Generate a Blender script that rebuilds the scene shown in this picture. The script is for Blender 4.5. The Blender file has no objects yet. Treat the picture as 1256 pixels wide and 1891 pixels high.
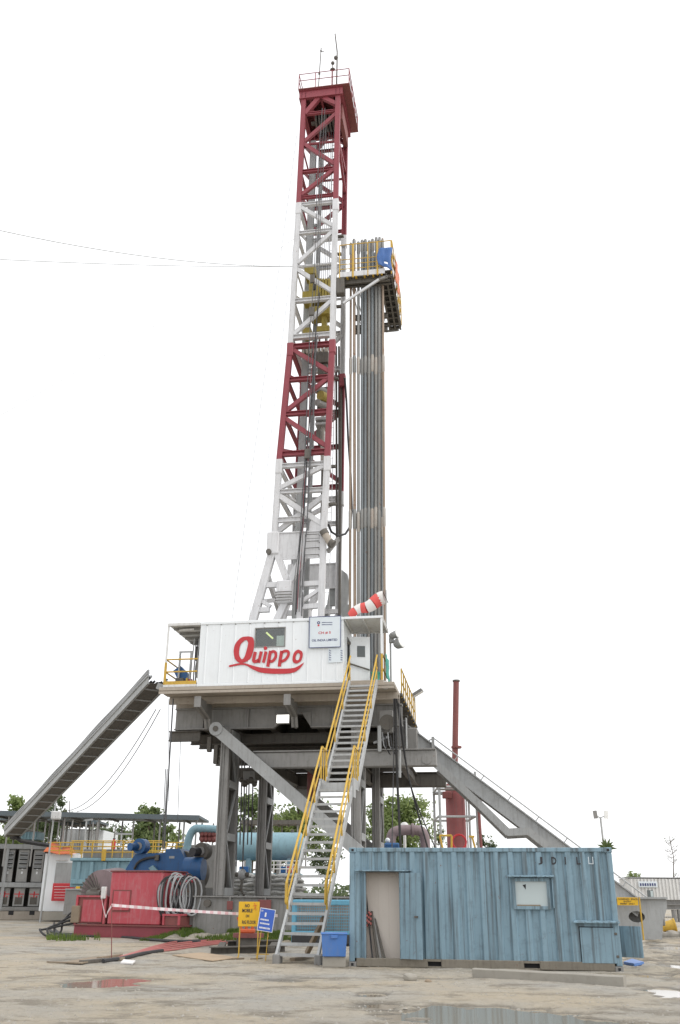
import bpy, math, random
import numpy as np
from mathutils import Vector, Matrix, noise as mnoise

random.seed(7)
rng = np.random.default_rng(7)
R = math.radians
scene = bpy.context.scene
col = scene.collection

# ------------------------------------------------------------------ camera
FPX, IW, IH = 1700.0, 1256.0, 1891.0
PITCH, ROLL, EYE = R(22.5), R(0.4), 1.6
cam_d = bpy.data.cameras.new('camera')
cam_d.sensor_fit = 'VERTICAL'; cam_d.sensor_height = 24.0; cam_d.sensor_width = 36.0
cam_d.lens = 24.0 * FPX / IH
cam_d.clip_start = 0.1; cam_d.clip_end = 3000
cam = bpy.data.objects.new('camera', cam_d); col.objects.link(cam)
CAMM = Matrix.Translation((0, 0, EYE)) @ Matrix.Rotation(R(90) + PITCH, 4, 'X') @ Matrix.Rotation(ROLL, 4, 'Z')
cam.matrix_world = CAMM
scene.camera = cam

# ------------------------------------------------------------------ sky, sun, exposure (bright overcast)
SUN_AZ, SUN_EL = R(62), R(48)          # azimuth clockwise from +Y: soft sun over the right shoulder of the rig
world = bpy.data.worlds.new('World'); scene.world = world; world.use_nodes = True
wn = world.node_tree; wn.nodes.clear()
w_out = wn.nodes.new('ShaderNodeOutputWorld')
w_sky = wn.nodes.new('ShaderNodeTexSky'); w_sky.sky_type = 'NISHITA'; w_sky.sun_disc = False
w_sky.sun_elevation = SUN_EL; w_sky.sun_rotation = SUN_AZ; w_sky.air_density = 1.0; w_sky.dust_density = 4.0
w_b1 = wn.nodes.new('ShaderNodeBackground'); w_b1.inputs['Strength'].default_value = 0.12
w_b2 = wn.nodes.new('ShaderNodeBackground'); w_b2.inputs['Color'].default_value = (0.985, 0.99, 1.0, 1)
w_b2.inputs['Strength'].default_value = 1.22      # the closed white cloud layer
w_mix = wn.nodes.new('ShaderNodeMixShader'); w_mix.inputs[0].default_value = 0.9
wn.links.new(w_sky.outputs[0], w_b1.inputs['Color'])
wn.links.new(w_b1.outputs[0], w_mix.inputs[1]); wn.links.new(w_b2.outputs[0], w_mix.inputs[2])
wn.links.new(w_mix.outputs[0], w_out.inputs['Surface'])
sun_d = bpy.data.lights.new('sun', 'SUN'); sun_d.energy = 1.15; sun_d.angle = R(25); sun_d.color = (1.0, 0.965, 0.92)
sun = bpy.data.objects.new('sun', sun_d); col.objects.link(sun)
sdir = Vector((math.sin(SUN_AZ + R(55)) * math.cos(SUN_EL), math.cos(SUN_AZ + R(55)) * math.cos(SUN_EL), math.sin(SUN_EL)))
w_sky.sun_rotation = SUN_AZ + R(55)
sun.rotation_euler = sdir.to_track_quat('Z', 'Y').to_euler(); sun.location = (30, -20, 60)
vs = scene.view_settings
vs.view_transform = 'Standard'; vs.look = 'None'; vs.exposure = 0.25; vs.gamma = 1.0; vs.use_curve_mapping = False
scene.cycles.use_denoising = True
scene.cycles.max_bounces = 6; scene.cycles.transparent_max_bounces = 8

# ------------------------------------------------------------------ frames: survey of the place in metres
class Frame:
    def __init__(s, o, yaw):
        s.o = Vector(o); s.yaw = yaw; s.m = Matrix.Translation(s.o) @ Matrix.Rotation(yaw, 4, 'Z'); s.i = s.m.inverted()
    def w(s, p): return s.m @ Vector(p)
    def l(s, p): return s.i @ Vector(p)
WORLD = Frame((0, 0, 0), 0)
RIG = Frame((0, 42, 0), R(-9))          # u to the right, v away, z up; the whole rig is turned nine degrees
def ray(px, py):
    d = Vector(((px - IW / 2) / FPX, -(py - IH / 2) / FPX, -1.0))
    return CAMM.to_3x3() @ d
CP = Vector((0, 0, EYE))
def at(px, py, Y):
    d = ray(px, py); return CP + d * (Y / d.y)
def rv(px, py, v):
    d = RIG.i.to_3x3() @ ray(px, py); c = RIG.l(CP)
    return c + d * ((v - c.y) / d.y)
def gz(px, py, z=0.0):
    d = ray(px, py); return CP + d * ((z - EYE) / d.z)

# ------------------------------------------------------------------ mesh helpers
class MB:
    def __init__(s): s.v = []; s.f = []
    def add(s, vs_, fs):
        b = len(s.v); s.v += [tuple(x) for x in vs_]; s.f += [tuple(b + i for i in f) for f in fs]; return s
    def hexa(s, p):      # 8 points: bottom 4 ccw, top 4 ccw
        return s.add(p, [(3, 2, 1, 0), (4, 5, 6, 7), (0, 1, 5, 4), (1, 2, 6, 5), (2, 3, 7, 6), (3, 0, 4, 7)])
    def box(s, x0, x1, y0, y1, z0, z1):
        return s.hexa([(x0, y0, z0), (x1, y0, z0), (x1, y1, z0), (x0, y1, z0), (x0, y0, z1), (x1, y0, z1), (x1, y1, z1), (x0, y1, z1)])
    def cbox(s, x0, x1, y0, y1, z0, z1, c=0.02):   # box with chamfered vertical and horizontal edges
        def ring(z, e): return [(x0 + e, y0 + e, z), (x1 - e, y0 + e, z), (x1 - e, y1 - e, z), (x0 + e, y1 - e, z)]
        def oct_(z):
            return [(x0 + c, y0, z), (x1 - c, y0, z), (x1, y0 + c, z), (x1, y1 - c, z), (x1 - c, y1, z), (x0 + c, y1, z), (x0, y1 - c, z), (x0, y0 + c, z)]
        def octi(z):
            e = c
            return [(x0 + c, y0 + e, z), (x1 - c, y0 + e, z), (x1 - e, y0 + c, z), (x1 - e, y1 - c, z), (x1 - c, y1 - e, z), (x0 + c, y1 - e, z), (x0 + e, y1 - c, z), (x0 + e, y0 + c, z)]
        v = octi(z0) + oct_(z0 + c) + oct_(z1 - c) + octi(z1)
        f = [tuple(range(7, -1, -1)), tuple(range(24, 32))]
        for k in range(3):
            for i in range(8):
                a = k * 8 + i; b = k * 8 + (i + 1) % 8
                f.append((a, b, b + 8, a + 8))
        return s.add(v, f)
    def bar(s, p, q, w, h=None, up=(0, 0, 1)):     # rectangular bar from p to q, w across, h along 'up'
        h = h or w; p = Vector(p); q = Vector(q); d = (q - p).normalized(); u = Vector(up)
        if abs(d.dot(u)) > 0.98: u = Vector((0, 1, 0)) if abs(d.y) < 0.9 else Vector((1, 0, 0))
        a = d.cross(u).normalized() * (w / 2); b = a.cross(d).normalized() * (h / 2)
        return s.hexa([p - a - b, p + a - b, p + a + b, p - a + b, q - a - b, q + a - b, q + a + b, q - a + b])
    def ibeam(s, p, q, w, h, up=(0, 0, 1), t=0.03):  # real I section
        p = Vector(p); q = Vector(q); d = (q - p).normalized(); u = Vector(up)
        if abs(d.dot(u)) > 0.98: u = Vector((0, 1, 0))
        a = d.cross(u).normalized(); b = a.cross(d).normalized()
        s.bar(p + b * (h / 2 - t / 2), q + b * (h / 2 - t / 2), w, t, b)
        s.bar(p - b * (h / 2 - t / 2), q - b * (h / 2 - t / 2), w, t, b)
        return s.bar(p, q, t, h - 2 * t - .002, b)
    def tube(s, p, q, r, n=8, r2=None, cap=True):
        return s.path([p, q], [r, r if r2 is None else r2], n, cap)
    def path(s, pts, r, n=6, cap=True):
        pts = [Vector(p) for p in pts]; m = len(pts)
        rr = r if isinstance(r, (list, tuple)) else [r] * m
        b0 = len(s.v); prev = None; vs_ = []; fs = []
        for i, p in enumerate(pts):
            t = (pts[min(i + 1, m - 1)] - pts[max(i - 1, 0)]).normalized()
            if prev is None:
                a = t.orthogonal().normalized()
            else:
                a = (prev - t * prev.dot(t))
                a = a.normalized() if a.length > 1e-6 else t.orthogonal().normalized()
            prev = a; b = t.cross(a)
            for k in range(n):
                g = 2 * math.pi * k / n
                vs_.append(p + (a * math.cos(g) + b * math.sin(g)) * rr[i])
        for i in range(m - 1):
            for k in range(n):
                fs.append((i * n + k, i * n + (k + 1) % n, (i + 1) * n + (k + 1) % n, (i + 1) * n + k))
        if cap:
            fs.append(tuple(range(n - 1, -1, -1))); fs.append(tuple((m - 1) * n + k for k in range(n)))
        return s.add(vs_, fs)
    def prism(s, poly, off):      # poly: list of 3d points, extruded by off
        o = Vector(off); n = len(poly); a = [Vector(p) for p in poly]; b = [p + o for p in a]
        fs = [tuple(range(n - 1, -1, -1)), tuple(range(n, 2 * n))]
        for i in range(n): fs.append((i, (i + 1) % n, n + (i + 1) % n, n + i))
        return s.add(a + b, fs)
    def ball(s, c, r, n=10, m=6, sq=(1, 1, 1)):
        vs_ = []; fs = []
        for i in range(m + 1):
            t = math.pi * i / m
            for k in range(n):
                g = 2 * math.pi * k / n
                vs_.append((c[0] + r * sq[0] * math.sin(t) * math.cos(g), c[1] + r * sq[1] * math.sin(t) * math.sin(g), c[2] + r * sq[2] * math.cos(t)))
        for i in range(m):
            for k in range(n):
                fs.append((i * n + k, (i + 1) * n + k, (i + 1) * n + (k + 1) % n, i * n + (k + 1) % n))
        return s.add(vs_, fs)
    def rot(s, m):
        s.v = [tuple(m @ Vector(p)) for p in s.v]; return s
    def mesh(s, name, mat, base=(0, 0, 0), smooth=False):
        me = bpy.data.meshes.new(name)
        bx, by, bz = base
        me.from_pydata([(x - bx, y - by, z - bz) for x, y, z in s.v], [], s.f)
        me.materials.append(mat)
        if smooth:
            me.polygons.foreach_set('use_smooth', [True] * len(me.polygons))
            try: me.set_sharp_from_angle(angle=R(40))
            except Exception: pass
        me.update(); return me
    def build(s, name, mat, parent=None, smooth=False, frame=None, base=None, label=None):
        if parent is not None: base = BASE[parent.name]
        base = base or (0, 0, 0)
        o = bpy.data.objects.new(name, s.mesh(name, mat, base, smooth)); col.objects.link(o)
        if parent is not None:
            o.parent = parent; BASE[o.name] = base
        else:
            f = frame or WORLD
            o.location = f.w(base); o.rotation_euler.z = f.yaw; BASE[o.name] = base
        if label: o['label'] = label
        return o
BASE = {}
def tag(o, label, cat, group=None, kind=None):
    if label: o['label'] = label
    if cat: o['category'] = cat
    if group: o['group'] = group
    if kind: o['kind'] = kind
    return o
def thing(name, label, cat, base=(0, 0, 0), frame=WORLD, group=None, tilt=None):
    o = bpy.data.objects.new(name, None); o.empty_display_size = 0.3; col.objects.link(o)
    o.location = frame.w(base); o.rotation_euler.z = frame.yaw
    if tilt: o.rotation_euler.x, o.rotation_euler.y = tilt
    BASE[o.name] = tuple(base)
    return tag(o, label, cat, group)
def piece(name, me, parent, loc, rot=None):      # a shared-mesh part; loc in the frame of its thing
    o = bpy.data.objects.new(name, me); col.objects.link(o); o.parent = parent
    b = BASE[parent.name]; o.location = (loc[0] - b[0], loc[1] - b[1], loc[2] - b[2])
    if rot: o.rotation_euler = rot
    BASE[o.name] = b
    return o
def copy_tree(o, parent=None):
    c = o.copy(); col.objects.link(c); c.parent = parent; BASE[c.name] = BASE.get(o.name, (0, 0, 0))
    for ch in o.children: copy_tree(ch, c)
    return c
def struct(o): o['kind'] = 'structure'; return o
def lerp(a, b, t): return a + (b - a) * t
def sag(p, q, s, n=14):
    p = Vector(p); q = Vector(q)
    return [p.lerp(q, i / n) + Vector((0, 0, -s * 4 * (i / n) * (1 - i / n))) for i in range(n + 1)]
_fontcache = {}
def text_mb(body, o, xd, ud, w=None, h=None, depth=0.006, center=True, bold=0.0):
    # lettering as thin raised geometry: width w (or height h), on the plane given by xd / ud
    cu = bpy.data.curves.new('lettering', 'FONT'); cu.body = body; cu.size = 1.0; cu.resolution_u = 2; cu.offset = bold
    cu.align_x = 'LEFT'
    ob = bpy.data.objects.new('lettering', cu); col.objects.link(ob)
    dg = bpy.context.evaluated_depsgraph_get(); me = bpy.data.meshes.new_from_object(ob.evaluated_get(dg))
    pts = [v.co.copy() for v in me.vertices]; fs = [tuple(p.vertices) for p in me.polygons]
    bpy.data.objects.remove(ob); bpy.data.curves.remove(cu); bpy.data.meshes.remove(me)
    m = MB()
    if not pts: return m
    x0 = min(p.x for p in pts); x1 = max(p.x for p in pts); y0 = min(p.y for p in pts); y1 = max(p.y for p in pts)
    sx = (w / (x1 - x0)) if w else (h / (y1 - y0)); sy = (h / (y1 - y0)) if h else sx
    xd = Vector(xd).normalized(); ud = Vector(ud).normalized(); n = xd.cross(ud)
    o = Vector(o); cx = (x0 + x1) / 2 if center else x0; cy = (y0 + y1) / 2 if center else y0
    m.add([o + xd * ((p.x - cx) * sx) + ud * ((p.y - cy) * sy) + n * depth for p in pts], fs)
    return m

# ------------------------------------------------------------------ materials
def nd(t, typ, **kw):
    n = t.nodes.new(typ)
    for k, v in kw.items():
        try: setattr(n, k, v)
        except Exception: pass
    return n
def ramp(t, src, stops):
    r = nd(t, 'ShaderNodeValToRGB'); e = r.color_ramp.elements
    e[0].position = stops[0][0]; e[0].color = (*[stops[0][1]] * 3, 1); e[1].position = stops[1][0]; e[1].color = (*[stops[1][1]] * 3, 1)
    t.links.new(src, r.inputs[0]); return r.outputs[0]
def mixc(t, fac, a, b, mode='MIX'):
    m = nd(t, 'ShaderNodeMix', data_type='RGBA', blend_type=mode)
    for sock, v in ((m.inputs[0], fac), (m.inputs[6], a), (m.inputs[7], b)):
        if isinstance(v, (int, float)): sock.default_value = v
        elif isinstance(v, tuple): sock.default_value = (*v, 1) if len(v) == 3 else v
        else: t.links.new(v, sock)
    return m.outputs[2]
def noise_(t, vec, scale, detail=5, rough=0.6):
    n = nd(t, 'ShaderNodeTexNoise'); n.inputs['Scale'].default_value = scale
    n.inputs['Detail'].default_value = detail; n.inputs['Roughness'].default_value = rough
    t.links.new(vec, n.inputs['Vector']); return n.outputs['Fac']
def paint(name, rgb, rough=0.55, dirt=(0.10, 0.085, 0.07), amt=0.35, streak=0.5, metal=0.0, scale=1.5, rust=0.0, bump=0.15, var=0.25, spec=0.4, sr=(0.50, 0.72), zs=0.28):
    m = bpy.data.materials.new(name); m.use_nodes = True; t = m.node_tree; b = t.nodes['Principled BSDF']
    tc = nd(t, 'ShaderNodeTexCoord'); oi = nd(t, 'ShaderNodeObjectInfo')
    off = nd(t, 'ShaderNodeVectorMath', operation='MULTIPLY_ADD'); off.inputs[0].default_value = (37, 17, 53)
    t.links.new(oi.outputs['Random'], off.inputs[1]); t.links.new(tc.outputs['Object'], off.inputs[2])
    V = off.outputs[0]
    mp = nd(t, 'ShaderNodeMapping'); mp.inputs['Scale'].default_value = (3.0, 3.0, zs); t.links.new(V, mp.inputs['Vector'])
    big = noise_(t, V, scale * 0.6, 3); mid = noise_(t, V, scale * 3, 8, 0.7); st = noise_(t, mp.outputs[0], scale * 2.2, 6, 0.65)
    lo = tuple(c * (1 - var) for c in rgb); hi = tuple(min(0.92, c * (1 + var * 0.6)) for c in rgb)
    c = mixc(t, big, lo, hi)
    if streak > 0: c = mixc(t, ramp(t, st, ((sr[0], 0), (sr[1], streak))), c, dirt)
    if amt > 0: c = mixc(t, ramp(t, mid, ((0.52, 0), (0.80, amt))), c, dirt)
    if rust > 0:
        rn = noise_(t, V, scale * 4.5, 9, 0.75)
        c = mixc(t, ramp(t, rn, ((0.66 - rust * 0.2, 0), (0.70 - rust * 0.14, 0.85))), c, (0.16, 0.055, 0.022))
    t.links.new(c, b.inputs['Base Color'])
    b.inputs['Metallic'].default_value = metal
    rr = nd(t, 'ShaderNodeMapRange'); rr.inputs[3].default_value = max(0.08, rough - 0.14); rr.inputs[4].default_value = min(1, rough + 0.18)
    t.links.new(mid, rr.inputs[0]); t.links.new(rr.outputs[0], b.inputs['Roughness'])
    try: b.inputs['Specular IOR Level'].default_value = spec
    except Exception: pass
    if bump > 0:
        bp = nd(t, 'ShaderNodeBump'); bp.inputs['Strength'].default_value = bump; bp.inputs['Distance'].default_value = 0.02
        t.links.new(mid, bp.inputs['Height']); t.links.new(bp.outputs[0], b.inputs['Normal'])
    return m
def plain(name, rgb, rough=0.6, metal=0.0, emit=None, es=0.0):
    m = paint(name, rgb, rough, amt=0.12, streak=0.0, metal=metal, bump=0.0, var=0.12)
    if emit:
        b = m.node_tree.nodes['Principled BSDF']; b.inputs['Emission Color'].default_value = (*emit, 1); b.inputs['Emission Strength'].default_value = es
    return m
def glass(name, rgb, rough=0.06):
    m = bpy.data.materials.new(name); m.use_nodes = True; b = m.node_tree.nodes['Principled BSDF']
    b.inputs['Base Color'].default_value = (*rgb, 1); b.inputs['Roughness'].default_value = rough
    b.inputs['Transmission Weight'].default_value = 0.0
    return m

M = dict(
    mast_red=paint('mast_red', (0.27, 0.055, 0.070), 0.5, amt=0.22, streak=0.28, dirt=(0.10, 0.05, 0.05), var=0.2),
    mast_white=paint('mast_white', (0.62, 0.62, 0.63), 0.5, amt=0.25, streak=0.35, dirt=(0.22, 0.21, 0.20), var=0.12, rust=0.1),
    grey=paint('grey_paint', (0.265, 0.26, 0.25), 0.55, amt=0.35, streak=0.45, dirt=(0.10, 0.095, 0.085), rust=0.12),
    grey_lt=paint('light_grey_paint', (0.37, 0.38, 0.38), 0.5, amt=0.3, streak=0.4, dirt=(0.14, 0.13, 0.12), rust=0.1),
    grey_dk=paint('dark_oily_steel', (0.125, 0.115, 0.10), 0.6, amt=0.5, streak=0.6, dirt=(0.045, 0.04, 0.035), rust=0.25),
    galv=paint('galvanised_steel', (0.45, 0.46, 0.46), 0.5, amt=0.3, streak=0.3, metal=0.35, dirt=(0.2, 0.18, 0.15)),
    white=paint('doghouse_white', (0.77, 0.80, 0.82), 0.45, amt=0.06, streak=0.12, dirt=(0.36, 0.34, 0.31), var=0.05, rust=0.04, bump=0.06),
    white_dirty=paint('weathered_white', (0.66, 0.66, 0.65), 0.6, amt=0.3, streak=0.4, dirt=(0.28, 0.24, 0.2), var=0.1, rust=0.15),
    beige=paint('beige_underside', (0.40, 0.355, 0.30), 0.7, amt=0.3, streak=0.2, dirt=(0.16, 0.12, 0.09), var=0.2, rust=0.15),
    yellow=paint('safety_yellow', (0.58, 0.37, 0.055), 0.5, amt=0.35, streak=0.3, dirt=(0.20, 0.13, 0.06), rust=0.25, scale=3),
    yellow_block=paint('block_yellow', (0.34, 0.265, 0.05), 0.5, amt=0.4, streak=0.4, dirt=(0.09, 0.07, 0.03)),
    blue_box=paint('container_blue', (0.215, 0.325, 0.395), 0.6, amt=0.40, streak=0.72, dirt=(0.065, 0.07, 0.07), var=0.2, rust=0.13, scale=1.7, sr=(0.48, 0.64), zs=0.085),
    blue_dk=paint('machine_blue', (0.025, 0.105, 0.27), 0.45, amt=0.35, streak=0.35, dirt=(0.05, 0.055, 0.06), rust=0.1),
    blue_lt=paint('tank_blue', (0.23, 0.375, 0.435), 0.55, amt=0.3, streak=0.4, dirt=(0.10, 0.12, 0.12), rust=0.12),
    cyan=paint('cage_blue', (0.13, 0.36, 0.50), 0.5, amt=0.25, streak=0.2, dirt=(0.08, 0.1, 0.12)),
    drum=paint('drum_blue', (0.07, 0.19, 0.50), 0.4, amt=0.35, streak=0.3, dirt=(0.2, 0.2, 0.2), bump=0.05),
    red=paint('skid_red', (0.46, 0.075, 0.095), 0.5, amt=0.45, streak=0.6, dirt=(0.42, 0.25, 0.26), var=0.2, rust=0.04, scale=1.2),
    red_dk=paint('dull_red', (0.23, 0.075, 0.07), 0.6, amt=0.5, streak=0.5, dirt=(0.10, 0.06, 0.05), rust=0.2),
    stack_red=paint('stack_red', (0.27, 0.085, 0.085), 0.6, amt=0.4, streak=0.5, dirt=(0.16, 0.12, 0.12)),
    orange=paint('orange_paint', (0.60, 0.12, 0.04), 0.5, amt=0.25, streak=0.2),
    logo=paint('logo_red', (0.50, 0.035, 0.045), 0.45, amt=0.08, streak=0.05, var=0.06, bump=0.0),
    pipe=paint('drill_pipe_steel', (0.235, 0.235, 0.225), 0.5, amt=0.35, streak=0.55, dirt=(0.16, 0.12, 0.09), metal=0.3, rust=0.12, var=0.3, scale=0.8),
    pipe_rust=paint('drill_pipe_rust', (0.30, 0.235, 0.18), 0.6, amt=0.45, streak=0.6, dirt=(0.22, 0.12, 0.06), metal=0.2, rust=0.35, scale=0.8),
    pipe_blue=paint('drill_pipe_blued', (0.185, 0.205, 0.215), 0.5, amt=0.35, streak=0.5, dirt=(0.12, 0.10, 0.09), metal=0.35, rust=0.1, var=0.3, scale=0.8),
    collar=paint('tool_joint', (0.36, 0.335, 0.30), 0.55, amt=0.3, streak=0.2, metal=0.3, rust=0.3, dirt=(0.3, 0.12, 0.04)),
    cable=paint('wire_rope', (0.13, 0.13, 0.135), 0.55, amt=0.3, streak=0.0, metal=0.5, bump=0),
    rubber=paint('black_rubber', (0.035, 0.035, 0.037), 0.55, amt=0.3, streak=0.1, dirt=(0.14, 0.13, 0.11), bump=0.0),
    hose_grey=paint('grey_hose', (0.36, 0.37, 0.38), 0.5, amt=0.35, streak=0.1, dirt=(0.12, 0.11, 0.1), bump=0.0),
    hose_red=paint('red_hose', (0.46, 0.15, 0.14), 0.5, amt=0.35, streak=0.1, dirt=(0.30, 0.2, 0.16), bump=0.0),
    dark=plain('dark_void', (0.03, 0.03, 0.032), 0.8),
    black=plain('black_paint', (0.035, 0.035, 0.04), 0.5),
    navy=plain('navy_print', (0.04, 0.05, 0.16), 0.5),
    printred=plain('red_print', (0.55, 0.04, 0.05), 0.5),
    sign_white=plain('sign_white', (0.66, 0.72, 0.76), 0.4),
    sign_yellow=paint('sign_yellow', (0.72, 0.43, 0.02), 0.45, amt=0.15, streak=0.15, var=0.08, bump=0),
    sign_blue=paint('sign_blue', (0.05, 0.13, 0.52), 0.4, amt=0.12, streak=0.1, var=0.08, bump=0),
    white_print=plain('white_print', (0.78, 0.79, 0.8), 0.5),
    win_dark=glass('dark_window_glass', (0.10, 0.115, 0.115), 0.10),
    win_sky=glass('sky_reflection_glass', (0.45, 0.52, 0.53), 0.12),  # pale base colour paints the sky's reflection into the pane
    cream=paint('cream_interior', (0.60, 0.55, 0.50), 0.6, amt=0.12, streak=0.15, dirt=(0.35, 0.3, 0.26), var=0.05, bump=0),
    tarp_blue=paint('blue_tarpaulin', (0.05, 0.13, 0.35), 0.45, amt=0.15, streak=0.1, var=0.2),
    tarp_orange=paint('orange_tarpaulin', (0.62, 0.17, 0.07), 0.5, amt=0.15, streak=0.1, var=0.2),
    sock_red=paint('windsock_red', (0.68, 0.10, 0.09), 0.6, amt=0.1, streak=0, var=0.1, bump=0),
    sock_white=paint('windsock_white', (0.72, 0.70, 0.68), 0.6, amt=0.1, streak=0, var=0.05, bump=0),
    concrete=paint('concrete', (0.34, 0.32, 0.28), 0.85, amt=0.4, streak=0.1, dirt=(0.18, 0.16, 0.13), bump=0.5),
    mud_rail=paint('muddy_rail', (0.21, 0.19, 0.155), 0.8, amt=0.5, streak=0.4, dirt=(0.10, 0.085, 0.065), rust=0.15, bump=0.3, scale=2.5),
    wood=paint('grey_wood', (0.27, 0.215, 0.155), 0.8, amt=0.4, streak=0.2, dirt=(0.12, 0.1, 0.08), bump=0.4),
    ply=paint('plywood', (0.42, 0.32, 0.22), 0.75, amt=0.25, streak=0.1, dirt=(0.25, 0.19, 0.13)),
    stone=paint('stone', (0.36, 0.34, 0.30), 0.9, amt=0.4, streak=0, bump=0.6, scale=6),
    sandbag=paint('sandbag', (0.47, 0.47, 0.45), 0.85, amt=0.4, streak=0, dirt=(0.2, 0.18, 0.15), bump=0.3, scale=4),
    steel_box=paint('stainless_cabinet', (0.36, 0.355, 0.34), 0.4, amt=0.3, streak=0.4, metal=0.1, dirt=(0.14, 0.13, 0.12)),
    roof=paint('canopy_roof', (0.11, 0.135, 0.15), 0.6, amt=0.3, streak=0.2),
    purple_pipe=paint('faded_pipe', (0.26, 0.20, 0.21), 0.65, amt=0.35, streak=0.3, rust=0.15),
    teal=paint('teal_net', (0.05, 0.30, 0.24), 0.7, amt=0.2, streak=0.1),
    bark=paint('bark', (0.12, 0.095, 0.07), 0.9, amt=0.4, streak=0.3, bump=0.4),
    lamp=plain('lamp_glass', (0.8, 0.8, 0.78), 0.3),
    lit_lamp=plain('lit_floodlight', (0.9, 0.9, 0.85), 0.4, emit=(1.0, 0.98, 0.92), es=2.2),
    lit_tube=plain('lit_tube', (0.9, 0.9, 0.5), 0.4, emit=(0.95, 1.0, 0.35), es=0.9),
)
# ------------------------------------------------------------------ ground
def fbm(x, y, o=5, s=1.0):
    return mnoise.fractal(Vector((x * s, y * s, 3.7)), 0.9, 2.1, o)
PUD = []      # cx, cy, rx, ry, depth
def pud(px0, px1, py0, py1, depth, z=0.0):
    a = gz(px0, (py0 + py1) / 2); b = gz(px1, (py0 + py1) / 2); c = gz((px0 + px1) / 2, py0); d = gz((px0 + px1) / 2, py1)
    PUD.append(((a.x + b.x) / 2, (c.y + d.y) / 2, abs(b.x - a.x) / 2, abs(c.y - d.y) / 2, depth))
pud(690, 1090, 1856, 1893, 0.095); pud(820, 1180, 1872, 1920, 0.08)
pud(100, 265, 1803, 1825, 0.075); pud(190, 300, 1803, 1813, 0.06)
pud(650, 725, 1830, 1842, 0.06); pud(1180, 1330, 1822, 1846, 0.09); pud(1210, 1330, 1772, 1790, 0.07)
pud(1165, 1300, 1795, 1806, 0.06); pud(1190, 1350, 1745, 1760, 0.08)
pud(455, 560, 1806, 1816, 0.03); pud(640, 760, 1850, 1862, 0.05)
def ground_h(x, y):
    n = fbm(x, y, 5, 0.55)
    rut = math.sin((y + .35 * x + 1.2 * fbm(x * .15, y * .15, 2)) * 2.6)
    h = 0.020 * n + 0.016 * fbm(x * 0.8 + 9, y * 1.3, 5, 2.1) + 0.010 * rut * max(0, fbm(x * .3 + 3, y * .3, 2))
    near = 1.0 if 8 < y < 60 and abs(x) < 30 else 0.4
    h = h * near + 0.012
    mud = max(0.0, min(1.0, (x - 6.2) / 1.2)) * max(0.0, min(1.0, (y - 15) / 3)) * max(0.0, min(1.0, (44 - y) / 6))
    h += mud * (0.10 * fbm(x * .8, y * 1.2, 7, 1.5) - 0.010)
    for cx, cy, rx, ry, dp in PUD:
        q = ((x - cx) / rx) ** 2 + ((y - cy) / ry) ** 2
        if q < 4:
            q += 0.55 * fbm(x * 1.1 + 4, y * 1.6, 3, 1.7)
            h -= dp * max(0.0, min(1.0, 1.25 - q)) 
    return h
def axis(segs):
    out = []
    for a, b, st in segs:
        n = max(1, int(round((b - a) / st)))
        out += [a + (b - a) * i / n for i in range(n)]
    return out + [segs[-1][1]]
gx = axis([(-700, -100, 100), (-100, -30, 10), (-30, -12, 1.2), (-12, -7, .3), (-7, 14, .085), (14, 30, .8), (30, 100, 10), (100, 700, 100)])
gy = axis([(-40, 8, 8), (8, 12.5, .6), (12.5, 20, .07), (20, 29, .10), (29, 44, .17), (44, 48, .4), (48, 75, 1.5), (75, 200, 15), (200, 1500, 130)])
gv = [(x, y, ground_h(x, y) if (-14 < x < 30 and 8 < y < 75) else 0.012) for y in gy for x in gx]
nx = len(gx)
gf = [(j * nx + i, j * nx + i + 1, (j + 1) * nx + i + 1, (j + 1) * nx + i) for j in range(len(gy) - 1) for i in range(nx - 1)]
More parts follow.
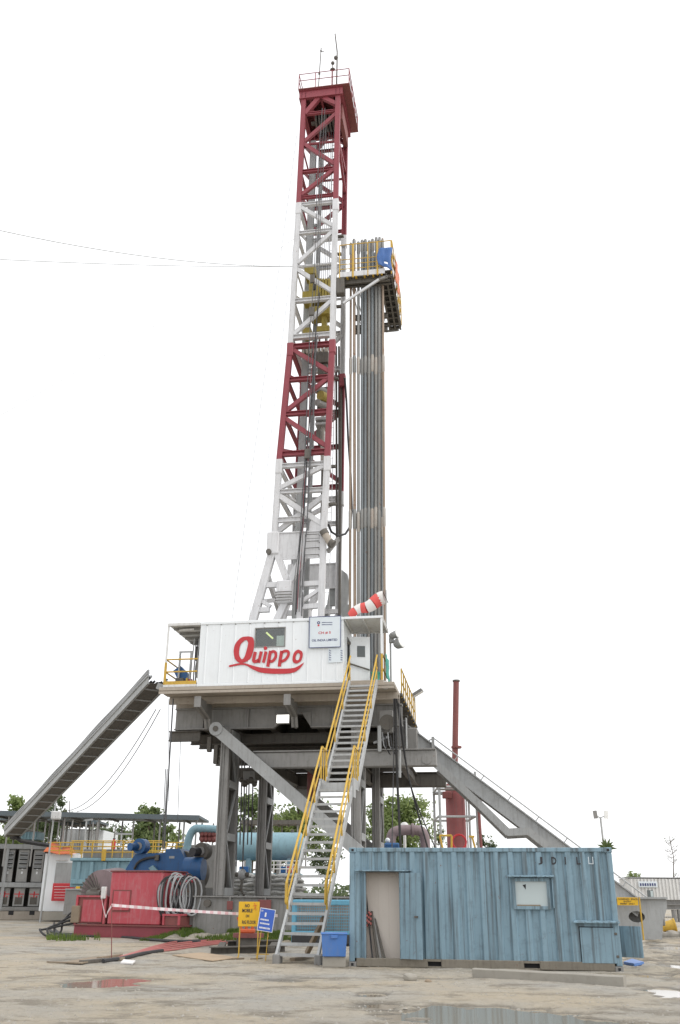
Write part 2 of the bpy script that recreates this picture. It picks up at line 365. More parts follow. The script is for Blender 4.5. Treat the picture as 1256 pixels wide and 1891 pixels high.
def ground_mat():
    m = bpy.data.materials.new('drying_mud'); m.use_nodes = True; t = m.node_tree; b = t.nodes['Principled BSDF']
    g = nd(t, 'ShaderNodeNewGeometry'); P = g.outputs['Position']
    mp = nd(t, 'ShaderNodeMapping'); mp.inputs['Scale'].default_value = (0.8, 1.15, 1.0); mp.inputs['Rotation'].default_value = (0, 0, R(17)); t.links.new(P, mp.inputs['Vector'])
    n1 = noise_(t, P, 0.22, 5, 0.6); n2 = noise_(t, mp.outputs[0], 0.75, 9, 0.72); n3 = noise_(t, P, 6, 9, 0.78); n4 = noise_(t, P, 38, 5, 0.75); n5 = noise_(t, P, 2.1, 7, 0.7)
    vor = nd(t, 'ShaderNodeTexVoronoi'); vor.inputs['Scale'].default_value = 17; t.links.new(P, vor.inputs['Vector'])
    c = mixc(t, ramp(t, n1, ((0.40, 0), (0.60, 1))), (0.47, 0.405, 0.305), (0.40, 0.385, 0.35))
    c = mixc(t, ramp(t, n2, ((0.51, 0), (0.60, 0.8))), c, (0.215, 0.19, 0.15))
    c = mixc(t, ramp(t, n5, ((0.53, 0), (0.70, 0.75))), c, (0.53, 0.49, 0.41))
    c = mixc(t, ramp(t, n3, ((0.51, 0), (0.68, 0.65))), c, (0.22, 0.195, 0.155))
    c = mixc(t, ramp(t, n4, ((0.54, 0), (0.70, 0.75))), c, (0.50, 0.475, 0.42))
    c = mixc(t, ramp(t, vor.outputs['Distance'], ((0.08, 0.35), (0.2, 0))), c, (0.25, 0.23, 0.2))
    # wet mud keeps to the hollows: a real damp margin round each puddle
    sp = nd(t, 'ShaderNodeSeparateXYZ'); t.links.new(P, sp.inputs[0])
    mr = nd(t, 'ShaderNodeMapRange'); mr.inputs[1].default_value = -0.032; mr.inputs[2].default_value = 0.004; mr.inputs[3].default_value = 1; mr.inputs[4].default_value = 0
    t.links.new(sp.outputs[2], mr.inputs[0])
    c = mixc(t, mr.outputs[0], c, (0.105, 0.092, 0.072))
    t.links.new(c, b.inputs['Base Color'])
    rr = nd(t, 'ShaderNodeMapRange'); rr.inputs[3].default_value = 0.9; rr.inputs[4].default_value = 0.35
    t.links.new(mr.outputs[0], rr.inputs[0]); t.links.new(rr.outputs[0], b.inputs['Roughness'])
    b.inputs['Specular IOR Level'].default_value = 0.3
    ad = nd(t, 'ShaderNodeMath', operation='MULTIPLY_ADD'); ad.inputs[1].default_value = 0.4
    t.links.new(n4, ad.inputs[0]); t.links.new(n3, ad.inputs[2])
    bp = nd(t, 'ShaderNodeBump'); bp.inputs['Strength'].default_value = 1.0; bp.inputs['Distance'].default_value = 0.07
    t.links.new(ad.outputs[0], bp.inputs['Height']); t.links.new(bp.outputs[0], b.inputs['Normal'])
    return m
gm = MB(); gm.v = gv; gm.f = gf
struct(gm.build('ground', ground_mat(), smooth=True))
def water_mat():
    m = bpy.data.materials.new('muddy_water'); m.use_nodes = True; t = m.node_tree; b = t.nodes['Principled BSDF']
    b.inputs['Base Color'].default_value = (0.27, 0.235, 0.18, 1); b.inputs['Roughness'].default_value = 0.07
    b.inputs['Specular IOR Level'].default_value = 0.5
    g = nd(t, 'ShaderNodeNewGeometry'); n = noise_(t, g.outputs['Position'], 5, 3)
    bp = nd(t, 'ShaderNodeBump'); bp.inputs['Strength'].default_value = 0.03; t.links.new(n, bp.inputs['Height']); t.links.new(bp.outputs[0], b.inputs['Normal'])
    return m
wm = water_mat()
for cx, cy, rx, ry, dp in PUD:
    q = MB(); n = 20
    q.add([(cx + rx * 1.5 * math.cos(2 * math.pi * k / n), cy + ry * 1.5 * math.sin(2 * math.pi * k / n), -0.022 - 0.0005 * PUD.index((cx, cy, rx, ry, dp))) for k in range(n)], [tuple(range(n))])
    struct(q.build('puddle', wm))
q = MB(); q.add([(6.8, 17, -0.03), (13, 17, -0.03), (13, 42, -0.03), (6.8, 42, -0.03)], [(0, 1, 2, 3)]); struct(q.build('puddle', wm))

# loose stones pressed into the mud: nobody could count them
st = MB()
for k in range(3600):
    y = 13 + 20 * random.random() ** 1.3; x = random.uniform(-.42, .46) * y
    r = random.choice([.008, .010, .012, .015, .018, .022, .03]); z = ground_h(x, y)
    a = random.random() * 6.28; e = random.uniform(.6, 1.3)
    p = [(x + r * e * math.cos(a + i * 1.257) * random.uniform(.7, 1.2), y + r * math.sin(a + i * 1.257) * random.uniform(.7, 1.2), z) for i in range(5)]
    st.add(p + [(x, y, z + r * .8)], [(0, 1, 5), (1, 2, 5), (2, 3, 5), (3, 4, 5), (4, 0, 5)])
tag(st.build('gravel', M['stone']), 'small loose stones scattered over the drying mud', 'gravel', kind='stuff')
def leaf_mat(name, lo, hi, rough=0.6):
    m = bpy.data.materials.new(name); m.use_nodes = True; t = m.node_tree; b = t.nodes['Principled BSDF']
    g = nd(t, 'ShaderNodeNewGeometry'); a = noise_(t, g.outputs['Position'], 0.9, 4); r = g.outputs['Random Per Island']
    c = mixc(t, r, lo, hi); c = mixc(t, ramp(t, a, ((0.35, 0), (0.7, 0.7))), c, tuple(x * 0.55 for x in lo))
    t.links.new(c, b.inputs['Base Color']); b.inputs['Roughness'].default_value = rough
    tr = nd(t, 'ShaderNodeBsdfTranslucent'); t.links.new(c, tr.inputs['Color'])
    mx = nd(t, 'ShaderNodeMixShader'); mx.inputs[0].default_value = 0.5
    t.links.new(b.outputs[0], mx.inputs[1]); t.links.new(tr.outputs[0], mx.inputs[2]); t.links.new(mx.outputs[0], t.nodes['Material Output'].inputs['Surface'])
    return m
L_GRASS = leaf_mat('grass_blades', (0.10, 0.17, 0.03), (0.22, 0.30, 0.06))
def grass_patch(spots, label):
    g = MB()
    for px0, px1, py0, py1, n in spots:
        for k in range(n):
            p = gz(random.uniform(px0, px1), random.uniform(py0, py1))
            if fbm(p.x, p.y, 3, 0.9) < -0.12: continue
            h = random.uniform(.08, .26); a = random.random() * 6.28; w = .02
            z = ground_h(p.x, p.y) - .005; dx, dy = math.cos(a), math.sin(a); ln = random.uniform(-.06, .06)
            g.add([(p.x - dx * w, p.y - dy * w, z), (p.x + dx * w, p.y + dy * w, z), (p.x + ln, p.y + ln * .5, z + h)], [(0, 1, 2)])
    tag(g.build('grass', L_GRASS), label, 'grass', kind='stuff')
# low earth bank against the rig base, grass on it
bk = MB(); nb, mb2 = 60, 10
def bank_h(a, b): return .03 + .34 * math.sin(math.pi * min(1, b * .62)) * (.75 + .5 * fbm(a * 9, b, 3, 1.0)) * min(1, a * 6, (1 - a) * 6)
for j in range(mb2 + 1):
    for i in range(nb + 1):
        a_, b_ = i / nb, j / mb2; p_ = RIG.w((-5.9 + 6.2 * a_, -7.3 + 2.0 * b_ + .15 * fbm(a_ * 7, 2, 2, 1.0), 0)); bk.v.append((p_.x, p_.y, bank_h(a_, b_) - .03))
bk.f = [(j * (nb + 1) + i, j * (nb + 1) + i + 1, (j + 1) * (nb + 1) + i + 1, (j + 1) * (nb + 1) + i) for j in range(mb2) for i in range(nb)]
struct(bk.build('earth_bank', bpy.data.materials['drying_mud'], smooth=True))
g = MB()
for k in range(15000):
    a_, b_ = random.random(), random.random() ** .8; p_ = RIG.w((-5.9 + 6.2 * a_, -7.3 + 2.0 * b_, 0))
    if fbm(p_.x, p_.y, 3, 0.9) < -0.1 - .25 * b_: continue
    h_ = random.uniform(.05, .17); q_ = random.random() * 6.28; z_ = bank_h(a_, b_) - .05; dx_, dy_ = .018 * math.cos(q_), .018 * math.sin(q_); ln = random.uniform(-.06, .06)
    g.add([(p_.x - dx_, p_.y - dy_, z_), (p_.x + dx_, p_.y + dy_, z_), (p_.x + ln, p_.y + ln * .5, z_ + h_)], [(0, 1, 2)])
tag(g.build('grass', L_GRASS), 'green grass growing on the bank along the foot of the rig base', 'grass', kind='stuff')
grass_patch([(85, 185, 1731, 1739, 700)], 'thin strip of grass in front of the red skid')

# ------------------------------------------------------------------ drilling mast
def interp(z, tab):
    tab = sorted(tab)
    if z <= tab[0][0]: return tab[0][1]
    for (a, b), (c, d) in zip(tab, tab[1:]):
        if z <= c: return b + (d - b) * (z - a) / (c - a)
    return tab[-1][1]
VN = -2.5
LT = [(44.2, -1.99), (36.2, -2.12), (27.3, -2.33), (20.8, -2.70), (16.2, -2.83)]
RT = [(44.2, .26), (36.2, .18), (27.3, .09), (20.8, -.09), (17, -.22), (13, -.30), (9.1, -.36)]
VF = [(44.2, .40), (36.2, .50), (27.3, .85), (20.8, 1.7), (9.1, 2.5)]
LW = 0.27
uL = lambda z: interp(z, LT) + LW / 2
uR = lambda z: interp(z, RT) - LW / 2
vF = lambda z: interp(z, VF)
mast = thing('drilling_mast', 'tall red and white lattice drilling mast rising behind the white cabin', 'mast', (-1.2, -1, 9.1), RIG)
SEC = [(9.1, 20.8, 'mast_white'), (20.8, 27.3, 'mast_red'), (27.3, 36.2, 'mast_white'), (36.2, 44.2, 'mast_red')]
def mcol(z):
    for a, b, c in SEC:
        if z < b: return M[c]
    return M['mast_red']
for a, b, c in SEC:
    for side in 'LR':
        for far in (0, 1):
            f = uL if side == 'L' else uR; a2 = max(a, 16.2) if side == 'L' else a
            m = MB(); zs = [a2] + [z for z in (17, 24) if a2 < z < b] + [b]
            for z0, z1 in zip(zs, zs[1:]):
                p = (f(z0), vF(z0) if far else VN, z0); q = (f(z1), vF(z1) if far else VN, z1)
                m.ibeam(p, q, LW, LW, (1, 0, 0) if True else (0, 1, 0), .05)
                # side cover plates make the leg read as a boxed column
                m.bar((p[0], p[1] + (-1 if not far else 1) * (LW / 2 - .012), p[2]), (q[0], q[1] + (-1 if not far else 1) * (LW / 2 - .012), q[2]), LW - .105, .02, (0, 1, 0))
            m.build('leg', M[c], mast)
            if b < 44:
                s = MB(); s.cbox(f(b) - .165, f(b) + .165, (vF(b) if far else VN) - .165, (vF(b) if far else VN) + .165, b - .75, b + .02, .03)
                s.build('splice', M[c], mast)
def zy(px, py): return rv(px, py, VN).z
G = [(209, 625), (265, 560), (315, 622), (363, 620), (376, 620), (428, 545), (489, 540), (553, 540), (620, 580), (637, 580), (698, 570), (761, 560), (835, 560), (857, 560), (905, 555)]
GZ = [zy(585, y) for y, _ in G]
GT = [.16, .10, .2, .16, .2, .2, .10, .22, .26, .24, .22, .22, .24, .22, .22]
for i, z in enumerate(GZ):
    mt = mcol(z)
    for far in (0, 1):
        v = vF(z) if far else VN
        MB().ibeam((uL(z) + .1, v, z), (uR(z) - .1, v, z), GT[i], GT[i], t=.035).build('girt', mt, mast)
    MB().ibeam((uL(z), VN + .12, z), (uL(z), vF(z) - .12, z), GT[i] * .8, GT[i] * .8, t=.03).build('girt', mt, mast)
# diagonal braces, pixel heights of their ends on left / right leg; the far face mirrors them
BR = [(265, 212), (268, 304), (362, 313), (384, 418), (487, 428), (498, 538), (618, 556), (645, 686), (758, 697), (772, 823), (900, 859)]
for yl, yr in BR:
    zl = zy(545, yl); zr = zy(610, yr)
    for far in (0, 1):
        p = (uL(zl) + .1, vF(zl) if far else VN, zl); q = (uR(zr) - .1, vF(zr) if far else VN, zr)
        MB().bar(p, q, .17, .21, (0, 0, 1)).build('brace', mcol((zl + zr) / 2), mast)
    zm = [min(zl, zr), max(zl, zr)]
    MB().bar((uL(zm[0]), VN + .1, zm[0]), (uL(zm[1]), vF(zm[1]) - .1, zm[1]), .13, .13).build('brace', mcol(sum(zm) / 2), mast)
# head bracing under the crown
zt = zy(590, 180); zb = zy(560, 212); um = (uL(zt) + uR(zt)) / 2
for far in (0, 1):
    v = vF(zt) if far else VN
    MB().bar((um - .15, v, zt - .1), (uL(zb) + .1, v, zb), .22, .26).build('brace', M['mast_red'], mast)
    MB().bar((um + .15, v, zt - .1), (uR(zb) - .1, v, zb + .5), .2, .24).build('brace', M['mast_red'], mast)
zt2 = zy(600, 250)
MB().bar((uR(zt2), VN + .1, zt2), (uR(zt2), vF(zt2) - .1, zt2 - 1.6), .14, .18).build('brace', M['mast_red'], mast)
MB().bar((uR(zt2), VN + .1, zt2 - .1), (uR(zt2), vF(zt2) - .1, zt2 - .1), .14, .2).build('girt', M['mast_red'], mast)
# X panel of the lowest section, the big gusset panel and the A-frame legs
z1, z2 = zy(510, 916), zy(590, 968)
MB().bar((uL(z1) + .1, VN, z1), (uR(z2) - .1, VN, z2), .17, .24).build('brace', M['mast_white'], mast)
z1, z2 = zy(512, 979), zy(598, 913)
MB().bar((uL(z1) + .1, VN + .18, z1), (uR(z2) - .1, VN + .18, z2), .17, .24).build('brace', M['mast_white'], mast)
zg = zy(512, 961)
MB().ibeam((uL(zg) + .1, VN, zg), (um - .6, VN, zg), .2, .24).build('girt', M['mast_white'], mast)
zp1, zp0 = zy(555, 984), zy(555, 1032)
for far in (0, 1):
    v = vF(zp0) if far else VN
    gp = MB(); gp.cbox(uL(zp1) + .16, uR(zp1) - .1, v - .05, v + .05, zp0, zp1, .02)
    gp.bar((uL(zp1) + .16, v - .07, zp1 + .02), (uR(zp1) - .1, v - .07, zp1 + .02), .06, .06)
    gp.bar((uL(zp1) + .16, v - .07, zp0), (uR(zp1) - .1, v - .07, zp0), .06, .06)
    o = gp.build('gusset_panel', M['mast_white'], mast)
    if not far:
        MB().prism([(-1.05, v - .06, zp1 + .01), (uR(zp1) - .1, v - .06, zp1 + .01), (uR(zp1) - .12, v - .06, zp1 + .45), (-.78, v - .06, zp1 + .65), (-1.0, v - .06, zp1 + .5)], (0, .05, 0)).build('gusset_plate', M['mast_white'], o)
        for k in range(4):
            zz = zp0 + .12 + k * .33
            MB().path([(-1.2, v - .05, zz - .06), (-1.2, v - .16, zz), (-.55, v - .16, zz), (-.55, v - .05, zz - .06)], .018, 5).build('rung', M['grey_dk'], o)
        for zz in (zp0 + .5, zp0 + .95):
            MB().tube((-1.15, v - .05, zz), (-.5, v - .06, zz), .008, 5).build('wire', M['cable'], o)
    # knuckle with pin where the left leg stands on the A-frame
    kz = zy(505, 1005)
    k = MB(); k.cbox(uL(kz) - .3, uL(kz) + .26, v - .22, v + .22, kz - .55, kz + .55, .05); kn = k.build('pin_block', M['mast_white'], mast)
    MB().tube((uL(kz) - .18, v - .3, kz - .45), (uL(kz) - .18, v + .3, kz - .45), .13, 12).build('pin', M['grey_dk'], kn, True)
    pb = lambda px, py: (lambda q: (q.x, v, q.z))(rv(px, py, VN))
    for (a, b, w) in [((504, 1018), (462, 1165), .34), ((509, 1015), (535, 1085), .3), ((560, 1030), (535, 1075), .3), ((528, 1110), (505, 1160), .3), ((556, 1105), (552, 1165), .26)]:
        MB().bar(pb(*a), pb(*b), w, w * .9, (0, 1, 0)).build('a_frame_leg', M['mast_white'], mast)
    for (a, b, w) in [((482, 1081), (520, 1080), .24), ((555, 1079), (596, 1077), .22), ((479, 1108), (500, 1120), .16), ((475, 1127), (498, 1126), .22), ((556, 1112), (594, 1086), .16), ((552, 1122), (594, 1118), .22)]:
        MB().bar(pb(*a), pb(*b), .18, w, (0, 0, 1)).build('brace', M['mast_white'], mast)
    a = pb(513, 1075); b = pb(540, 1115)
    bx = MB(); bx.cbox(a[0], b[0], v - .28, v + .25, b[2], a[2], .05); bo = bx.build('hinge_box', M['mast_white'], mast)
    if not far:
        for k in range(4):
            zz = b[2] + .08 + k * .13
            MB().path([(a[0] - .02, v - .3, zz), (a[0] + .1, v - .36, zz), (b[0] - .05, v - .36, zz), (b[0] + .02, v - .3, zz)], .02, 5).build('rail', M['grey_dk'], bo)
for (ya, yb, w) in [(1050, 1110, .3), (1110, 1050, .2)]:
    p = rv(490, ya, VN); q = rv(490, yb, VN)
    MB().bar((p.x, VN, p.z), (q.x - .1, 2.3, q.z), w * .6, w).build('brace', M['mast_white'], mast)
# plate on the far right leg foot
a = rv(605, 1063, 2.2); b = rv(642, 1118, 2.2)
fp = MB(); fp.prism([(a.x, 2.1, b.z), (b.x, 2.1, b.z), (b.x + .12, 2.1, (a.z * .6 + b.z * .4)), (b.x, 2.1, a.z), (b.x - .7, 2.1, a.z + .6), (b.x - .9, 2.1, a.z), (a.x + .2, 2.1, a.z)], (0, .2, 0))
fp.build('foot_plate', M['grey_lt'], mast)
MB().bar((a.x + .1, 2.2, b.z), (a.x - .3, 2.2, b.z - 1.6), .2, .3).build('brace', M['grey_lt'], mast)
MB().bar((b.x - .1, 2.2, b.z), (b.x - .05, 2.2, 9.1), .4, .3, (0, 1, 0)).build('leg', M['grey_lt'], mast)
# crown
CZ = zy(593, 168)
crown = MB(); cu0, cu1, cv0, cv1 = -2.12, .40, -2.72, .62
crown.ibeam((cu0, cv0 + .1, CZ - .3), (cu1, cv0 + .1, CZ - .3), .2, .62); crown.ibeam((cu0, cv1 - .1, CZ - .3), (cu1, cv1 - .1, CZ - .3), .2, .62)
crown.ibeam((cu0 + .1, cv0 + .2, CZ - .32), (cu0 + .1, cv1 - .2, CZ - .32), .2, .58); crown.ibeam((cu1 - .1, cv0 + .2, CZ - .32), (cu1 - .1, cv1 - .2, CZ - .32), .2, .58)
for k in range(1, 4):
    uu = lerp(cu0, cu1, k / 4); crown.ibeam((uu, cv0 + .2, CZ - .32), (uu, cv1 - .2, CZ - .32), .12, .5)
cro = crown.build('crown_frame', M['mast_red'], mast)
dk = MB(); dk.box(cu0 - .05, cu1 + .42, cv0 - .05, cv1 + .3, CZ + .03, CZ + .09); dk.build('crown_deck', M['red_dk'], cro)
for k in range(6):
    s = MB(); uu = -1.35 + k * .2; s.tube((uu - .05, -1.0, CZ - .85), (uu + .05, -1.0, CZ - .85), .55, 20); s.build('sheave', M['grey_dk'], cro, True)
MB().tube((-1.7, -1.0, CZ - .85), (.1, -1.0, CZ - .85), .12, 10).build('sheave_pin', M['grey_dk'], cro, True)
hoodb = MB(); hoodb.box(.08, .30, -2.0, .2, CZ - 1.75, CZ - .65); hoodb.build('catch_box', M['red_dk'], cro)
rail = MB(); x0, x1, y0, y1 = cu0 - .02, cu1 + .38, cv0 - .02, cv1 + .26
for zz in (.62, 1.12):
    for a, b in (((x0, y0), (x1, y0)), ((x1, y0), (x1, y1)), ((x1, y1), (x0, y1)), ((x0, y1), (x0, y0))):
        rail.tube((*a, CZ + .09 + zz), (*b, CZ + .09 + zz), .026, 6)
ro = rail.build('crown_rail', M['mast_red'], mast)
for fx in (0, .33, .66, 1):
    for yy in (y0, y1): MB().tube((lerp(x0, x1, fx), yy, CZ + .09), (lerp(x0, x1, fx), yy, CZ + 1.21), .03, 6).build('post', M['mast_red'], ro)
for fy in (.33, .66):
    for xx in (x0, x1): MB().tube((xx, lerp(y0, y1, fy), CZ + .09), (xx, lerp(y0, y1, fy), CZ + 1.21), .03, 6).build('post', M['mast_red'], ro)
an = MB(); an.path([(.02, -2.5, CZ), (.04, -2.5, CZ + 2.2), (.04, -2.5, CZ + 2.9), (-.1, -2.5, CZ + 4.4)], [.05, .045, .04, .035], 6); an.ball((-.03, -2.5, CZ + 2.45), .13); an.build('lightning_rod', M['grey_dk'], mast)
an = MB(); an.path([(-1.05, -2.5, CZ - .2), (-.92, -2.5, CZ + 3.4)], .03, 5); an.bar((-.92, -2.5, CZ + 3.1), (-.75, -2.5, CZ + 3.1), .03); an.ball((-1.0, -2.5, CZ + 1.35), .07); an.ball((-.93, -2.5, CZ + 3.15), .06); an.build('wind_gauge', M['grey_dk'], mast)
an = MB(); an.tube((-.2, -2.6, CZ), (-.2, -2.6, CZ + 2.0), .03, 6); an.ball((-.2, -2.6, CZ + 1.95), .11); an.ball((-.2, -2.6, CZ + 1.45), .13, sq=(1.2, 1, .5)); an.build('warning_lamp', M['grey_dk'], mast)
# ladder up the far face
ld = MB()
zs = np.arange(10, 43.5, .42)
for z in zs:
    c = lerp(uL(max(z, 16.3)), uR(z), .72); ld.tube((c - .22, vF(z) - .2, z), (c + .22, vF(z) - .2, z), .014, 4)
for s in (-.22, .22):
    ld.path([(lerp(uL(max(z, 16.3)), uR(z), .72) + s, vF(z) - .2, z) for z in (10, 16.2, 20.8, 27.3, 36.2, 43.2)], .024, 4)
ld.build('ladder', M['mast_white'], mast)
# sundry fittings on the right-hand legs: cleats, brackets
for y, w in ((430, .3), (463, .2), (560, .25), (693, .2), (856, .25), (926, .35)):
    z = zy(625, y); MB().cbox(uR(z) + .12, uR(z) + .12 + w, VN + .2, VN + .38, z - .06, z + .06, .01).build('cleat', M['grey_dk'], mast)

# long grey guide rails hung inside the mast
gr = thing('guide_rail', 'pale grey twin guide rail hanging inside the mast', 'rail', (-1.25, -.4, 10), RIG)
for du, dv, w in ((0, 0, .32), (.42, .25, .2)):
    m = MB(); zt = zy(580, 215 if du == 0 else 232)
    m.ibeam((-2.0 + du, -.55 + dv, 12), (-1.62 + du, -.55 + dv, zt), w, w * 1.1, (0, 1, 0), .05); m.build('rail_beam', M['grey_lt'], gr)
for z in np.arange(14, 41, 4.5):
    u = lerp(-2.0, -1.62, (z - 12) / 30); MB().bar((u, -.4, z), (u + .42, -.25, z), .12, .14).build('tie', M['grey_lt'], gr)

# travelling block, hook and top drive
def rbx(m, x0, y0, x1, y1, v0, v1, c=.02):
    a = rv(x0, y0, v0); b = rv(x1, y1, v0); return m.cbox(min(a.x, b.x), max(a.x, b.x), v0, v1, min(a.z, b.z), max(a.z, b.z), c)
tb = thing('travelling_block', 'yellow travelling block hanging inside the white mast section', 'pulley block', tuple(rv(588, 620, -1.2)), RIG)
rbx(MB(), 562, 494, 582, 504, -1.6, -.5).build('top_yoke', M['yellow_block'], tb)
rbx(MB(), 571, 503, 578, 538, -1.5, -.7).build('side_arm', M['yellow_block'], tb)
for x0, x1 in ((584, 588), (589.5, 593), (595, 598.5), (600, 604), (605.5, 609)):
    rbx(MB(), x0, 514, x1, 546, -1.7, -.6, .01).build('sheave_guard', M['yellow_block'], tb)
a = rv(583, 530, -1.2); b = rv(610, 530, -1.2)
MB().tube((a.x, -1.15, a.z), (b.x, -1.15, b.z), .42, 20).build('sheave', M['grey_dk'], tb, True)
rbx(MB(), 558, 538, 609, 548, -1.6, -.6, .03).build('cross_beam', M['yellow_block'], tb)
rbx(MB(), 571, 566, 608, 578, -1.5, -.6, .03).build('lower_beam', M['yellow_block'], tb)
rbx(MB(), 572, 548, 577, 567, -1.4, -.8).build('link', M['yellow_block'], tb)
rbx(MB(), 603, 548, 608, 567, -1.4, -.8).build('link', M['yellow_block'], tb)
rbx(MB(), 594, 578, 602, 603, -1.3, -.9).build('hook_shank', M['yellow_block'], tb)
rbx(MB(), 584, 602, 608, 610, -1.4, -.8).build('hook', M['yellow_block'], tb)
rbx(MB(), 559, 605, 574, 618, -1.4, -.8).build('dolly', M['yellow_block'], tb)
td = thing('top_drive', 'dark grey top drive motor hung below the yellow block inside the mast', 'drilling machine', tuple(rv(600, 850, -1.1)), RIG)
rbx(MB(), 585, 650, 606, 668, -1.6, -.5).build('yoke', M['grey_dk'], td)
for k in range(7): rbx(MB(), 558 + k * 7, 641, 562 + k * 7, 652, -1.4, -.5, .005).build('grille_bar', M['beige'], td)
rbx(MB(), 587, 672, 604, 690, -1.5, -.6).build('gearbox', M['grey_dk'], td)
for x in (590, 602):
    a = rv(x, 610, -1.2); b = rv(x, 700, -1.2); MB().tube(a, b, .06, 8).build('bail', M['grey_dk'], td, True)
for k, (x, y, r) in enumerate(((592, 722, .2), (600, 735, .25), (594, 748, .18))):
    c = rv(x, y, -1.2); MB().tube((c.x - .18, -1.5, c.z), (c.x + .16, -.9, c.z + .1), r, 14).build('motor', M['grey'] if k != 1 else M['yellow_block'], td, True)
rbx(MB(), 586, 715, 607, 756, -.95, -.5).build('body', M['grey_dk'], td)
rbx(MB(), 582, 770, 604, 774, -1.4, -.6).build('frame_bar', M['grey_lt'], td)
rbx(MB(), 582, 780, 604, 783, -1.4, -.6).build('frame_bar', M['grey_lt'], td)
rbx(MB(), 593, 768, 598, 850, -1.2, -1.0).build('stem', M['collar'], td)
rbx(MB(), 584, 793, 592, 812, -1.4, -.7).build('elevator', M['grey_dk'], td)
a = rv(596, 850, -1.1)
MB().tube((a.x, -1.1, a.z), (a.x, -1.1, 9.2), .07, 8).build('kelly', M['grey_dk'], td, True)

dl = thing('drilling_line', 'dark parallel wire ropes running from the crown to the yellow block', 'wire rope', (-.6, -1.1, 33), RIG)
for k in range(9):
    ub = rv(586, 514, -1.2).x + .03 + k * .1; p = (ub, -1.15 + .05 * (k % 2), rv(600, 516, -1.2).z); q = (-1.2 + k * .14, -1.05, CZ - .8)
    MB().tube(p, q, .017, 5).build('strand', M['cable'], dl)
fl = thing('mast_cable', 'bundle of dark cables hanging down the near face of the mast', 'cable', tuple(rv(548, 1135, -2.75)), RIG)
for (a, b, r, mt) in [((594, 200), (548, 1130), .02, 'cable'), ((599, 200), (553, 1130), .016, 'cable'), ((601, 230), (560, 1120), .016, 'cable'), ((590, 540), (545, 1135), .028, 'rubber'), ((586, 620), (556, 1138), .03, 'cable'), ((578, 640), (550, 1125), .014, 'mast_red'), ((583, 640), (541, 1120), .016, 'cable')]:
    p = rv(*a, -2.8); q = rv(*b, -2.8)
    pts = [p.lerp(q, i / 10) + Vector((.04 * math.sin(i * 1.7 + r * 90), 0, 0)) for i in range(11)]
    MB().path(pts, r, 5).build('strand', M[mt], fl)
for y in (515, 575, 838):
    p = rv(577 - (y - 515) * .03, y, -2.86); MB().cbox(p.x - .12, p.x + .12, -2.92, -2.8, p.z - .25, p.z + .25, .02).build('pulley', M['grey_dk'], fl)
kh = thing('rotary_hose', 'black rubber rotary hose looping down between mast and racked pipe', 'hose', tuple(rv(640, 990, .5)), RIG)
pts = [rv(x, y, v) for x, y, v in ((606, 968, -1.4), (612, 982, -1.2), (624, 990, -.8), (638, 986, -.3), (647, 972, .2), (650, 940, .4), (648, 880, .5), (643, 810, .6), (640, 740, .7), (637, 700, .7))]
MB().path(pts, .055, 8).build('hose_body', M['rubber'], kh, True)
a = rv(630, 706, .9)
MB().path([(a.x, .9, 10), (a.x, .9, a.z), (a.x + .15, .8, a.z + .3), pts[-1]], .07, 8).build('standpipe', M['grey_dk'], kh, True)
for x in (621, 626):
    p = rv(x, 640, 1.0); q = rv(x + 1, 1000, 1.0); MB().tube(p, q, .06, 6).build('pipe', M['grey_dk'], kh, True)
tj = thing('hinged_jack', 'short tilted grey cylinder jack fixed beside the mast gusset panel', 'jack', tuple(rv(605, 1008, -2.8)), RIG)
MB().tube(rv(599, 984, -2.8), rv(611, 1004, -2.8), .17, 12).build('cylinder', M['beige'], tj, True)
MB().tube(rv(597, 980, -2.8), rv(601, 987, -2.8), .2, 12).build('end_cap', M['grey_dk'], tj, True)
MB().tube(rv(609, 1002, -2.8), rv(616, 1006, -2.8), .2, 12).build('end_cap', M['grey_dk'], tj, True)
MB().bar(rv(606, 1018, -2.6), rv(625, 995, -1.6), .12, .2).build('bracket', M['grey'], tj)

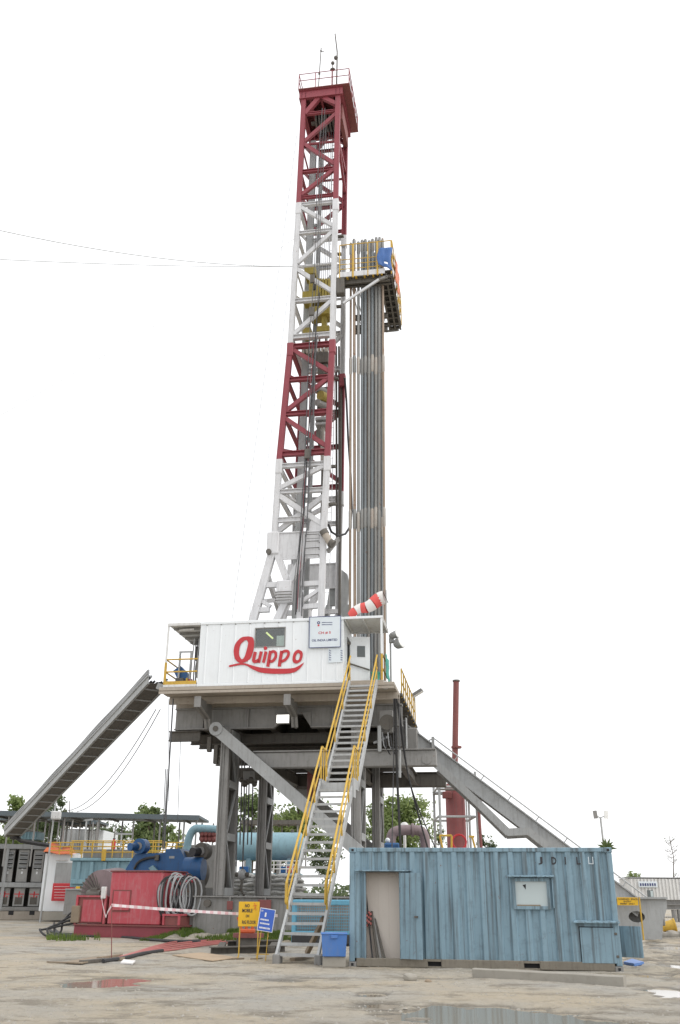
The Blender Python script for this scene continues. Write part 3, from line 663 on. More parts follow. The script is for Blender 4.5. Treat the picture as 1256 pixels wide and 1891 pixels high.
# racked drill pipe stands
PX = [648, 654, 662, 669, 675, 682, 688, 695, 701, 706.5]
PT = [449, 445, 447, 445, 444, 445, 442, 439, 439, 441]
jz = [17.75, 26.1]
pm = ['pipe_rust', 'pipe_rust', 'pipe', 'pipe_blue', 'pipe_blue', 'pipe', 'pipe_blue', 'pipe', 'pipe', 'pipe_rust']
for row in range(2):
    for k in range(10):
        if row and k in (0, 1, 2, 9): continue
        v = -1.95 + row * .8; tpx = PX[k]
        pt = rv(tpx, PT[k], -1.95); top = Vector((pt.x + row * .02, v, pt.z - row * random.uniform(.1, .5)))
        bx = lerp(.86, 2.20, k / 9) + (.12 if k == 9 else 0) + (-.08 if k == 0 else 0)
        bot = Vector((bx + row * .02, v + .1, 9.17))
        t = thing('drill_pipe', {0: 'slim brown drill pipe stand racked closest to the mast leg', 9: 'slim brown drill pipe stand set apart under the blue tarpaulin end'}.get(k, 'long steel drill pipe stand racked upright beside the mast'), 'drill pipe', tuple(bot), RIG, 'drill pipe stands racked beside the mast')
        r = .073 if k not in (0, 9) else .062
        mt = pm[k] if not row else random.choice(['pipe', 'pipe_blue', 'pipe_rust'])
        MB().tube(bot, top, r, 9).build('pipe_body', M[mt], t, True)
        for z in jz + [top.z - .3]:
            zz = z + random.uniform(-.12, .12); f = (zz - bot.z) / (top.z - bot.z); c = bot.lerp(top, f); d = (top - bot).normalized()
            if z > 30: MB().path([c - d * .5, c - d * .42, c + d * .2, c + d * .3], [r, r + .022, r + .022, r - .01], 9).build('tool_joint', M['pipe'], t, True)
            else: MB().path([c - d * .5, c - d * .4, c + d * .4, c + d * .5], [r, r + .02, r + .02, r], 9).build('tool_joint', M['collar'] if k in (6, 7, 0, 9, 2) or row else M['pipe'], t, True)

# monkey board
mbz = 31.2
mk = thing('monkey_board', 'grey racking platform with yellow rails jutting out from the mast', 'platform', (.5, -2.5, mbz), RIG)
m = MB(); m.box(.35, 2.62, -2.55, -2.05, mbz, mbz + .05); m.build('walkway', M['grey_lt'], mk)
m = MB(); m.bar((.3, -2.58, mbz + .02), (2.66, -2.58, mbz + .02), .06, .3); m.build('edge_channel', M['mast_white'], mk)
m = MB(); m.ibeam((.35, -2.3, mbz - .28), (2.9, -2.3, mbz - .28), .14, .26); m.ibeam((.5, -2.05, mbz - .3), (2.9, -2.05, mbz - .3), .14, .26); m.build('joist', M['grey_dk'], mk)
m = MB(); m.box(2.38, 3.05, -2.6, 2.4, mbz, mbz + .05); m.build('side_walkway', M['grey_dk'], mk)
for u in (2.4, 2.72, 3.0):
    MB().ibeam((u, -2.55, mbz - .2), (u, 2.4, mbz - .2), .1, .22).build('joist', M['grey_dk'], mk)
for k in range(10):
    y = -2.4 + k * .52; MB().bar((2.4, y, mbz - .2), (3.0, y, mbz - .2), .1, .16).build('joist', M['grey_dk'], mk)
for k in range(9):
    u = .75 + k * .175; MB().bar((u, -2.05, mbz + .2), (u, 2.2, mbz + .2), .035, .05).build('finger', M['grey'], mk)
MB().ibeam((.35, 2.25, mbz), (2.4, 2.25, mbz), .12, .25).build('joist', M['grey_dk'], mk)
for k in range(5):
    u = .7 + k * .45; MB().box(u - .05, u + .05, -2.58, -2.2, mbz - .17, mbz - .1 + .06).build('bracket', M['yellow'], mk)
rl = MB()
for zz in (.25, .55, .85, 1.8):
    rl.tube((.3, -2.6, mbz + .1 + zz), (3.0, -2.6, mbz + .1 + zz), .022 if zz < 1 else .028, 6)
ro = rl.build('guard_rail', M['yellow'], mk)
for u, w in ((.3, .03), (1.0, .055), (1.78, .03), (2.28, .055), (3.0, .03)):
    MB().tube((u, -2.6, mbz - .2), (u, -2.6, mbz + 1.9), w, 6).build('post', M['yellow'], ro)
rl = MB()
for zz in (.55, 1.1, 1.8): rl.tube((3.05, -2.6, mbz + .1 + zz), (3.05, 2.4, mbz + .1 + zz), .025, 6)
ro = rl.build('guard_rail', M['yellow'], mk)
for k in range(6): MB().tube((3.05, -2.6 + k, mbz), (3.05, -2.6 + k, mbz + 1.9), .03, 6).build('post', M['yellow'], ro)
rl = MB()
for k in range(4): rl.tube((2.2, 2.4, mbz + .1 + k * .6), (3.05, 2.4, mbz + .1 + k * .6), .025, 6)
for k in range(5): rl.tube((1.7 + k * .3, 2.4, mbz), (1.7 + k * .3, 2.4, mbz + 1.9), .025, 6)
rl.build('guard_rail', M['grey'], mk)
MB().bar(rv(634, 560, -2.45), rv(700, 516, -2.45), .1, .12).build('knee_brace', M['mast_white'], mk)
MB().bar(rv(700, 516, -2.45), rv(716, 511, -2.45), .14, .12).build('knee_brace', M['grey'], mk)
p = rv(712, 612, 2.4); MB().bar((p.x, 2.4, p.z), (2.9, 2.4, mbz - .3), .1, .1).build('knee_brace', M['grey'], mk)
MB().cbox(.1, .55, -2.6, -2.2, mbz - 1.1, mbz - .1, .04).build('hanger', M['grey_dk'], mk)
for k in range(2):   # lower set-back guides through the racked pipe
    z = zy(700, 535 + k * 25); MB().ibeam((.9, -.9, z - .5), (2.6, -.9, z - .5), .16, .3).build('guide_beam', M['grey_dk'], mk)
def tarp(name, label, p0, xd, w, h, mat, seed, cut=0.0):
    n, k = 12, 10; m = MB(); vs_ = []; fs = []
    xd = Vector(xd).normalized(); nn = Vector((0, 0, 1)).cross(xd)
    for j in range(k + 1):
        for i in range(n + 1):
            a, b = i / n, j / k
            off = .05 * mnoise.noise(Vector((a * 4 + seed, b * 3, seed))) + .025 * math.sin(a * 11 + b * 2 + seed)
            vs_.append(Vector(p0) + xd * (a * w + .05 * math.sin(b * 5 + seed)) + Vector((0, 0, -b * h * (1 - cut * (1 - a) * .5) - .02 * math.sin(a * 6.3 + seed))) + nn * (off - .06))
    for j in range(k):
        for i in range(n):
            if cut and (.45 < i / n < .72) and (.62 < j / k < .8): continue
            fs.append((j * (n + 1) + i, j * (n + 1) + i + 1, (j + 1) * (n + 1) + i + 1, (j + 1) * (n + 1) + i))
    m.add(vs_, fs); o = m.build(name, mat, frame=RIG, base=tuple(p0), smooth=True)
    md = o.modifiers.new('cloth_thickness', 'SOLIDIFY'); md.thickness = .012
    return tag(o, label, 'tarpaulin')
tarp('tarpaulin', 'torn blue tarpaulin tied to the racking platform rail', (2.32, -2.68, mbz + 1.35), (1, 0, 0), .72, 1.45, M['tarp_blue'], 2.0, .6)
tarp('tarpaulin', 'narrow orange tarpaulin hanging on the racking platform side rail', (3.13, -2.3, mbz + 1.3), (0, 1, 0), 1.8, 1.6, M['tarp_orange'], 5.0)
# ------------------------------------------------------------------ substructure
DZ = 9.08       # rig floor level
ss = thing('rig_substructure', 'grey steel substructure on lattice columns carrying the white cabin', 'substructure', (-1, -1, 0), RIG)
# floor deck: beige underside boards, then the dark floor proper
for k in range(4):
    MB().cbox(-6.15, 3.2, -6.68 + k * .56, -6.68 + k * .56 + .52, DZ - .13 - .035 * (k % 2), DZ, .012).build('deck_board', M['beige'], ss)
MB().box(-6.1, 3.3, -4.43, 3.6, DZ - .1, DZ).build('floor_plate', M['grey_dk'], ss)
MB().bar((-6.15, -6.66, DZ - .2), (3.2, -6.66, DZ - .2), .04, .1).build('edge_beam', M['beige'], ss)
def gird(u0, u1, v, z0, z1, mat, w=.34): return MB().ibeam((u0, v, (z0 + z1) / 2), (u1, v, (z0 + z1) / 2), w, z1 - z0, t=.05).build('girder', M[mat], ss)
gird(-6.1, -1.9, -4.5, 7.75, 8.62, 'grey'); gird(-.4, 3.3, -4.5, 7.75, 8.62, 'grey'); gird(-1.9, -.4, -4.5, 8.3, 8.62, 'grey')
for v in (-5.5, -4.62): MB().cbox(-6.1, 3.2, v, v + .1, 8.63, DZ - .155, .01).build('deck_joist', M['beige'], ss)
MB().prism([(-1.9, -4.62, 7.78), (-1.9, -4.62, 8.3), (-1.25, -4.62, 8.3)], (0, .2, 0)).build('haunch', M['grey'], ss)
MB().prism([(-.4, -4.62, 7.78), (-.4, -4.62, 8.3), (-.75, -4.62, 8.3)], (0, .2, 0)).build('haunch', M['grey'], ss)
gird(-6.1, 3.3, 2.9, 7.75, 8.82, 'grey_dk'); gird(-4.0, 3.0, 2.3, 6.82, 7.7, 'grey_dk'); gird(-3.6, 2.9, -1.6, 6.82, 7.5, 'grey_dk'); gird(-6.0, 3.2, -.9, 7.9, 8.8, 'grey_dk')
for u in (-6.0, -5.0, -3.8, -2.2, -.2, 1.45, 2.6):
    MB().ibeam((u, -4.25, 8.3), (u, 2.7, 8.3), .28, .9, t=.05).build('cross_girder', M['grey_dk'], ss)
for u in (-4.9, -3.0, -1.1, .5, 2.0): MB().box(u - .02, u + .02, -4.665, -4.53, 7.82, 8.56).build('web_stiffener', M['grey'], ss)
for v in (-3.2, -2.0, .4, 1.6): MB().ibeam((-5.8, v, 7.55), (3.0, v, 7.55), .22, .4, t=.04).build('joist', M['grey_dk'], ss)
MB().ibeam((-6.3, -4.55, 7.5), (-5.0, -4.55, 7.5), .3, .4).build('outrigger', M['grey_dk'], ss)
MB().ibeam((-6.3, 2.4, 7.4), (-4.5, 2.4, 7.4), .3, .4).build('outrigger', M['grey_dk'], ss)
# brackets under the cabin
for px in (367, 531):
    u = rv(px, 1280, -6.4).x
    b = MB(); b.prism([(u, -6.55, DZ - .36), (u, -6.55, DZ - .75), (u, -6.25, DZ - .8), (u, -5.2, DZ - 1.0), (u, -5.0, DZ - 1.38), (u, -4.68, DZ - 1.38), (u, -4.68, DZ - .36)], (.07, 0, 0))
    b.prism([(u - .1, -6.55, DZ - .75), (u - .1, -6.25, DZ - .8), (u - .1, -5.2, DZ - 1.0), (u - .1, -5.0, DZ - 1.38), (u - .1, -4.98, DZ - 1.34), (u - .1, -5.17, DZ - .96), (u - .1, -6.22, DZ - .76), (u - .1, -6.55, DZ - .71)], (.27, 0, 0))
    b.box(u - .1, u + .17, -6.6, -6.552, DZ - .78, DZ - .36)
    b.build('bracket', M['grey'], ss)
# lower tie beam running out to the ramp, and its twin at the far side
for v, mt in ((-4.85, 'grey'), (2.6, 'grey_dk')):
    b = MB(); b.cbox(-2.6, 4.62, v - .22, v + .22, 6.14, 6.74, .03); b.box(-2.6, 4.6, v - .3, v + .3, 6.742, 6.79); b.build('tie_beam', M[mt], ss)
b = MB(); b.tube((4.25, -5.1, 6.4), (4.25, -4.6, 6.4), .2, 16); b.build('pin', M['grey'], ss, True)
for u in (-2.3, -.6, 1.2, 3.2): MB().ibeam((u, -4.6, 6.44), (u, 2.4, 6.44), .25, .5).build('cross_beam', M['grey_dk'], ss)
# lattice columns
def column(u, v, z0, z1, w=.36, dep=1.75, mt='grey'):
    p = MB(); p.cbox(u, u + w, v, v + .3, z0, z1, .02); p.build('column_post', M[mt], ss)
    for q_ in (.06, .16): MB().tube((u + q_, v - .04, z0), (u + q_, v - .04, z1 - .4 * q_), .022, 6).build('conduit', M['grey'], ss)
    p = MB(); p.cbox(u, u + w, v + dep - .22, v + dep, z0, z1, .02); p.build('column_post', M[mt], ss)
    n = max(2, int((z1 - z0) / 1.9)); hs = (z1 - z0) / n
    for k in range(n + 1):
        zz = z0 + .15 + k * (z1 - z0 - .3) / n
        MB().box(u + .02, u + w + .015, v + .31, v + dep - .23, zz - .14, zz + .14).build('column_tie', M['grey_lt'], ss)
        if k < n:
            zn = zz + (z1 - z0 - .3) / n
            a, b_ = (zz, zn) if k % 2 else (zn, zz)
            for uu in (u + .05, u + w - .05):
                MB().bar((uu, v + .3, a), (uu, v + dep - .2, b_), .07, .12).build('column_lacing', M['grey_lt'], ss)
    q = MB(); q.box(u + .06, u + .1, v + .3, v + dep - .22, z0, z1); q.build('column_web', M['grey_dk'], ss)
BZ = 1.48
column(-3.98, -5.0, BZ, 7.72); column(-4.08, 2.0, BZ, 7.72, mt='grey'); column(1.29, -5.0, BZ, 7.72); column(1.24, 2.0, BZ, 7.72)
# pinned diagonal struts
for v in (-5.25, 2.9):
    p = rv(404, 1349, -5.0) + Vector((0, v + 5.0, 0)); q = rv(672, 1580, -5.0) + Vector((0, v + 5.0, 0))
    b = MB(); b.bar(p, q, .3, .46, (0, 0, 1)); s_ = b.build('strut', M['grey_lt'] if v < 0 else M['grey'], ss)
    MB().tube((p.x, v - .2, p.z), (p.x, v + .2, p.z), .27, 18).build('strut_eye', M['grey_lt'], s_, True)
    MB().tube((p.x, v - .24, p.z), (p.x, v + .24, p.z), .11, 12).build('strut_pin', M['grey_dk'], s_, True)
# base boxes
for v0 in (-5.35, 1.9):
    b = MB(); b.cbox(-6.4, 5.4, v0 + .1, v0 + 1.5, 0.0, BZ - .05, .02); b.build('base_box', M['grey'], ss)
    MB().box(-6.5, 5.5, v0, v0 + 1.6, BZ - .046, BZ).build('base_flange', M['grey'], ss)
    MB().box(-6.5, 5.5, v0, v0 + 1.6, .0, .06).build('base_flange', M['grey'], ss)
    for k in range(9):
        u = -5.9 + k * 1.35; MB().box(u - .025, u + .025, v0 + .0, v0 + .097, .062, BZ - .05).build('base_stiffener', M['grey'], ss)
for u in (-4.5, -1.0, 2.2, 4.6): MB().ibeam((u, -3.8, .5), (u, 1.9, .5), .4, .8, t=.06).build('base_spreader', M['grey_dk'], ss)
for px, w, h, mt in ((425, .22, .3, 'red_dk'), (489, .5, .38, 'red_dk')):
    p = rv(px, 1672, -5.35); MB().cbox(p.x - w / 2, p.x + w / 2, -5.40, -5.36, p.z - h / 2, p.z + h / 2, .01).build('placard', M[mt], ss)
p = rv(384, 1668, -5.3); MB().tube((p.x, -5.45, p.z), (p.x, -5.2, p.z), .13, 14).build('lifting_lug', M['grey_dk'], ss, True)
# clutter under the floor
rt = thing('rotary_table', 'dark rotary housing hanging below the middle of the rig floor', 'rotary table', (-.9, -1, 6.6), RIG)
MB().tube((-.9, -1, 6.9), (-.9, -1, 8.0), .75, 20).build('housing', M['grey_dk'], rt, True)
MB().tube((-.9, -1, 5.4), (-.9, -1, 6.9), .3, 16).build('bell_nipple', M['red_dk'], rt, True)
MB().path([(-1.2, -1, 5.8), (-1.6, -1.1, 5.8), (-1.75, -1.1, 5.5)], .07, 8).build('outlet', M['grey_dk'], rt, True)
hz = thing('hydraulic_winch', 'steel winch with pulleys bolted under the right end of the floor', 'winch', (2.75, -4.9, 7.0), RIG)
rbx(MB(), 700, 1312, 726, 1352, -5.0, -4.7).build('mount_plate', M['grey'], hz)
c = rv(716, 1335, -5.05); MB().tube((c.x, -5.2, c.z), (c.x, -4.9, c.z), .24, 16).build('drum', M['galv'], hz, True)
MB().tube((c.x, -5.25, c.z), (c.x, -5.2, c.z), .3, 16).build('flange', M['grey_dk'], hz, True)
c = rv(703, 1360, -5.05); MB().path([rv(690, 1372, -5.1), rv(702, 1368, -5.1), rv(712, 1362, -5.1), rv(718, 1360, -5.1)], .05, 6).build('hose', M['hose_grey'], hz, True)
rbx(MB(), 697, 1340, 704, 1388, -5.3, -5.1).build('hanger', M['grey_lt'], hz)
rbx(MB(), 730, 1330, 750, 1378, -3.6, -2.8).build('panel', M['grey'], hz)
rbx(MB(), 748, 1325, 752, 1385, -3.8, -3.6).build('post', M['grey_lt'], hz)
for k in range(4):
    p = rv(706 + k * 5, 1352 + (k % 2) * 6, -5.15); MB().path([p, p + Vector((.05, 0, -.5)), p + Vector((.2, .1, -.75)), p + Vector((.35, .2, -.55))], .025, 5).build('hose', M['rubber'] if k % 2 else M['hose_grey'], hz, True)
fs = thing('floor_railing', 'worn yellow railing along the right edge of the rig floor', 'railing', (3.2, -4, DZ), RIG)
for k in range(8):
    v = -4.2 + k * 1.0; MB().tube((3.25, v, DZ - .15), (3.25, v, DZ + 1.05), .03, 6).build('post', M['yellow'], fs)
for zz in (.5, 1.05): MB().tube((3.25, -4.2, DZ + zz), (3.25, 2.8, DZ + zz), .028, 6).build('rail', M['yellow'], fs)
MB().box(3.2, 3.22, -4.2, 2.8, DZ, DZ + .15).build('toe_board', M['beige'], fs)
# lit floodlight under the floor
fl2 = thing('floodlight', 'lit square floodlight under the rig floor beside the girder haunch', 'floodlight', tuple(rv(523, 1328, -4.85)), RIG)
a = rv(512, 1321, -4.8); b = rv(534, 1335, -4.8)
MB().cbox(a.x - .03, b.x + .03, -4.85, -4.66, b.z - .03, a.z + .03, .03).build('housing', M['grey_lt'], fl2)
MB().box(a.x, b.x, -4.862, -4.853, b.z, a.z).build('lens', M['lit_lamp'], fl2)
# hanging chains and ropes below the floor
def chain(name, label, pts, r, mat='cable', grp=None, cat='rope'):
    b = tuple(pts[-1]); o = MB().path(pts, r, 5).build(name, M[mat], frame=RIG, base=b); return tag(o, label, cat, grp)
for k, (x, y0, y1, v) in enumerate(((447, 1430, 1560, -2.6), (452, 1430, 1620, -2.6), (461, 1428, 1560, -2.4), (468, 1430, 1560, -2.4), (440, 1450, 1600, -2.2))):
    chain('hoist_chain', 'dark hoist chain hanging between the left lattice columns', [rv(x, y0 - 30, v), rv(x - 2, (y0 + y1) / 2, v), rv(x - 4, y1, v)], .03, grp='hoist chains below the floor', cat='chain')
hk = thing('hook_block', 'grey hook block hanging low between the left lattice columns', 'hook block', tuple(rv(446, 1650, -2.6)), RIG)
c = rv(447, 1615, -2.6)
m = MB(); m.ball((c.x, -2.6, c.z), .2, 12, 8, (1, .6, 1.1)); m.build('cheek', M['galv'], hk, True)
MB().tube((c.x - .28, -2.6, c.z), (c.x + .28, -2.6, c.z), .09, 10).build('axle', M['grey_dk'], hk, True)
MB().path([c + Vector((0, 0, -.2)), c + Vector((0, 0, -.6)), c + Vector((.12, 0, -.75)), c + Vector((0, 0, -.88)), c + Vector((-.12, 0, -.78))], .05, 8).build('hook', M['grey_dk'], hk, True)
MB().tube(c, c + Vector((.05, 0, 4.2)), .025, 6).build('rope', M['cable'], hk)
mm = thing('hoist_trolley', 'rusty chain hoist trolley under the floor by the left column', 'hoist', tuple(rv(455, 1432, -2.6)), RIG)
rbx(MB(), 441, 1418, 476, 1438, -2.9, -2.2).build('trolley', M['grey_dk'], mm)
rbx(MB(), 449, 1424, 470, 1444, -2.95, -2.4).build('hoist_body', M['grey'], mm)
for k in range(5):
    p = rv(446 + k * 6, 1440 + (k * 7) % 10, -2.9); m = MB(); m.ball(tuple(p), .12 + .03 * (k % 2), 8, 5); m.build('coil', M['grey_dk'], mm, True)

# ------------------------------------------------------------------ doghouse
DV, DB, DT = -6.6, DZ + .02, 11.72
DU0, DU1 = rv(363.5, 1264, DV).x, rv(634, 1261, DV).x
dh = thing('doghouse', 'white corrugated steel cabin with big red lettering on the rig floor', 'cabin', (DU0, DV, DB), RIG)
seams = [363.5, 380, 406.5, 433, 460, 487, 513.5, 541, 568, 595, 622, 634]
wu = [DU0] + [rv(x, 1200, DV).x for x in seams[1:-1]] + [DU1]
WX0, WX1 = rv(472, 1178, DV).x, rv(526, 1178, DV).x; WZ1, WZ0 = rv(500, 1160, DV).z, rv(500, 1194, DV).z
for i in range(len(wu) - 1):
    a, b = wu[i] + .004, wu[i + 1] - .004
    def panel(a, b, z0, z1):
        m = MB(); m.cbox(a, b, DV, DV + .05, z0, z1, .012)
        return m
    parts = []
    if a < WX1 and b > WX0:
        if a < WX0 - .01: parts.append((a, WX0, DB + .1, DT - .12))
        if b > WX1 + .01: parts.append((WX1, b, DB + .1, DT - .12))
        parts += [(max(a, WX0), min(b, WX1), DB + .1, WZ0), (max(a, WX0), min(b, WX1), WZ1, DT - .12)]
    else: parts = [(a, b, DB + .1, DT - .12)]
    for p in parts: panel(*p).build('wall_panel', M['white'], dh)
    if 0 < i: 
        m = MB(); zz0, zz1 = DB + .1, DT - .13
        if not (WX0 < wu[i] < WX1): m.prism([(wu[i] - .035, DV + .001, zz0), (wu[i] + .035, DV + .001, zz0), (wu[i] + .012, DV - .022, zz0), (wu[i] - .012, DV - .022, zz0)], (0, 0, zz1 - zz0))
        else:
            for q0, q1 in ((zz0, WZ0 - .05), (WZ1 + .05, zz1)): m.prism([(wu[i] - .035, DV + .001, q0), (wu[i] + .035, DV + .001, q0), (wu[i] + .012, DV - .022, q0), (wu[i] - .012, DV - .022, q0)], (0, 0, q1 - q0))
        m.build('wall_rib', M['white'], dh)
        MB().cbox(wu[i] - .03, wu[i] + .03, DV - .05, DV - .0, DT - .16, DT - .125, .008).build('clip', M['grey'], dh)
DD = DV + 2.4
MB().cbox(DU0 - .01, DU1 + .01, DV - .03, DV + .08, DT - .12, DT, .015).build('top_rail', M['white'], dh)
MB().cbox(DU0 - .01, DU1 + .01, DV - .02, DV + .08, DB, DB + .1, .01).build('bottom_rail', M['white'], dh)
MB().box(DU0, DU0 + .05, DV + .06, DD, DB, DT - .02).build('side_wall', M['white'], dh)
m = MB(); m.box(DU1 - .05, DU1, DV + .06, DV + 1.0, DB, DT - .02); m.box(DU1 - .05, DU1, DV + 1.9, DD, DB, DT - .02); m.box(DU1 - .05, DU1, DV + 1.0, DV + 1.9, DB + 2.1, DT - .02); m.build('side_wall', M['white'], dh)
MB().box(DU0, DU1, DD - .05, DD, DB, DT - .02).build('back_wall', M['white'], dh)
MB().box(DU0, DU1, DV + .08, DD, DT - .03, DT).build('roof', M['white'], dh)
MB().box(DU0 + .05, DU1 - .05, DV + .06, DD - .05, DB + .002, DB + .03).build('floor', M['grey_dk'], dh)
MB().box(WX0 - .3, WX1 + .6, DV + 1.2, DV + 1.24, DB + .3, DT - .1).build('dark_backing', M['grey_dk'], dh)  # dark panel added behind the window so the interior looks dark
# window with its pane, frame, paper and the lit tube behind it
wn_ = MB(); 
for a in ((WX0 - .03, WX1 + .03, WZ1 - .01, WZ1 + .03), (WX0 - .03, WX1 + .03, WZ0 - .03, WZ0 + .01), (WX0 - .03, WX0 + .01, WZ0, WZ1), (WX1 - .01, WX1 + .03, WZ0, WZ1)):
    wn_.box(a[0], a[1], DV - .025, DV + .03, a[2], a[3])
wo = wn_.build('window', M['grey'], dh)
gl = bpy.data.materials.new('clear_glass'); gl.use_nodes = True; t_ = gl.node_tree; t_.nodes.remove(t_.nodes['Principled BSDF'])
tr = nd(t_, 'ShaderNodeBsdfTransparent'); tr.inputs[0].default_value = (.8, .85, .83, 1); gs = nd(t_, 'ShaderNodeBsdfGlossy'); gs.inputs['Roughness'].default_value = .03
mx = nd(t_, 'ShaderNodeMixShader'); mx.inputs[0].default_value = .10
t_.links.new(tr.outputs[0], mx.inputs[1]); t_.links.new(gs.outputs[0], mx.inputs[2]); t_.links.new(mx.outputs[0], t_.nodes['Material Output'].inputs['Surface'])
MB().box(WX0, WX1, DV + .005, DV + .012, WZ0, WZ1).build('pane', gl, wo)
p = rv(517, 1183, DV + .03); MB().box(rv(511, 1183, DV + .03).x, rv(525, 1183, DV + .03).x, DV + .02, DV + .03, WZ0, rv(517, 1174, DV + .03).z).build('notice_paper', M['white_dirty'], wo)
MB().tube(rv(492, 1168, DV + .5), rv(504, 1179, DV + .5), .035, 8).build('lamp_tube', M['lit_tube'], wo, True)
# hand painted lettering
def lp(x, y, d=.030): 
    q = rv(410 + x / 5.024, 1130 + y / 5.024, DV); return (q.x, DV - d, q.z)
def stroke(m, pts, w):
    pts = [Vector((a, b)) for a, b in pts]; ws = w if isinstance(w, list) else [w] * len(pts)
    L = []; Rr = []
    for i, p in enumerate(pts):
        t = (pts[min(i + 1, len(pts) - 1)] - pts[max(i - 1, 0)]).normalized(); n = Vector((-t.y, t.x)) * (ws[i] / 2)
        L.append(p + n); Rr.append(p - n)
    m.add([lp(*q) for q in L] + [lp(*q) for q in Rr], [(i, i + 1, len(pts) + i + 1, len(pts) + i) for i in range(len(pts) - 1)])
def spline(pts, n=8):
    out = []; P = [Vector(p) for p in pts]
    for i in range(len(P) - 1):
        a, b, c, d = P[max(i - 1, 0)], P[i], P[i + 1], P[min(i + 2, len(P) - 1)]
        for k in range(n):
            t = k / n; out.append(.5 * ((2 * b) + (c - a) * t + (2 * a - 5 * b + 4 * c - d) * t * t + (3 * b - a - 3 * c + d) * t ** 3))
    return [tuple(p) for p in out + [P[-1]]]
def ring(m, outer, inner):
    o = spline(outer + [outer[0]], 4)[:-1]; i_ = spline(inner + [inner[0]], 4)[:-1]; n = len(o)
    m.add([lp(*q) for q in o] + [lp(*q) for q in i_], [(k, (k + 1) % n, n + (k + 1) % n, n + k) for k in range(n)])
lg = []
m = MB(); ring(m, [(245, 228), (288, 240), (300, 290), (290, 370), (255, 445), (175, 476), (125, 440), (110, 370), (125, 300), (180, 240)], [(230, 262), (243, 280), (243, 300), (232, 350), (212, 415), (186, 440), (163, 405), (162, 355), (175, 305), (205, 272)]); lg.append(m)
m = MB(); stroke(m, spline([(312, 372), (300, 420), (296, 455), (312, 462), (345, 448)]), 30); stroke(m, [(366, 368), (352, 430), (342, 474)], 28); lg.append(m)
m = MB(); stroke(m, [(410, 368), (396, 430), (385, 473)], 28); c = [(405 + 17 * math.cos(g * .6283), 338 + 17 * math.sin(g * .6283)) for g in range(10)]; m.add([lp(*q) for q in c], [tuple(range(10))]); lg.append(m)
m = MB(); stroke(m, [(452, 362), (440, 430), (426, 510)], 30); stroke(m, spline([(452, 378), (480, 368), (500, 385), (498, 420), (475, 455), (440, 462)]), 26); lg.append(m)
m = MB(); stroke(m, [(556, 362), (545, 430), (533, 508)], 30); stroke(m, spline([(556, 378), (590, 364), (616, 372), (616, 405), (588, 445), (545, 464)]), 26); lg.append(m)
m = MB(); ring(m, [(710, 350), (745, 370), (750, 410), (735, 455), (695, 480), (665, 470), (655, 440), (663, 395), (685, 362)], [(708, 382), (722, 392), (724, 412), (716, 440), (700, 450), (688, 444), (684, 430), (688, 408), (697, 390)]); lg.append(m)
for m in lg: m.build('painted_letter', M['logo'], dh)
m = MB(); top = spline([(65, 498), (95, 490), (160, 477), (215, 478), (290, 500), (370, 518), (500, 527), (640, 525), (700, 508), (762, 470)], 4); bot = spline([(66, 512), (100, 508), (170, 494), (225, 499), (290, 535), (370, 566), (510, 576), (650, 568), (720, 530), (762, 474)], 4)
n = len(top); m.add([lp(*q) for q in top] + [lp(*q) for q in bot], [(k, k + 1, n + k + 1, n + k) for k in range(n - 1)]); m.build('painted_swoosh', M['logo'], dh)
# company board
sb = thing('company_board', 'pale blue board reading OIL INDIA LIMITED on the cabin wall', 'sign', tuple(rv(600, 1195, DV - .1)), RIG)
a = rv(571.5, 1139, DV - .09); b = rv(629.5, 1195, DV - .09)
MB().box(a.x, b.x, DV - .09, DV - .05, b.z, a.z).build('board', M['sign_white'], sb)
m = MB(); w = .025; yb = (DV - .098, DV - .088); m.box(a.x, b.x, *yb, b.z, b.z + w); m.box(a.x, b.x, *yb, a.z - w, a.z); m.box(a.x, a.x + w, *yb, b.z + w, a.z - w); m.box(b.x - w, b.x, *yb, b.z + w, a.z - w); m.build('border', M['navy'], sb)
def dog_text(s, px, py, w, h, mat, parent, v=DV - .092, name='lettering', bold=.02):
    q = rv(px, py, v); return text_mb(s, (q.x, v, q.z), (1, 0, 0), (0, 0, 1), w, h, .002, bold=bold).build(name, M[mat], parent)
dog_text('CH # 5', 599.5, 1168.5, .50, .11, 'printred', sb); dog_text('OIL INDIA LIMITED', 599.5, 1182, 1.02, .095, 'navy', sb)
for k, (py, w) in enumerate(((1149.5, .42), (1153.5, .46))):
    for j in range(9):
        q = rv(594.5 + j * 2.2, py, DV - .092); MB().box(q.x, q.x + .036, DV - .096, DV - .091, q.z - .014, q.z + .014).build('small_print', M['navy'], sb)
q = rv(588.5, 1150, DV - .092); m = MB(); nn = 14
m.add([(q.x + r * math.cos(2 * math.pi * k / nn), DV - .094, q.z + r * math.sin(2 * math.pi * k / nn)) for r in (.062, .028) for k in range(nn)], [(k, (k + 1) % nn, nn + (k + 1) % nn, nn + k) for k in range(nn)]); m.build('emblem_ring', M['navy'], sb)
MB().box(q.x - .035, q.x + .035, DV - .096, DV - .092, q.z - .14, q.z - .075).build('emblem_foot', M['printred'], sb)
st_ = thing('safety_sticker', 'small safety sticker with blue upright lettering below the company board', 'sticker', tuple(rv(620, 1222, DV - .03)), RIG)
a = rv(606.5, 1197, DV - .03); b = rv(635, 1223, DV - .03); MB().box(a.x, b.x - .05, DV - .034, DV - .024, b.z, a.z).build('sheet', M['sign_white'], st_)
for k in range(5):
    for px in (610, 631): 
        q = rv(px, 1201 + k * 4.2, DV - .04); m = MB(); m.box(q.x - .035, q.x + .035, DV - .04, DV - .036, q.z - .03, q.z - .008); m.box(q.x - .035, q.x - .012, DV - .04, DV - .036, q.z - .008, q.z + .025); m.build('blue_letter', M['navy'], st_)
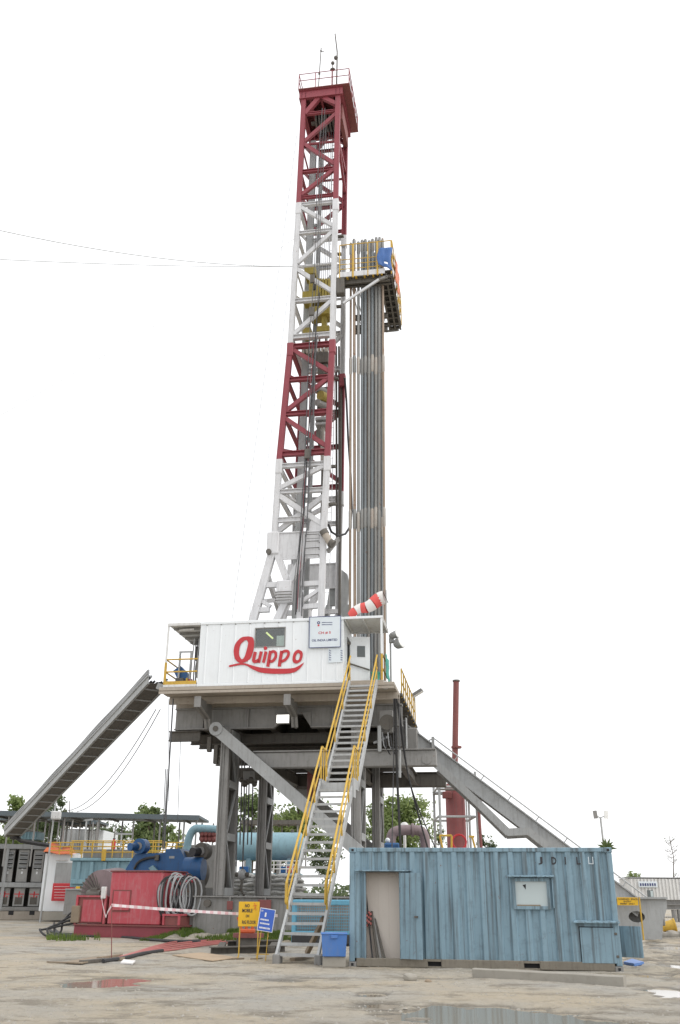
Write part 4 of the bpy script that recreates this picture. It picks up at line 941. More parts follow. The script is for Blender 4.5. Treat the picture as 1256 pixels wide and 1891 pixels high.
# left balcony of the cabin
bal = thing('balcony', 'open roofed balcony with yellow railing at the cabin end', 'balcony', (DU0 - 1.4, DV, DB), RIG)
BU = rv(300, 1255, DV).x + .05
MB().cbox(BU, DU0 - .02, DV - .02, DD, DB, DB + .1, .01).build('floor', M['white_dirty'], bal)
m = MB(); m.cbox(BU, DU0 - .02, DV - .02, DV + .08, DT - .12, DT, .01); m.box(BU, DU0 - .02, DV + .08, DD + 1.0, DT - .06, DT - .02); m.build('roof', M['white_dirty'], bal)
for k in range(4):
    v = DV + .5 + k * .75; MB().bar((BU + .1, v, DT - .11), (DU0 - .05, v, DT - .11), .1, .1).build('roof_joist', M['grey'], bal)
MB().cbox(BU, BU + .07, DV - .01, DV + .06, DB + 1.0, DT - .12, .01).build('post', M['white_dirty'], bal)
MB().cbox(BU - .005, BU + .08, DV - .02, DV + .07, DB + .1, DB + 1.0, .01).build('post', M['yellow'], bal)
MB().box(BU + .08, DU0 - .03, DV - .01, DV + .03, DB + .1, DB + .24).build('toe_board', M['yellow'], bal)
for zz in (.62, 1.12): MB().tube((BU + .04, DV + .02, DB + zz), (DU0 - .03, DV + .02, DB + zz), .03, 6).build('rail', M['yellow'], bal)
for zz in (.62, 1.12): MB().tube((BU + .04, DV + .06, DB + zz), (BU + .04, DD, DB + zz), .03, 6).build('rail', M['yellow'], bal)
MB().tube((BU + .04, DD, DB), (BU + .04, DD, DB + 1.15), .03, 6).build('post', M['yellow'], bal)
MB().path([(BU + .35, DV + .5, DT - .18), (BU + .55, DV + .35, DT - .2), (BU + 1.0, DV + .32, DT - .2)], .045, 6).build('lamp_tube', M['white_dirty'], bal)
eq = thing('control_cabinet', 'grey pipe-framed control stand with blue and yellow fittings on the balcony', 'control stand', (BU + .7, DV + 1.0, DB + .1), RIG)
for a, b in ((.25, .33), (.72, .82)): MB().cbox(BU + a, BU + b, DV + .9, DV + .98, DB + .1, DB + 1.65, .02).build('upright', M['galv'], eq)
MB().bar((BU + .25, DV + .94, DB + 1.65), (BU + .82, DV + .94, DB + 1.65), .06).build('top_bar', M['galv'], eq)
m = MB(); m.prism([(BU + .02, DV + 1.0, DB + .9), (BU + .3, DV + 1.0, DB + 1.1), (BU + .62, DV + 1.0, DB + .8), (BU + .62, DV + 1.0, DB + .15), (BU + .45, DV + 1.0, DB + .15)], (0, .3, 0)); m.build('blue_cover', M['blue_dk'], eq)
MB().cbox(BU + .2, BU + .55, DV + .8, DV + .99, DB + .15, DB + .55, .02).build('box', M['grey_dk'], eq)
MB().cbox(BU + .62, BU + .72, DV + .85, DV + .95, DB + .35, DB + .55, .02).build('valve', M['yellow'], eq)
MB().cbox(BU + .75, BU + .9, DV + .85, DV + .95, DB + .35, DB + .5, .02).build('valve', M['printred'], eq)
hs = thing('hanging_hose', 'tangle of dark hoses hanging beside the cabin end wall', 'hose', (DU0 - .25, DV + .6, DB + .2), RIG)
for k in range(6):
    u = DU0 - .45 + k * .07; pts = [(u, DV + .7, DT - .5), (u + .05 * math.sin(k), DV + .6, DB + 1.4), (u - .06 * math.cos(k * 2), DV + .6, DB + .8), (u + .03, DV + .65, DB + .15)]
    MB().path(spline(pts, 4), .025, 5).build('hose', M['rubber'] if k % 3 else M['grey_lt'], hs, True)
MB().cbox(DU0 - .2, DU0 - .03, DV + .4, DV + .6, DB + .45, DB + 1.35, .02).build('valve_box', M['grey'], hs)
MB().cbox(DU0 - .75, DU0 - .5, DV + 1.8, DV + 2.0, DB + 1.5, DB + 2.1, .02).build('junction_box', M['grey_dk'], hs)
# right-hand porch over the stair head
po = thing('stair_porch', 'flat white canopy on a thin post over the stair head', 'canopy', (DU1 + .8, DV, DB), RIG)
PU = rv(707, 1145, DV).x
MB().cbox(DU1 + .02, PU, DV - .03, DV + .02, DT - .1, DT, .01).build('fascia', M['white'], po)
MB().box(DU1 + .02, PU, DV + .021, DV + 2.1, DT - .08, DT - .03).build('roof_sheet', M['white_dirty'], po)
for u in (DU1 + .06, (DU1 + PU) / 2, PU - .04): MB().bar((u, DV + .05, DT - .12), (u, DV + 2.05, DT - .12), .05, .07).build('roof_joist', M['white_dirty'], po)
MB().bar((DU1 + .02, DV + 2.12, DT - .08), (PU, DV + 2.12, DT - .08), .04, .12).build('rear_fascia', M['white_dirty'], po)
MB().cbox(PU - .1, PU - .02, DV, DV + .08, DB + 1.1, DT - .1, .01).build('post', M['white'], po)
MB().cbox(PU - .1, PU - .02, DV, DV + .08, DB, DB + 1.1, .01).build('post', M['yellow'], po)
for zz in (.55, 1.1): MB().tube((PU - .05, DV + .1, DB + zz), (PU - .05, DV + 2.0, DB + zz), .03, 6).build('rail', M['yellow'], po)
MB().cbox(DU1 + .02, PU, DV - .06, DV + 2.2, DB - .02, DB + .06, .01).build('landing_floor', M['beige'], po)
MB().tube((PU + .05, DV + .02, DB - .1), (PU + .05, DV + .3, DB - .1), .14, 14).build('pipe_stub', M['white_dirty'], po, True)
dr = thing('cabin_door', 'white steel cabin door standing open at the stair head', 'door', (DU1 + .05, DV + 1.0, DB + .06), RIG)
# hinged on the front jamb, swung out
hx, hy = DU1 + .1, DV + 1.0; ang = R(12); dx, dy = math.cos(ang), math.sin(ang)
def dpt(a, o, z): return (hx + dx * a - dy * o, hy + dy * a + dx * o, z)
def dbx(m, a0, a1, o0, o1, z0, z1): return m.hexa([dpt(a0, o0, z0), dpt(a1, o0, z0), dpt(a1, o1, z0), dpt(a0, o1, z0), dpt(a0, o0, z1), dpt(a1, o0, z1), dpt(a1, o1, z1), dpt(a0, o1, z1)])
dbx(MB(), .02, .82, 0, .05, DB + .08, DB + 2.08).build('door_leaf', M['white'], dr)
dbx(MB(), .3, .62, -.012, -.002, DB + 1.25, DB + 1.7).build('door_window', M['win_dark'], dr)
MB().path([dpt(-.1, -.02, DB + .95), dpt(.05, -.05, DB + .95), dpt(.8, -.05, DB + .72)], .03, 6).build('panic_bar', M['grey_dk'], dr)
for z in (DB + .9, DB + 1.75): dbx(MB(), -.12, .04, -.04, 0.02, z, z + .1).build('hinge', M['grey_dk'], dr)
bn = thing('rubbish_bin', 'small teal bucket standing on the stair head landing', 'bucket', (PU - .35, DV + .4, DB + .06), RIG)
MB().tube((PU - .35, DV + .4, DB + .06), (PU - .35, DV + .4, DB + .4), .14, 12, .17).build('body', M['teal'], bn, True)
MB().tube((PU - .35, DV + .4, DB + .4), (PU - .35, DV + .4, DB + .46), .18, 12).build('rim', M['teal'], bn, True)
ex_ = tarp('safety_net', 'green and beige netting tied along the stair head railing', (PU - .02, DV + .4, DB + 1.2), (0, 1, 0), 1.4, .9, M['teal'], 3.0); ex_['category'] = 'netting'
# flood lamps beside the porch
lm = thing('floodlight_pole', 'pair of grey floodlights on a pole beside the canopy', 'floodlight', tuple(rv(721, 1255, DV + 2.2)), RIG)
p = rv(721, 1180, DV + 2.2); MB().tube((p.x, p.y, DB - .1), (p.x, p.y, p.z), .04, 8).build('pole', M['grey_lt'], lm, True)
for (x, y, r, d) in ((727, 1173, .13, Vector((.6, -.2, .15))), (736, 1188, .2, Vector((.7, -.35, .2)))):
    c = rv(x, y, DV + 2.1); d = d.normalized()
    MB().path([c - d * .2, c - d * .12, c + d * .1, c + d * .16], [r * .5, r, r * 1.25, r * 1.25], 12).build('lamp_head', M['galv'], lm, True)
    MB().path([c + d * .162, c + d * .168], [r * 1.15, r * 1.1], 12).build('lens', M['lamp'], lm, True)
rbx(MB(), 718, 1178, 727, 1186, DV + 2.1, DV + 2.3).build('junction_box', M['grey_lt'], lm)
lp2 = thing('lamp_post', 'slim pole with a tilted grey floodlight behind the ramp head', 'lamp post', tuple(rv(766, 1340, 4.0)), RIG)
p = rv(766, 1288, 4.0); MB().tube((p.x, p.y, 7.6), p, .035, 8).build('pole', M['galv'], lp2, True)
c = rv(771, 1280, 4.0); MB().bar(c + Vector((-.22, 0, -.12)), c + Vector((.25, -.1, .14)), .3, .14).build('lamp_head', M['grey'], lp2)
MB().bar(c + Vector((-.2, -.02, -.2)), c + Vector((.27, -.12, .05)), .26, .02).build('lens', M['lamp'], lp2)
# windsock
ws = thing('windsock', 'red and white striped windsock flying above the canopy', 'windsock', tuple(rv(712, 1140, -5.2)), RIG)
A_ = rv(711, 1103, -5.2); B_ = rv(645, 1134, -5.2)
pp = [A_.lerp(B_, i / 12) + Vector((0, .03 * math.sin(i), .06 * math.sin(i * .9) - .10 * (i / 12) * (1 - i / 12))) for i in range(13)]
rr_ = [.29, .29, .285, .275, .26, .245, .235, .22, .21, .19, .18, .165, .10]
for k in range(6):
    m = MB(); m.path(pp[k * 2:k * 2 + 3], rr_[k * 2:k * 2 + 3], 14, cap=(k == 5)); m.build('band', M['sock_white'] if k % 2 == 0 else M['sock_red'], ws, True)
MB().tube((A_.x + .05, -5.2, DB + 2.5), (A_.x + .05, -5.2, A_.z + .32), .03, 6).build('pole', M['galv'], ws)
m = MB(); d = (A_ - B_).normalized(); m.path([A_ + d * .01, A_ + d * .03], [.295, .295], 14, cap=False); m.build('hoop', M['grey_dk'], ws)

# ------------------------------------------------------------------ staircase
SU0, SU1 = -.52, .52
STR = Frame(RIG.w((1.88, -12, 0)), R(-9 - 1.7))      # the stair stands a touch askew
RZ, NL, NU = 9.1 / 40, 21, 19
SV0 = -5.15; LAND = .8; RUN = (5.05 - SV0 - LAND) / 39.0
zl = NL * RZ; vl0 = SV0 + NL * RUN; vl1 = vl0 + LAND
stt = thing('staircase', 'steep steel staircase with yellow handrails climbing to the white cabin', 'staircase', ((SU0 + SU1) / 2, SV0, 0), STR)
tm = MB(); W2 = (SU1 - SU0) / 2 - .03
tm.box(-W2, W2, 0, .245, -.035, 0); tm.box(-W2, W2, -.02, .0, -.06, .008)
tme = tm.mesh('tread', M['galv'])
um_ = (SU0 + SU1) / 2
for k in range(1, NL): piece('tread', tme, stt, (um_, SV0 + (k - 1) * RUN + .05, k * RZ), (R(random.uniform(-1, 1)), R(random.uniform(-.7, .7)), 0))
for k in range(1, NU): piece('tread', tme, stt, (um_, vl1 + (k - 1) * RUN + .05, zl + k * RZ))
lb = MB(); lb.box(SU0 + .02, SU1 - .02, vl0 - .02, vl1 + .1, zl - .05, zl); lb.box(SU0 + .02, SU1 - .02, vl0 - .05, vl0 - .021, zl - .28, zl + .01); lb.build('landing', M['galv'], stt)
sl = RZ / RUN
for u in (SU0, SU1):
    f = [(SV0 - .02, .02), (vl0, zl - .02), (vl1, zl - .02), (5.15, 9.0)]
    for i, ((va, za), (vb, zb)) in enumerate(zip(f, f[1:])):
        m = MB()
        if i != 1: m.prism([(u - .03, va, za - (.16 if i else .0)), (u - .03, vb, zb - .16), (u - .03, vb, zb + .16), (u - .03, va, za + .18), (u - .03, va - .02, za + .1)], (.06, 0, 0))
        else: m.bar((u, va - .1, za), (u, vb + .1, zb), .06, .3)
        m.build('stringer', M['galv'], stt)
    for hh, rad in ((.52, .024), (1.0, .032)):
        s_ = 0.9 if u == SU0 else 1.0
        lo = [(u, SV0 + 3.6 * RUN, 3.6 * RZ + hh), (u, vl0 + .1, zl + .1 + hh)]
        up_ = [(u, vl1 - .05, zl + hh - .05 + .15), (u, 5.25, 9.1 + hh)]
        MB().path([(u, SV0 + 3.6 * RUN, 3.6 * RZ + hh - (.45 if hh > .9 else .0))] * (1 if hh > .9 else 0) + lo + ([(u, vl0 + .25, zl + .15 + hh)] if hh > .9 else []), rad, 7).build('handrail', M['yellow'], stt, True)
        MB().path(up_, rad, 7).build('handrail', M['yellow'], stt, True)
    for k in (4, 8, 12.5, 17, 20.6):
        v = SV0 + k * RUN; MB().bar((u, v + .16, k * RZ + .08), (u, v, k * RZ + 1.0), .045, .045).build('rail_post', M['yellow'], stt)
    for k in (.3, 6, 12, 18):
        v = vl1 + k * RUN; MB().bar((u, v + .12, zl + k * RZ + .1), (u, v, zl + k * RZ + 1.0), .045, .045).build('rail_post', M['yellow'], stt)
    for k in range(3):
        v = lerp(vl0 + .1, vl1 - .02, k / 2); MB().tube((u, v, zl), (u, v, zl + 1.12), .02, 6).build('rail_post', M['yellow'], stt)
    MB().bar((u, vl0 + .1, zl + 1.13), (u, vl1 - .02, zl + 1.11), .05, .05).build('handrail', M['yellow'], stt)
MB().box(SU1 + .03, SU1 + .06, vl0 - .3, vl0 + .1, zl - .45, zl + .12).build('side_plate', M['galv'], stt)
MB().bar((SU1 - .1, SV0 + 1.2, 1.0), (SU0 + .2, SV0 + 2.6, .1), .1, .12).build('prop', M['wood'], stt)
for u in (SU0, SU1): MB().cbox(u - .08, u + .1, SV0 - .05, SV0 + .3, -.02, .22, .02).build('foot', M['grey'], stt)

# ------------------------------------------------------------------ V-door ramp and its arm
rp_ = thing('vdoor_ramp', 'long grey steel ramp sloping down from the rig floor with side rail', 'ramp', (12.5, 0, 0), RIG)
ra, rb_ = rv(752, 1338, -.6), rv(1192, 1668, -.6)
d = (rb_ - ra).normalized(); nrm = Vector((0, 1, 0)).cross(d); nrm = -nrm if nrm.z < 0 else nrm
DEP = .62
for v in (-.6, .3):
    a = Vector((ra.x, v, ra.z)); b = Vector((rb_.x, v, rb_.z))
    m = MB(); m.bar(a - nrm * (DEP / 2), b - nrm * (DEP / 2), .05, DEP - .1, nrm); m.bar(a - nrm * .02, b - nrm * .02, .22, .05, nrm); m.bar(a - nrm * (DEP - .03), b - nrm * (DEP - .03), .22, .05, nrm)
    m.build('side_beam', M['grey_lt'], rp_)
m = MB(); m.add([(ra.x, -.55, ra.z - .3), (rb_.x, -.55, rb_.z - .3), (rb_.x, .25, rb_.z - .3), (ra.x, .25, ra.z - .3), (ra.x, -.55, ra.z - .42), (rb_.x, -.55, rb_.z - .42), (rb_.x, .25, rb_.z - .42), (ra.x, .25, ra.z - .42)], [(0, 1, 2, 3), (7, 6, 5, 4), (0, 4, 5, 1), (2, 6, 7, 3)]); m.build('slide_plate', M['grey'], rp_)
for k in range(9):
    c = (ra + Vector((0, 0, 0))).lerp(rb_, (k + .5) / 9) - nrm * (DEP - .15); MB().bar((c.x, -.55, c.z), (c.x, .25, c.z), .15, .2).build('cross_tie', M['grey'], rp_)
for t0, t1 in ((.10, .80), (.83, 1.0)):
    m = MB(); p0 = ra.lerp(rb_, t0); p1 = ra.lerp(rb_, t1)
    m.path([p0 + nrm * .02, p0 + nrm * .22 + d * .12, p1 + nrm * .22 - d * .1, p1 + nrm * .02], .028, 6); r_ = m.build('side_rail', M['galv'], rp_)
    nn = max(2, int((t1 - t0) * 9))
    for k in range(1, nn):
        c = p0.lerp(p1, k / nn); MB().tube(c + nrm * .0, c + nrm * .22, .024, 5).build('rail_post', M['galv'], r_)
m = MB(); pl = [rv(x, y, -1.2) for x, y in ((806, 1412), (884, 1484), (938, 1537), (976, 1535), (1010, 1562))]
for i in range(4): m.bar(pl[i] - (pl[i + 1] - pl[i]).normalized() * .04, pl[i + 1] + (pl[i + 1] - pl[i]).normalized() * .04, .2 - .004 * i, .3 - .006 * i)
m.build('hinged_arm', M['grey_lt'], rp_)
m = MB(); pl = [Vector((p.x, .9, p.z)) for p in pl]
for i in range(4): m.bar(pl[i] - (pl[i + 1] - pl[i]).normalized() * .04, pl[i + 1] + (pl[i + 1] - pl[i]).normalized() * .04, .2 - .004 * i, .3 - .006 * i)
m.build('hinged_arm', M['grey'], rp_)
MB().cbox(2.9, 3.6, -.8, .6, 7.0, 8.3, .05).build('hinge_frame', M['grey'], rp_)
for x in (766, 800): 
    p = rv(x, 1385, -.8); MB().bar((p.x, -.7, 6.8), (p.x, -.7, 7.9), .12, .14).build('hanger', M['grey_lt'], rp_)
MB().cbox(rv(1125, 1600, -.6).x, rv(1195, 1600, -.6).x + .5, -.3, .6, .5, 1.2, .03).build('foot_frame', M['grey'], rp_)
# ropes hanging at the right of the floor
for k, (pts, r, lab) in enumerate([
    ([(727, 1290), (727, 1400), (724, 1565)], .022, 'thin rope hanging straight down right of the stair'),
    ([(730, 1290), (733, 1420), (740, 1565)], .05, 'thick black hose hanging down from the floor edge'),
    ([(733, 1290), (748, 1400), (766, 1480), (790, 1566)], .035, 'dark rope slanting down to the container roof'),
    ([(737, 1300), (752, 1420), (772, 1490), (805, 1568)], .024, 'thin dark rope slanting beside the thicker one')]):
    o = MB().path(spline([tuple(rv(x, y, -5.6 + .8 * (i / 3.0))) for i, (x, y) in enumerate(pts)], 5), r, 6).build('rope', M['rubber'] if k else M['cable'], frame=RIG, base=tuple(rv(*pts[-1], -4.9)))
    tag(o, lab, 'rope')
wt = thing('counterweight', 'slim round steel weight hanging on a line beside the ropes', 'weight', tuple(rv(738, 1435, -5.6)), RIG)
MB().tube(rv(738.5, 1385, -5.6), rv(738.5, 1436, -5.6), .05, 8).build('weight_body', M['grey_lt'], wt, True)
MB().tube(rv(737, 1290, -5.6), rv(738.5, 1386, -5.6), .02, 6).build('line', M['cable'], wt)
for k, (a, b, v, lab) in enumerate([((320, 1290), (303, 1565), -5.8, 'thick dark rope hanging from the left end of the floor'), ((312, 1290), (312, 1480), -4.9, 'short thin rope hanging near the left floor end'), ((336, 1300), (328, 1520), -4.2, 'pale thin rope hanging behind the left floor end')]):
    o = MB().tube(rv(*a, v), rv(*b, v), (.03, .014, .012)[k], 5).build('rope', M['cable'], frame=RIG, base=tuple(rv(*b, v))); tag(o, lab, 'rope')
for k, (x, y0, y1) in enumerate(((349, 1340, 1368), (386, 1360, 1388), (398, 1375, 1410))):
    o = MB(); rbx(o, x - 3, y0, x + 3, y1, -4.4, -4.2); tag(o.build('hanging_bracket', M['grey_dk'], frame=RIG, base=tuple(rv(x, y1, -4.3))), 'dark steel bracket hanging under the left end of the floor', 'bracket', 'brackets under the left end of the floor')

# ------------------------------------------------------------------ cable tray to the generator cabinets
ctA = at(292, 1258, 38.2); ctB = at(22, 1541, 55.0)
ct = thing('cable_tray', 'long inclined cable tray with rungs running down to the cabinets', 'cable tray', tuple(ctB))
d = (ctB - ctA).normalized(); sd = d.cross(Vector((0, 0, 1))).normalized(); nrm2 = sd.cross(d)
for s_ in (-.42, .42):
    MB().ibeam(ctA + sd * s_, ctB + sd * s_, .10, .34, nrm2, .02).build('side_rail', M['grey_lt'], ct)
Lc = (ctB - ctA).length; nr = int(Lc / 1.05)
rg = MB(); rg.box(-.04, .04, -.36, .36, -.03, .03); 
for k in range(nr):
    c = ctA.lerp(ctB, (k + .5) / nr) - nrm2 * .14; MB().bar(c - sd * .39, c + sd * .39, .07, .06, nrm2).build('rung', M['galv'], ct)
for j in range(6):
    o = (j - 2.5) * .12; pts = [ctA.lerp(ctB, i / 16) + sd * (o + .03 * math.sin(i * 1.3 + j)) + nrm2 * (-.05 + .03 * math.sin(i * .9 + j * 2)) for i in range(17)]
    MB().path(pts, .05, 6).build('cable', M['rubber'], ct, True)
pts = [ctA.lerp(ctB, i / 16) + sd * -.3 + nrm2 * (.18 + .05 * math.sin(i * 1.1)) for i in range(17)]
MB().path(pts, .06, 6).build('cable', M['hose_grey'], ct, True)
MB().bar(ctA - nrm2 * .13, ctB - nrm2 * .13, .76, .02, nrm2).build('pan', M['grey_dk'], ct)
for j in range(3):
    MB().path([ctA.lerp(ctB, i / 16) + sd * (.42 if sd.x < 0 else -.42) + nrm2 * (.2 + .1 * j + .03 * math.sin(i * 1.3 + j)) for i in range(17)], .06, 6).build('cable', M['hose_grey'], ct, True)
MB().bar(ctA + Vector((0, 0, -.2)), ctA + Vector((1.2, -.2, -.6)), .2, .25).build('hinge_arm', M['grey_lt'], ct)
MB().path([ctB, ctB + Vector((.6, 0, -.35)), ctB + Vector((1.3, .2, -.45)), ctB + Vector((2.1, .5, -.55))], .12, 6).build('cable', M['rubber'], ct, True)
for k, (x1, y1, lab) in enumerate(((126, 1497, 'slack wire sagging from the floor to the canopy roof'), (142, 1499, 'second slack wire just beyond the first'))):
    o = MB().path(sag(at(288 + 8 * k, 1310, 39), at(x1, y1, 56), .9), .02, 5).build('wire', M['cable'], base=tuple(at(x1, y1, 56))); tag(o, lab, 'wire')
# guy lines and power lines
for k, (a, Ya, b, Yb, r, lab) in enumerate([
    ((548, 250), 41.5, (428, 1148), 36.5, .014, 'thin guy line running from the mast down to the cabin roof'),
    ((546, 420), 41.5, (460, 1146), 37.5, .012, 'second fainter guy line close beside the mast'),
    ((-60, 412), 30, (540, 492), 42, .018, 'upper overhead wire stretching from the mast to the far left'),
    ((-60, 476), 30, (545, 492), 42, .016, 'lower overhead wire stretching from the mast to the far left'),
    ((-40, 790), 30, (545, 440), 42, .011, 'faint guy wire slanting down to the left of the mast')]):
    o = MB().path(sag(at(*a, Ya), at(*b, Yb), (0, 0, .55, .15, .2)[k]), r, 5).build('guy_wire', M['galv'], base=tuple(at(*b, Yb))); tag(o, lab, 'wire')
# ------------------------------------------------------------------ blue site container
def pf(fr, px, py, y=0.0):      # where the sight line meets the plane y = const of a frame
    d = fr.i.to_3x3() @ ray(px, py); c = fr.l(CP); return c + d * ((y - c.y) / d.y)
BOX = Frame((0.29, 24.06, 0), math.atan2(23.0 - 24.06, 6.43 - 0.29))
BL, BD, BH = 6.23, 2.44, 2.64
bc = thing('site_container', 'weathered light blue shipping container office with an open door', 'container', (0, 0, 0), BOX)
def corr(m, x0, x1, z0, z1, y=.065, pitch=.335, dep=.055, ph=0.0):
    pr = [(0, 0), (.30, 0), (.42, 1), (.72, 1), (.84, 0)]; xs = []
    k0 = int((x0 - ph) / pitch) - 1
    for k in range(k0, k0 + int((x1 - x0) / pitch) + 4):
        for f, d in pr: xs.append((ph + (k + f) * pitch, d))
    def dep_at(x):
        for (a, da), (b, db) in zip(xs, xs[1:]):
            if a <= x <= b: return da + (db - da) * (x - a) / max(1e-6, b - a)
        return 0
    pts = [(x0, dep_at(x0))] + [p for p in xs if x0 < p[0] < x1] + [(x1, dep_at(x1))]
    n = len(pts); v = []
    for zz in (z0, z1): v += [(x, y - dep * d, zz) for x, d in pts]
    m.add(v, [(i, i + 1, n + i + 1, n + i) for i in range(n - 1)])
    v = []
    for zz in (z0, z1): v += [(x, y - dep * d + .004, zz) for x, d in pts]
    m.add(v, [(n + i, n + i + 1, i + 1, i) for i in range(n - 1)]); return m
dx0, dx1 = pf(BOX, 675, 1690).x, pf(BOX, 738, 1690).x; dz1 = pf(BOX, 700, 1612).z; dz0 = pf(BOX, 700, 1771).z
wx0, wx1 = pf(BOX, 950, 1650).x, pf(BOX, 1013, 1650).x; wz1, wz0 = pf(BOX, 980, 1626).z, pf(BOX, 980, 1675).z
hx0, hx1 = pf(BOX, 1066, 1740).x, BL - .13; hz1 = pf(BOX, 1100, 1706).z
Z0, Z1 = .20, BH - .09
for (a, b, c, d_) in ((.13, dx0, Z0, dz1), (.13, dx1 + .02, dz1, Z1), (dx1 + .02, wx0, Z0, Z1), (wx0, wx1, Z0, wz0), (wx0, wx1, wz1, Z1), (wx1, hx0, Z0, Z1), (hx0, hx1, hz1, Z1)):
    if b - a > .02: corr(MB(), a, b, c, d_).build('wall_panel', M['blue_box'], bc)
MB().box(hx0, hx1, .06, .07, Z0, hz1).build('wall_panel', M['blue_box'], bc)
for x in (0, BL - .13):
    for y in (0, BD - .13): MB().cbox(x, x + .13, y, y + .13, .12, BH - .12, .015).build('corner_post', M['blue_box'], bc)
    for y in (0, BD - .16):
        for z in (0, BH - .118):
            xx = x - .012 if x == 0 else x - .04
            c = MB(); c.cbox(xx, xx + .18, y - .01, y + .16, z, z + .118, .012); co = c.build('corner_casting', M['grey'] if z == 0 else M['blue_box'], bc)
            if y == 0: MB().cbox(xx + .06, xx + .12, y - .016, y - .009, z + .03, z + .09, .003).build('casting_hole', M['dark'], co)
MB().cbox(.17, BL - .17, .0, .10, BH - .1, BH - .005, .01).build('top_rail', M['blue_box'], bc)
# dirty bottom rail with fork pockets
fpk = [(pf(BOX, 790, 1780).x, pf(BOX, 815, 1780).x), (pf(BOX, 968, 1780).x, pf(BOX, 997, 1780).x)]
br = MB(); xs = [.17] + [q for p in fpk for q in p] + [BL - .17]
for i in range(0, len(xs), 2): br.cbox(xs[i], xs[i + 1], .0, .12, .02, .20, .01)
for a, b in fpk: br.box(a, b, .0, .12, .15, .198); br.box(a, b, .0, .12, .02, .05)
bo = br.build('bottom_rail', M['mud_rail'], bc)
for a, b in fpk: MB().box(a, b, .118, .13, .05, .15).build('fork_pocket', M['dark'], bo)
MB().box(.02, BL - .02, .13, BD - .02, .1, .17).build('floor', M['wood'], bc)
MB().box(.0, BL, .02, BD, BH - .03, BH - .004).build('roof', M['blue_box'], bc)
corr(MB(), .13, BL - .13, .15, Z1, BD - .03).build('wall_panel', M['blue_box'], bc)
m = MB(); m.box(.02, .05, .13, BD - .13, .15, Z1); m.build('end_wall', M['blue_box'], bc)
m = MB(); m.box(BL - .05, BL - .02, .13, BD - .13, .15, Z1); m.build('end_wall', M['blue_box'], bc)
for a in ((.14, BL - .14, .90, .93), ): MB().box(dx0 - .1, dx1 + .3, .42, .45, .17, Z1 - .1).build('inner_partition', M['cream'], bc)
MB().box(dx0 - .05, dx0 - .02, .1, .42, .17, Z1 - .1).build('inner_partition', M['cream'], bc)
MB().box(dx1 + .3, dx1 + .33, .1, .42, .17, Z1 - .1).build('inner_partition', M['cream'], bc)
for k in range(1, 4): MB().box(lerp(dx0, dx1 + .2, k / 4) - .006, lerp(dx0, dx1 + .2, k / 4) + .006, .412, .419, .17, Z1 - .1).build('panel_strip', M['cream'], bc)
# door frame, ledges and the leaf standing open
MB().box(dx0 - .025, dx0, .0, .14, .17, dz1).build('door_frame', M['blue_box'], bc); MB().box(dx1, dx1 + .03, .0, .14, .17, dz1).build('door_frame', M['blue_box'], bc)
MB().box(dx0, dx1, .0, .14, dz1, dz1 + .03).build('door_frame', M['grey_dk'], bc)
lx0, lx1 = pf(BOX, 656, 1609).x, pf(BOX, 760, 1609).x
MB().cbox(lx0, lx1, -.07, .05, dz1 + .035, dz1 + .065, .008).build('ledge', M['blue_box'], bc)
a0 = R(-24); cx_, sx_ = math.cos(a0), math.sin(a0); LW_ = .56
lf = MB()
def lpnt(a, o, z): return (dx1 + .03 + cx_ * a - sx_ * o, -.01 + sx_ * a + cx_ * o, z)
def lbx(m, a0_, a1_, o0, o1, z0, z1): return m.hexa([lpnt(a0_, o0, z0), lpnt(a1_, o0, z0), lpnt(a1_, o1, z0), lpnt(a0_, o1, z0), lpnt(a0_, o0, z1), lpnt(a1_, o0, z1), lpnt(a1_, o1, z1), lpnt(a0_, o1, z1)])
lbx(lf, 0, LW_, -.02, .02, .2, dz1); door = lf.build('door', M['blue_box'], bc)
lbx(MB(), LW_ - .16, LW_ - .08, -.06, -.022, 1.08, 1.12).build('handle', M['grey_dk'], door)
for z in (.4, 1.1, 1.75): MB().tube((dx1 + .025, -.02, z), (dx1 + .025, -.02, z + .1), .02, 8).build('hinge', M['blue_box'], door)
# window
wf = MB()
for a in ((wx0 - .04, wx1 + .04, wz1 - .02, wz1 + .05), (wx0 - .04, wx1 + .04, wz0 - .05, wz0 + .02), (wx0 - .04, wx0 + .03, wz0 + .02, wz1 - .02), (wx1 - .03, wx1 + .04, wz0 + .02, wz1 - .02)): wf.box(a[0], a[1], -.015, .08, a[2], a[3])
wo = wf.build('window', M['blue_box'], bc)
MB().box(wx0 + .03, wx1 - .03, .03, .04, wz0 + .02, wz1 - .02).build('pane', M['win_sky'], wo)
MB().prism([(wx0 + .20, .026, wz1 - .10), (wx0 + .28, .026, wz1 - .08), (wx0 + .27, .026, wz1 - .2)], (0, .003, 0)).build('dark_triangle', M['dark'], wo)  # small dark triangle set in front of the pane
MB().box(wx0 + .05, wx1 - .2, .0, .03, wz0 + .02, wz0 + .05).build('inner_sill', M['wood'], wo)
l0, l1 = pf(BOX, 937, 1617).x, pf(BOX, 1023, 1617).x; lz = pf(BOX, 980, 1618).z
MB().prism([(l0, -.12, lz - .02), (l0, .05, lz - .0), (l0, .05, lz + .03), (l0, -.12, lz + .005)], (l1 - l0, 0, 0)).build('rain_hood', M['blue_box'], bc)
for x in (l0 + .05, l1 - .05): MB().box(x - .012, x + .012, -.02, .05, wz0 - .02, lz - .03).build('hood_strip', M['blue_box'], bc)
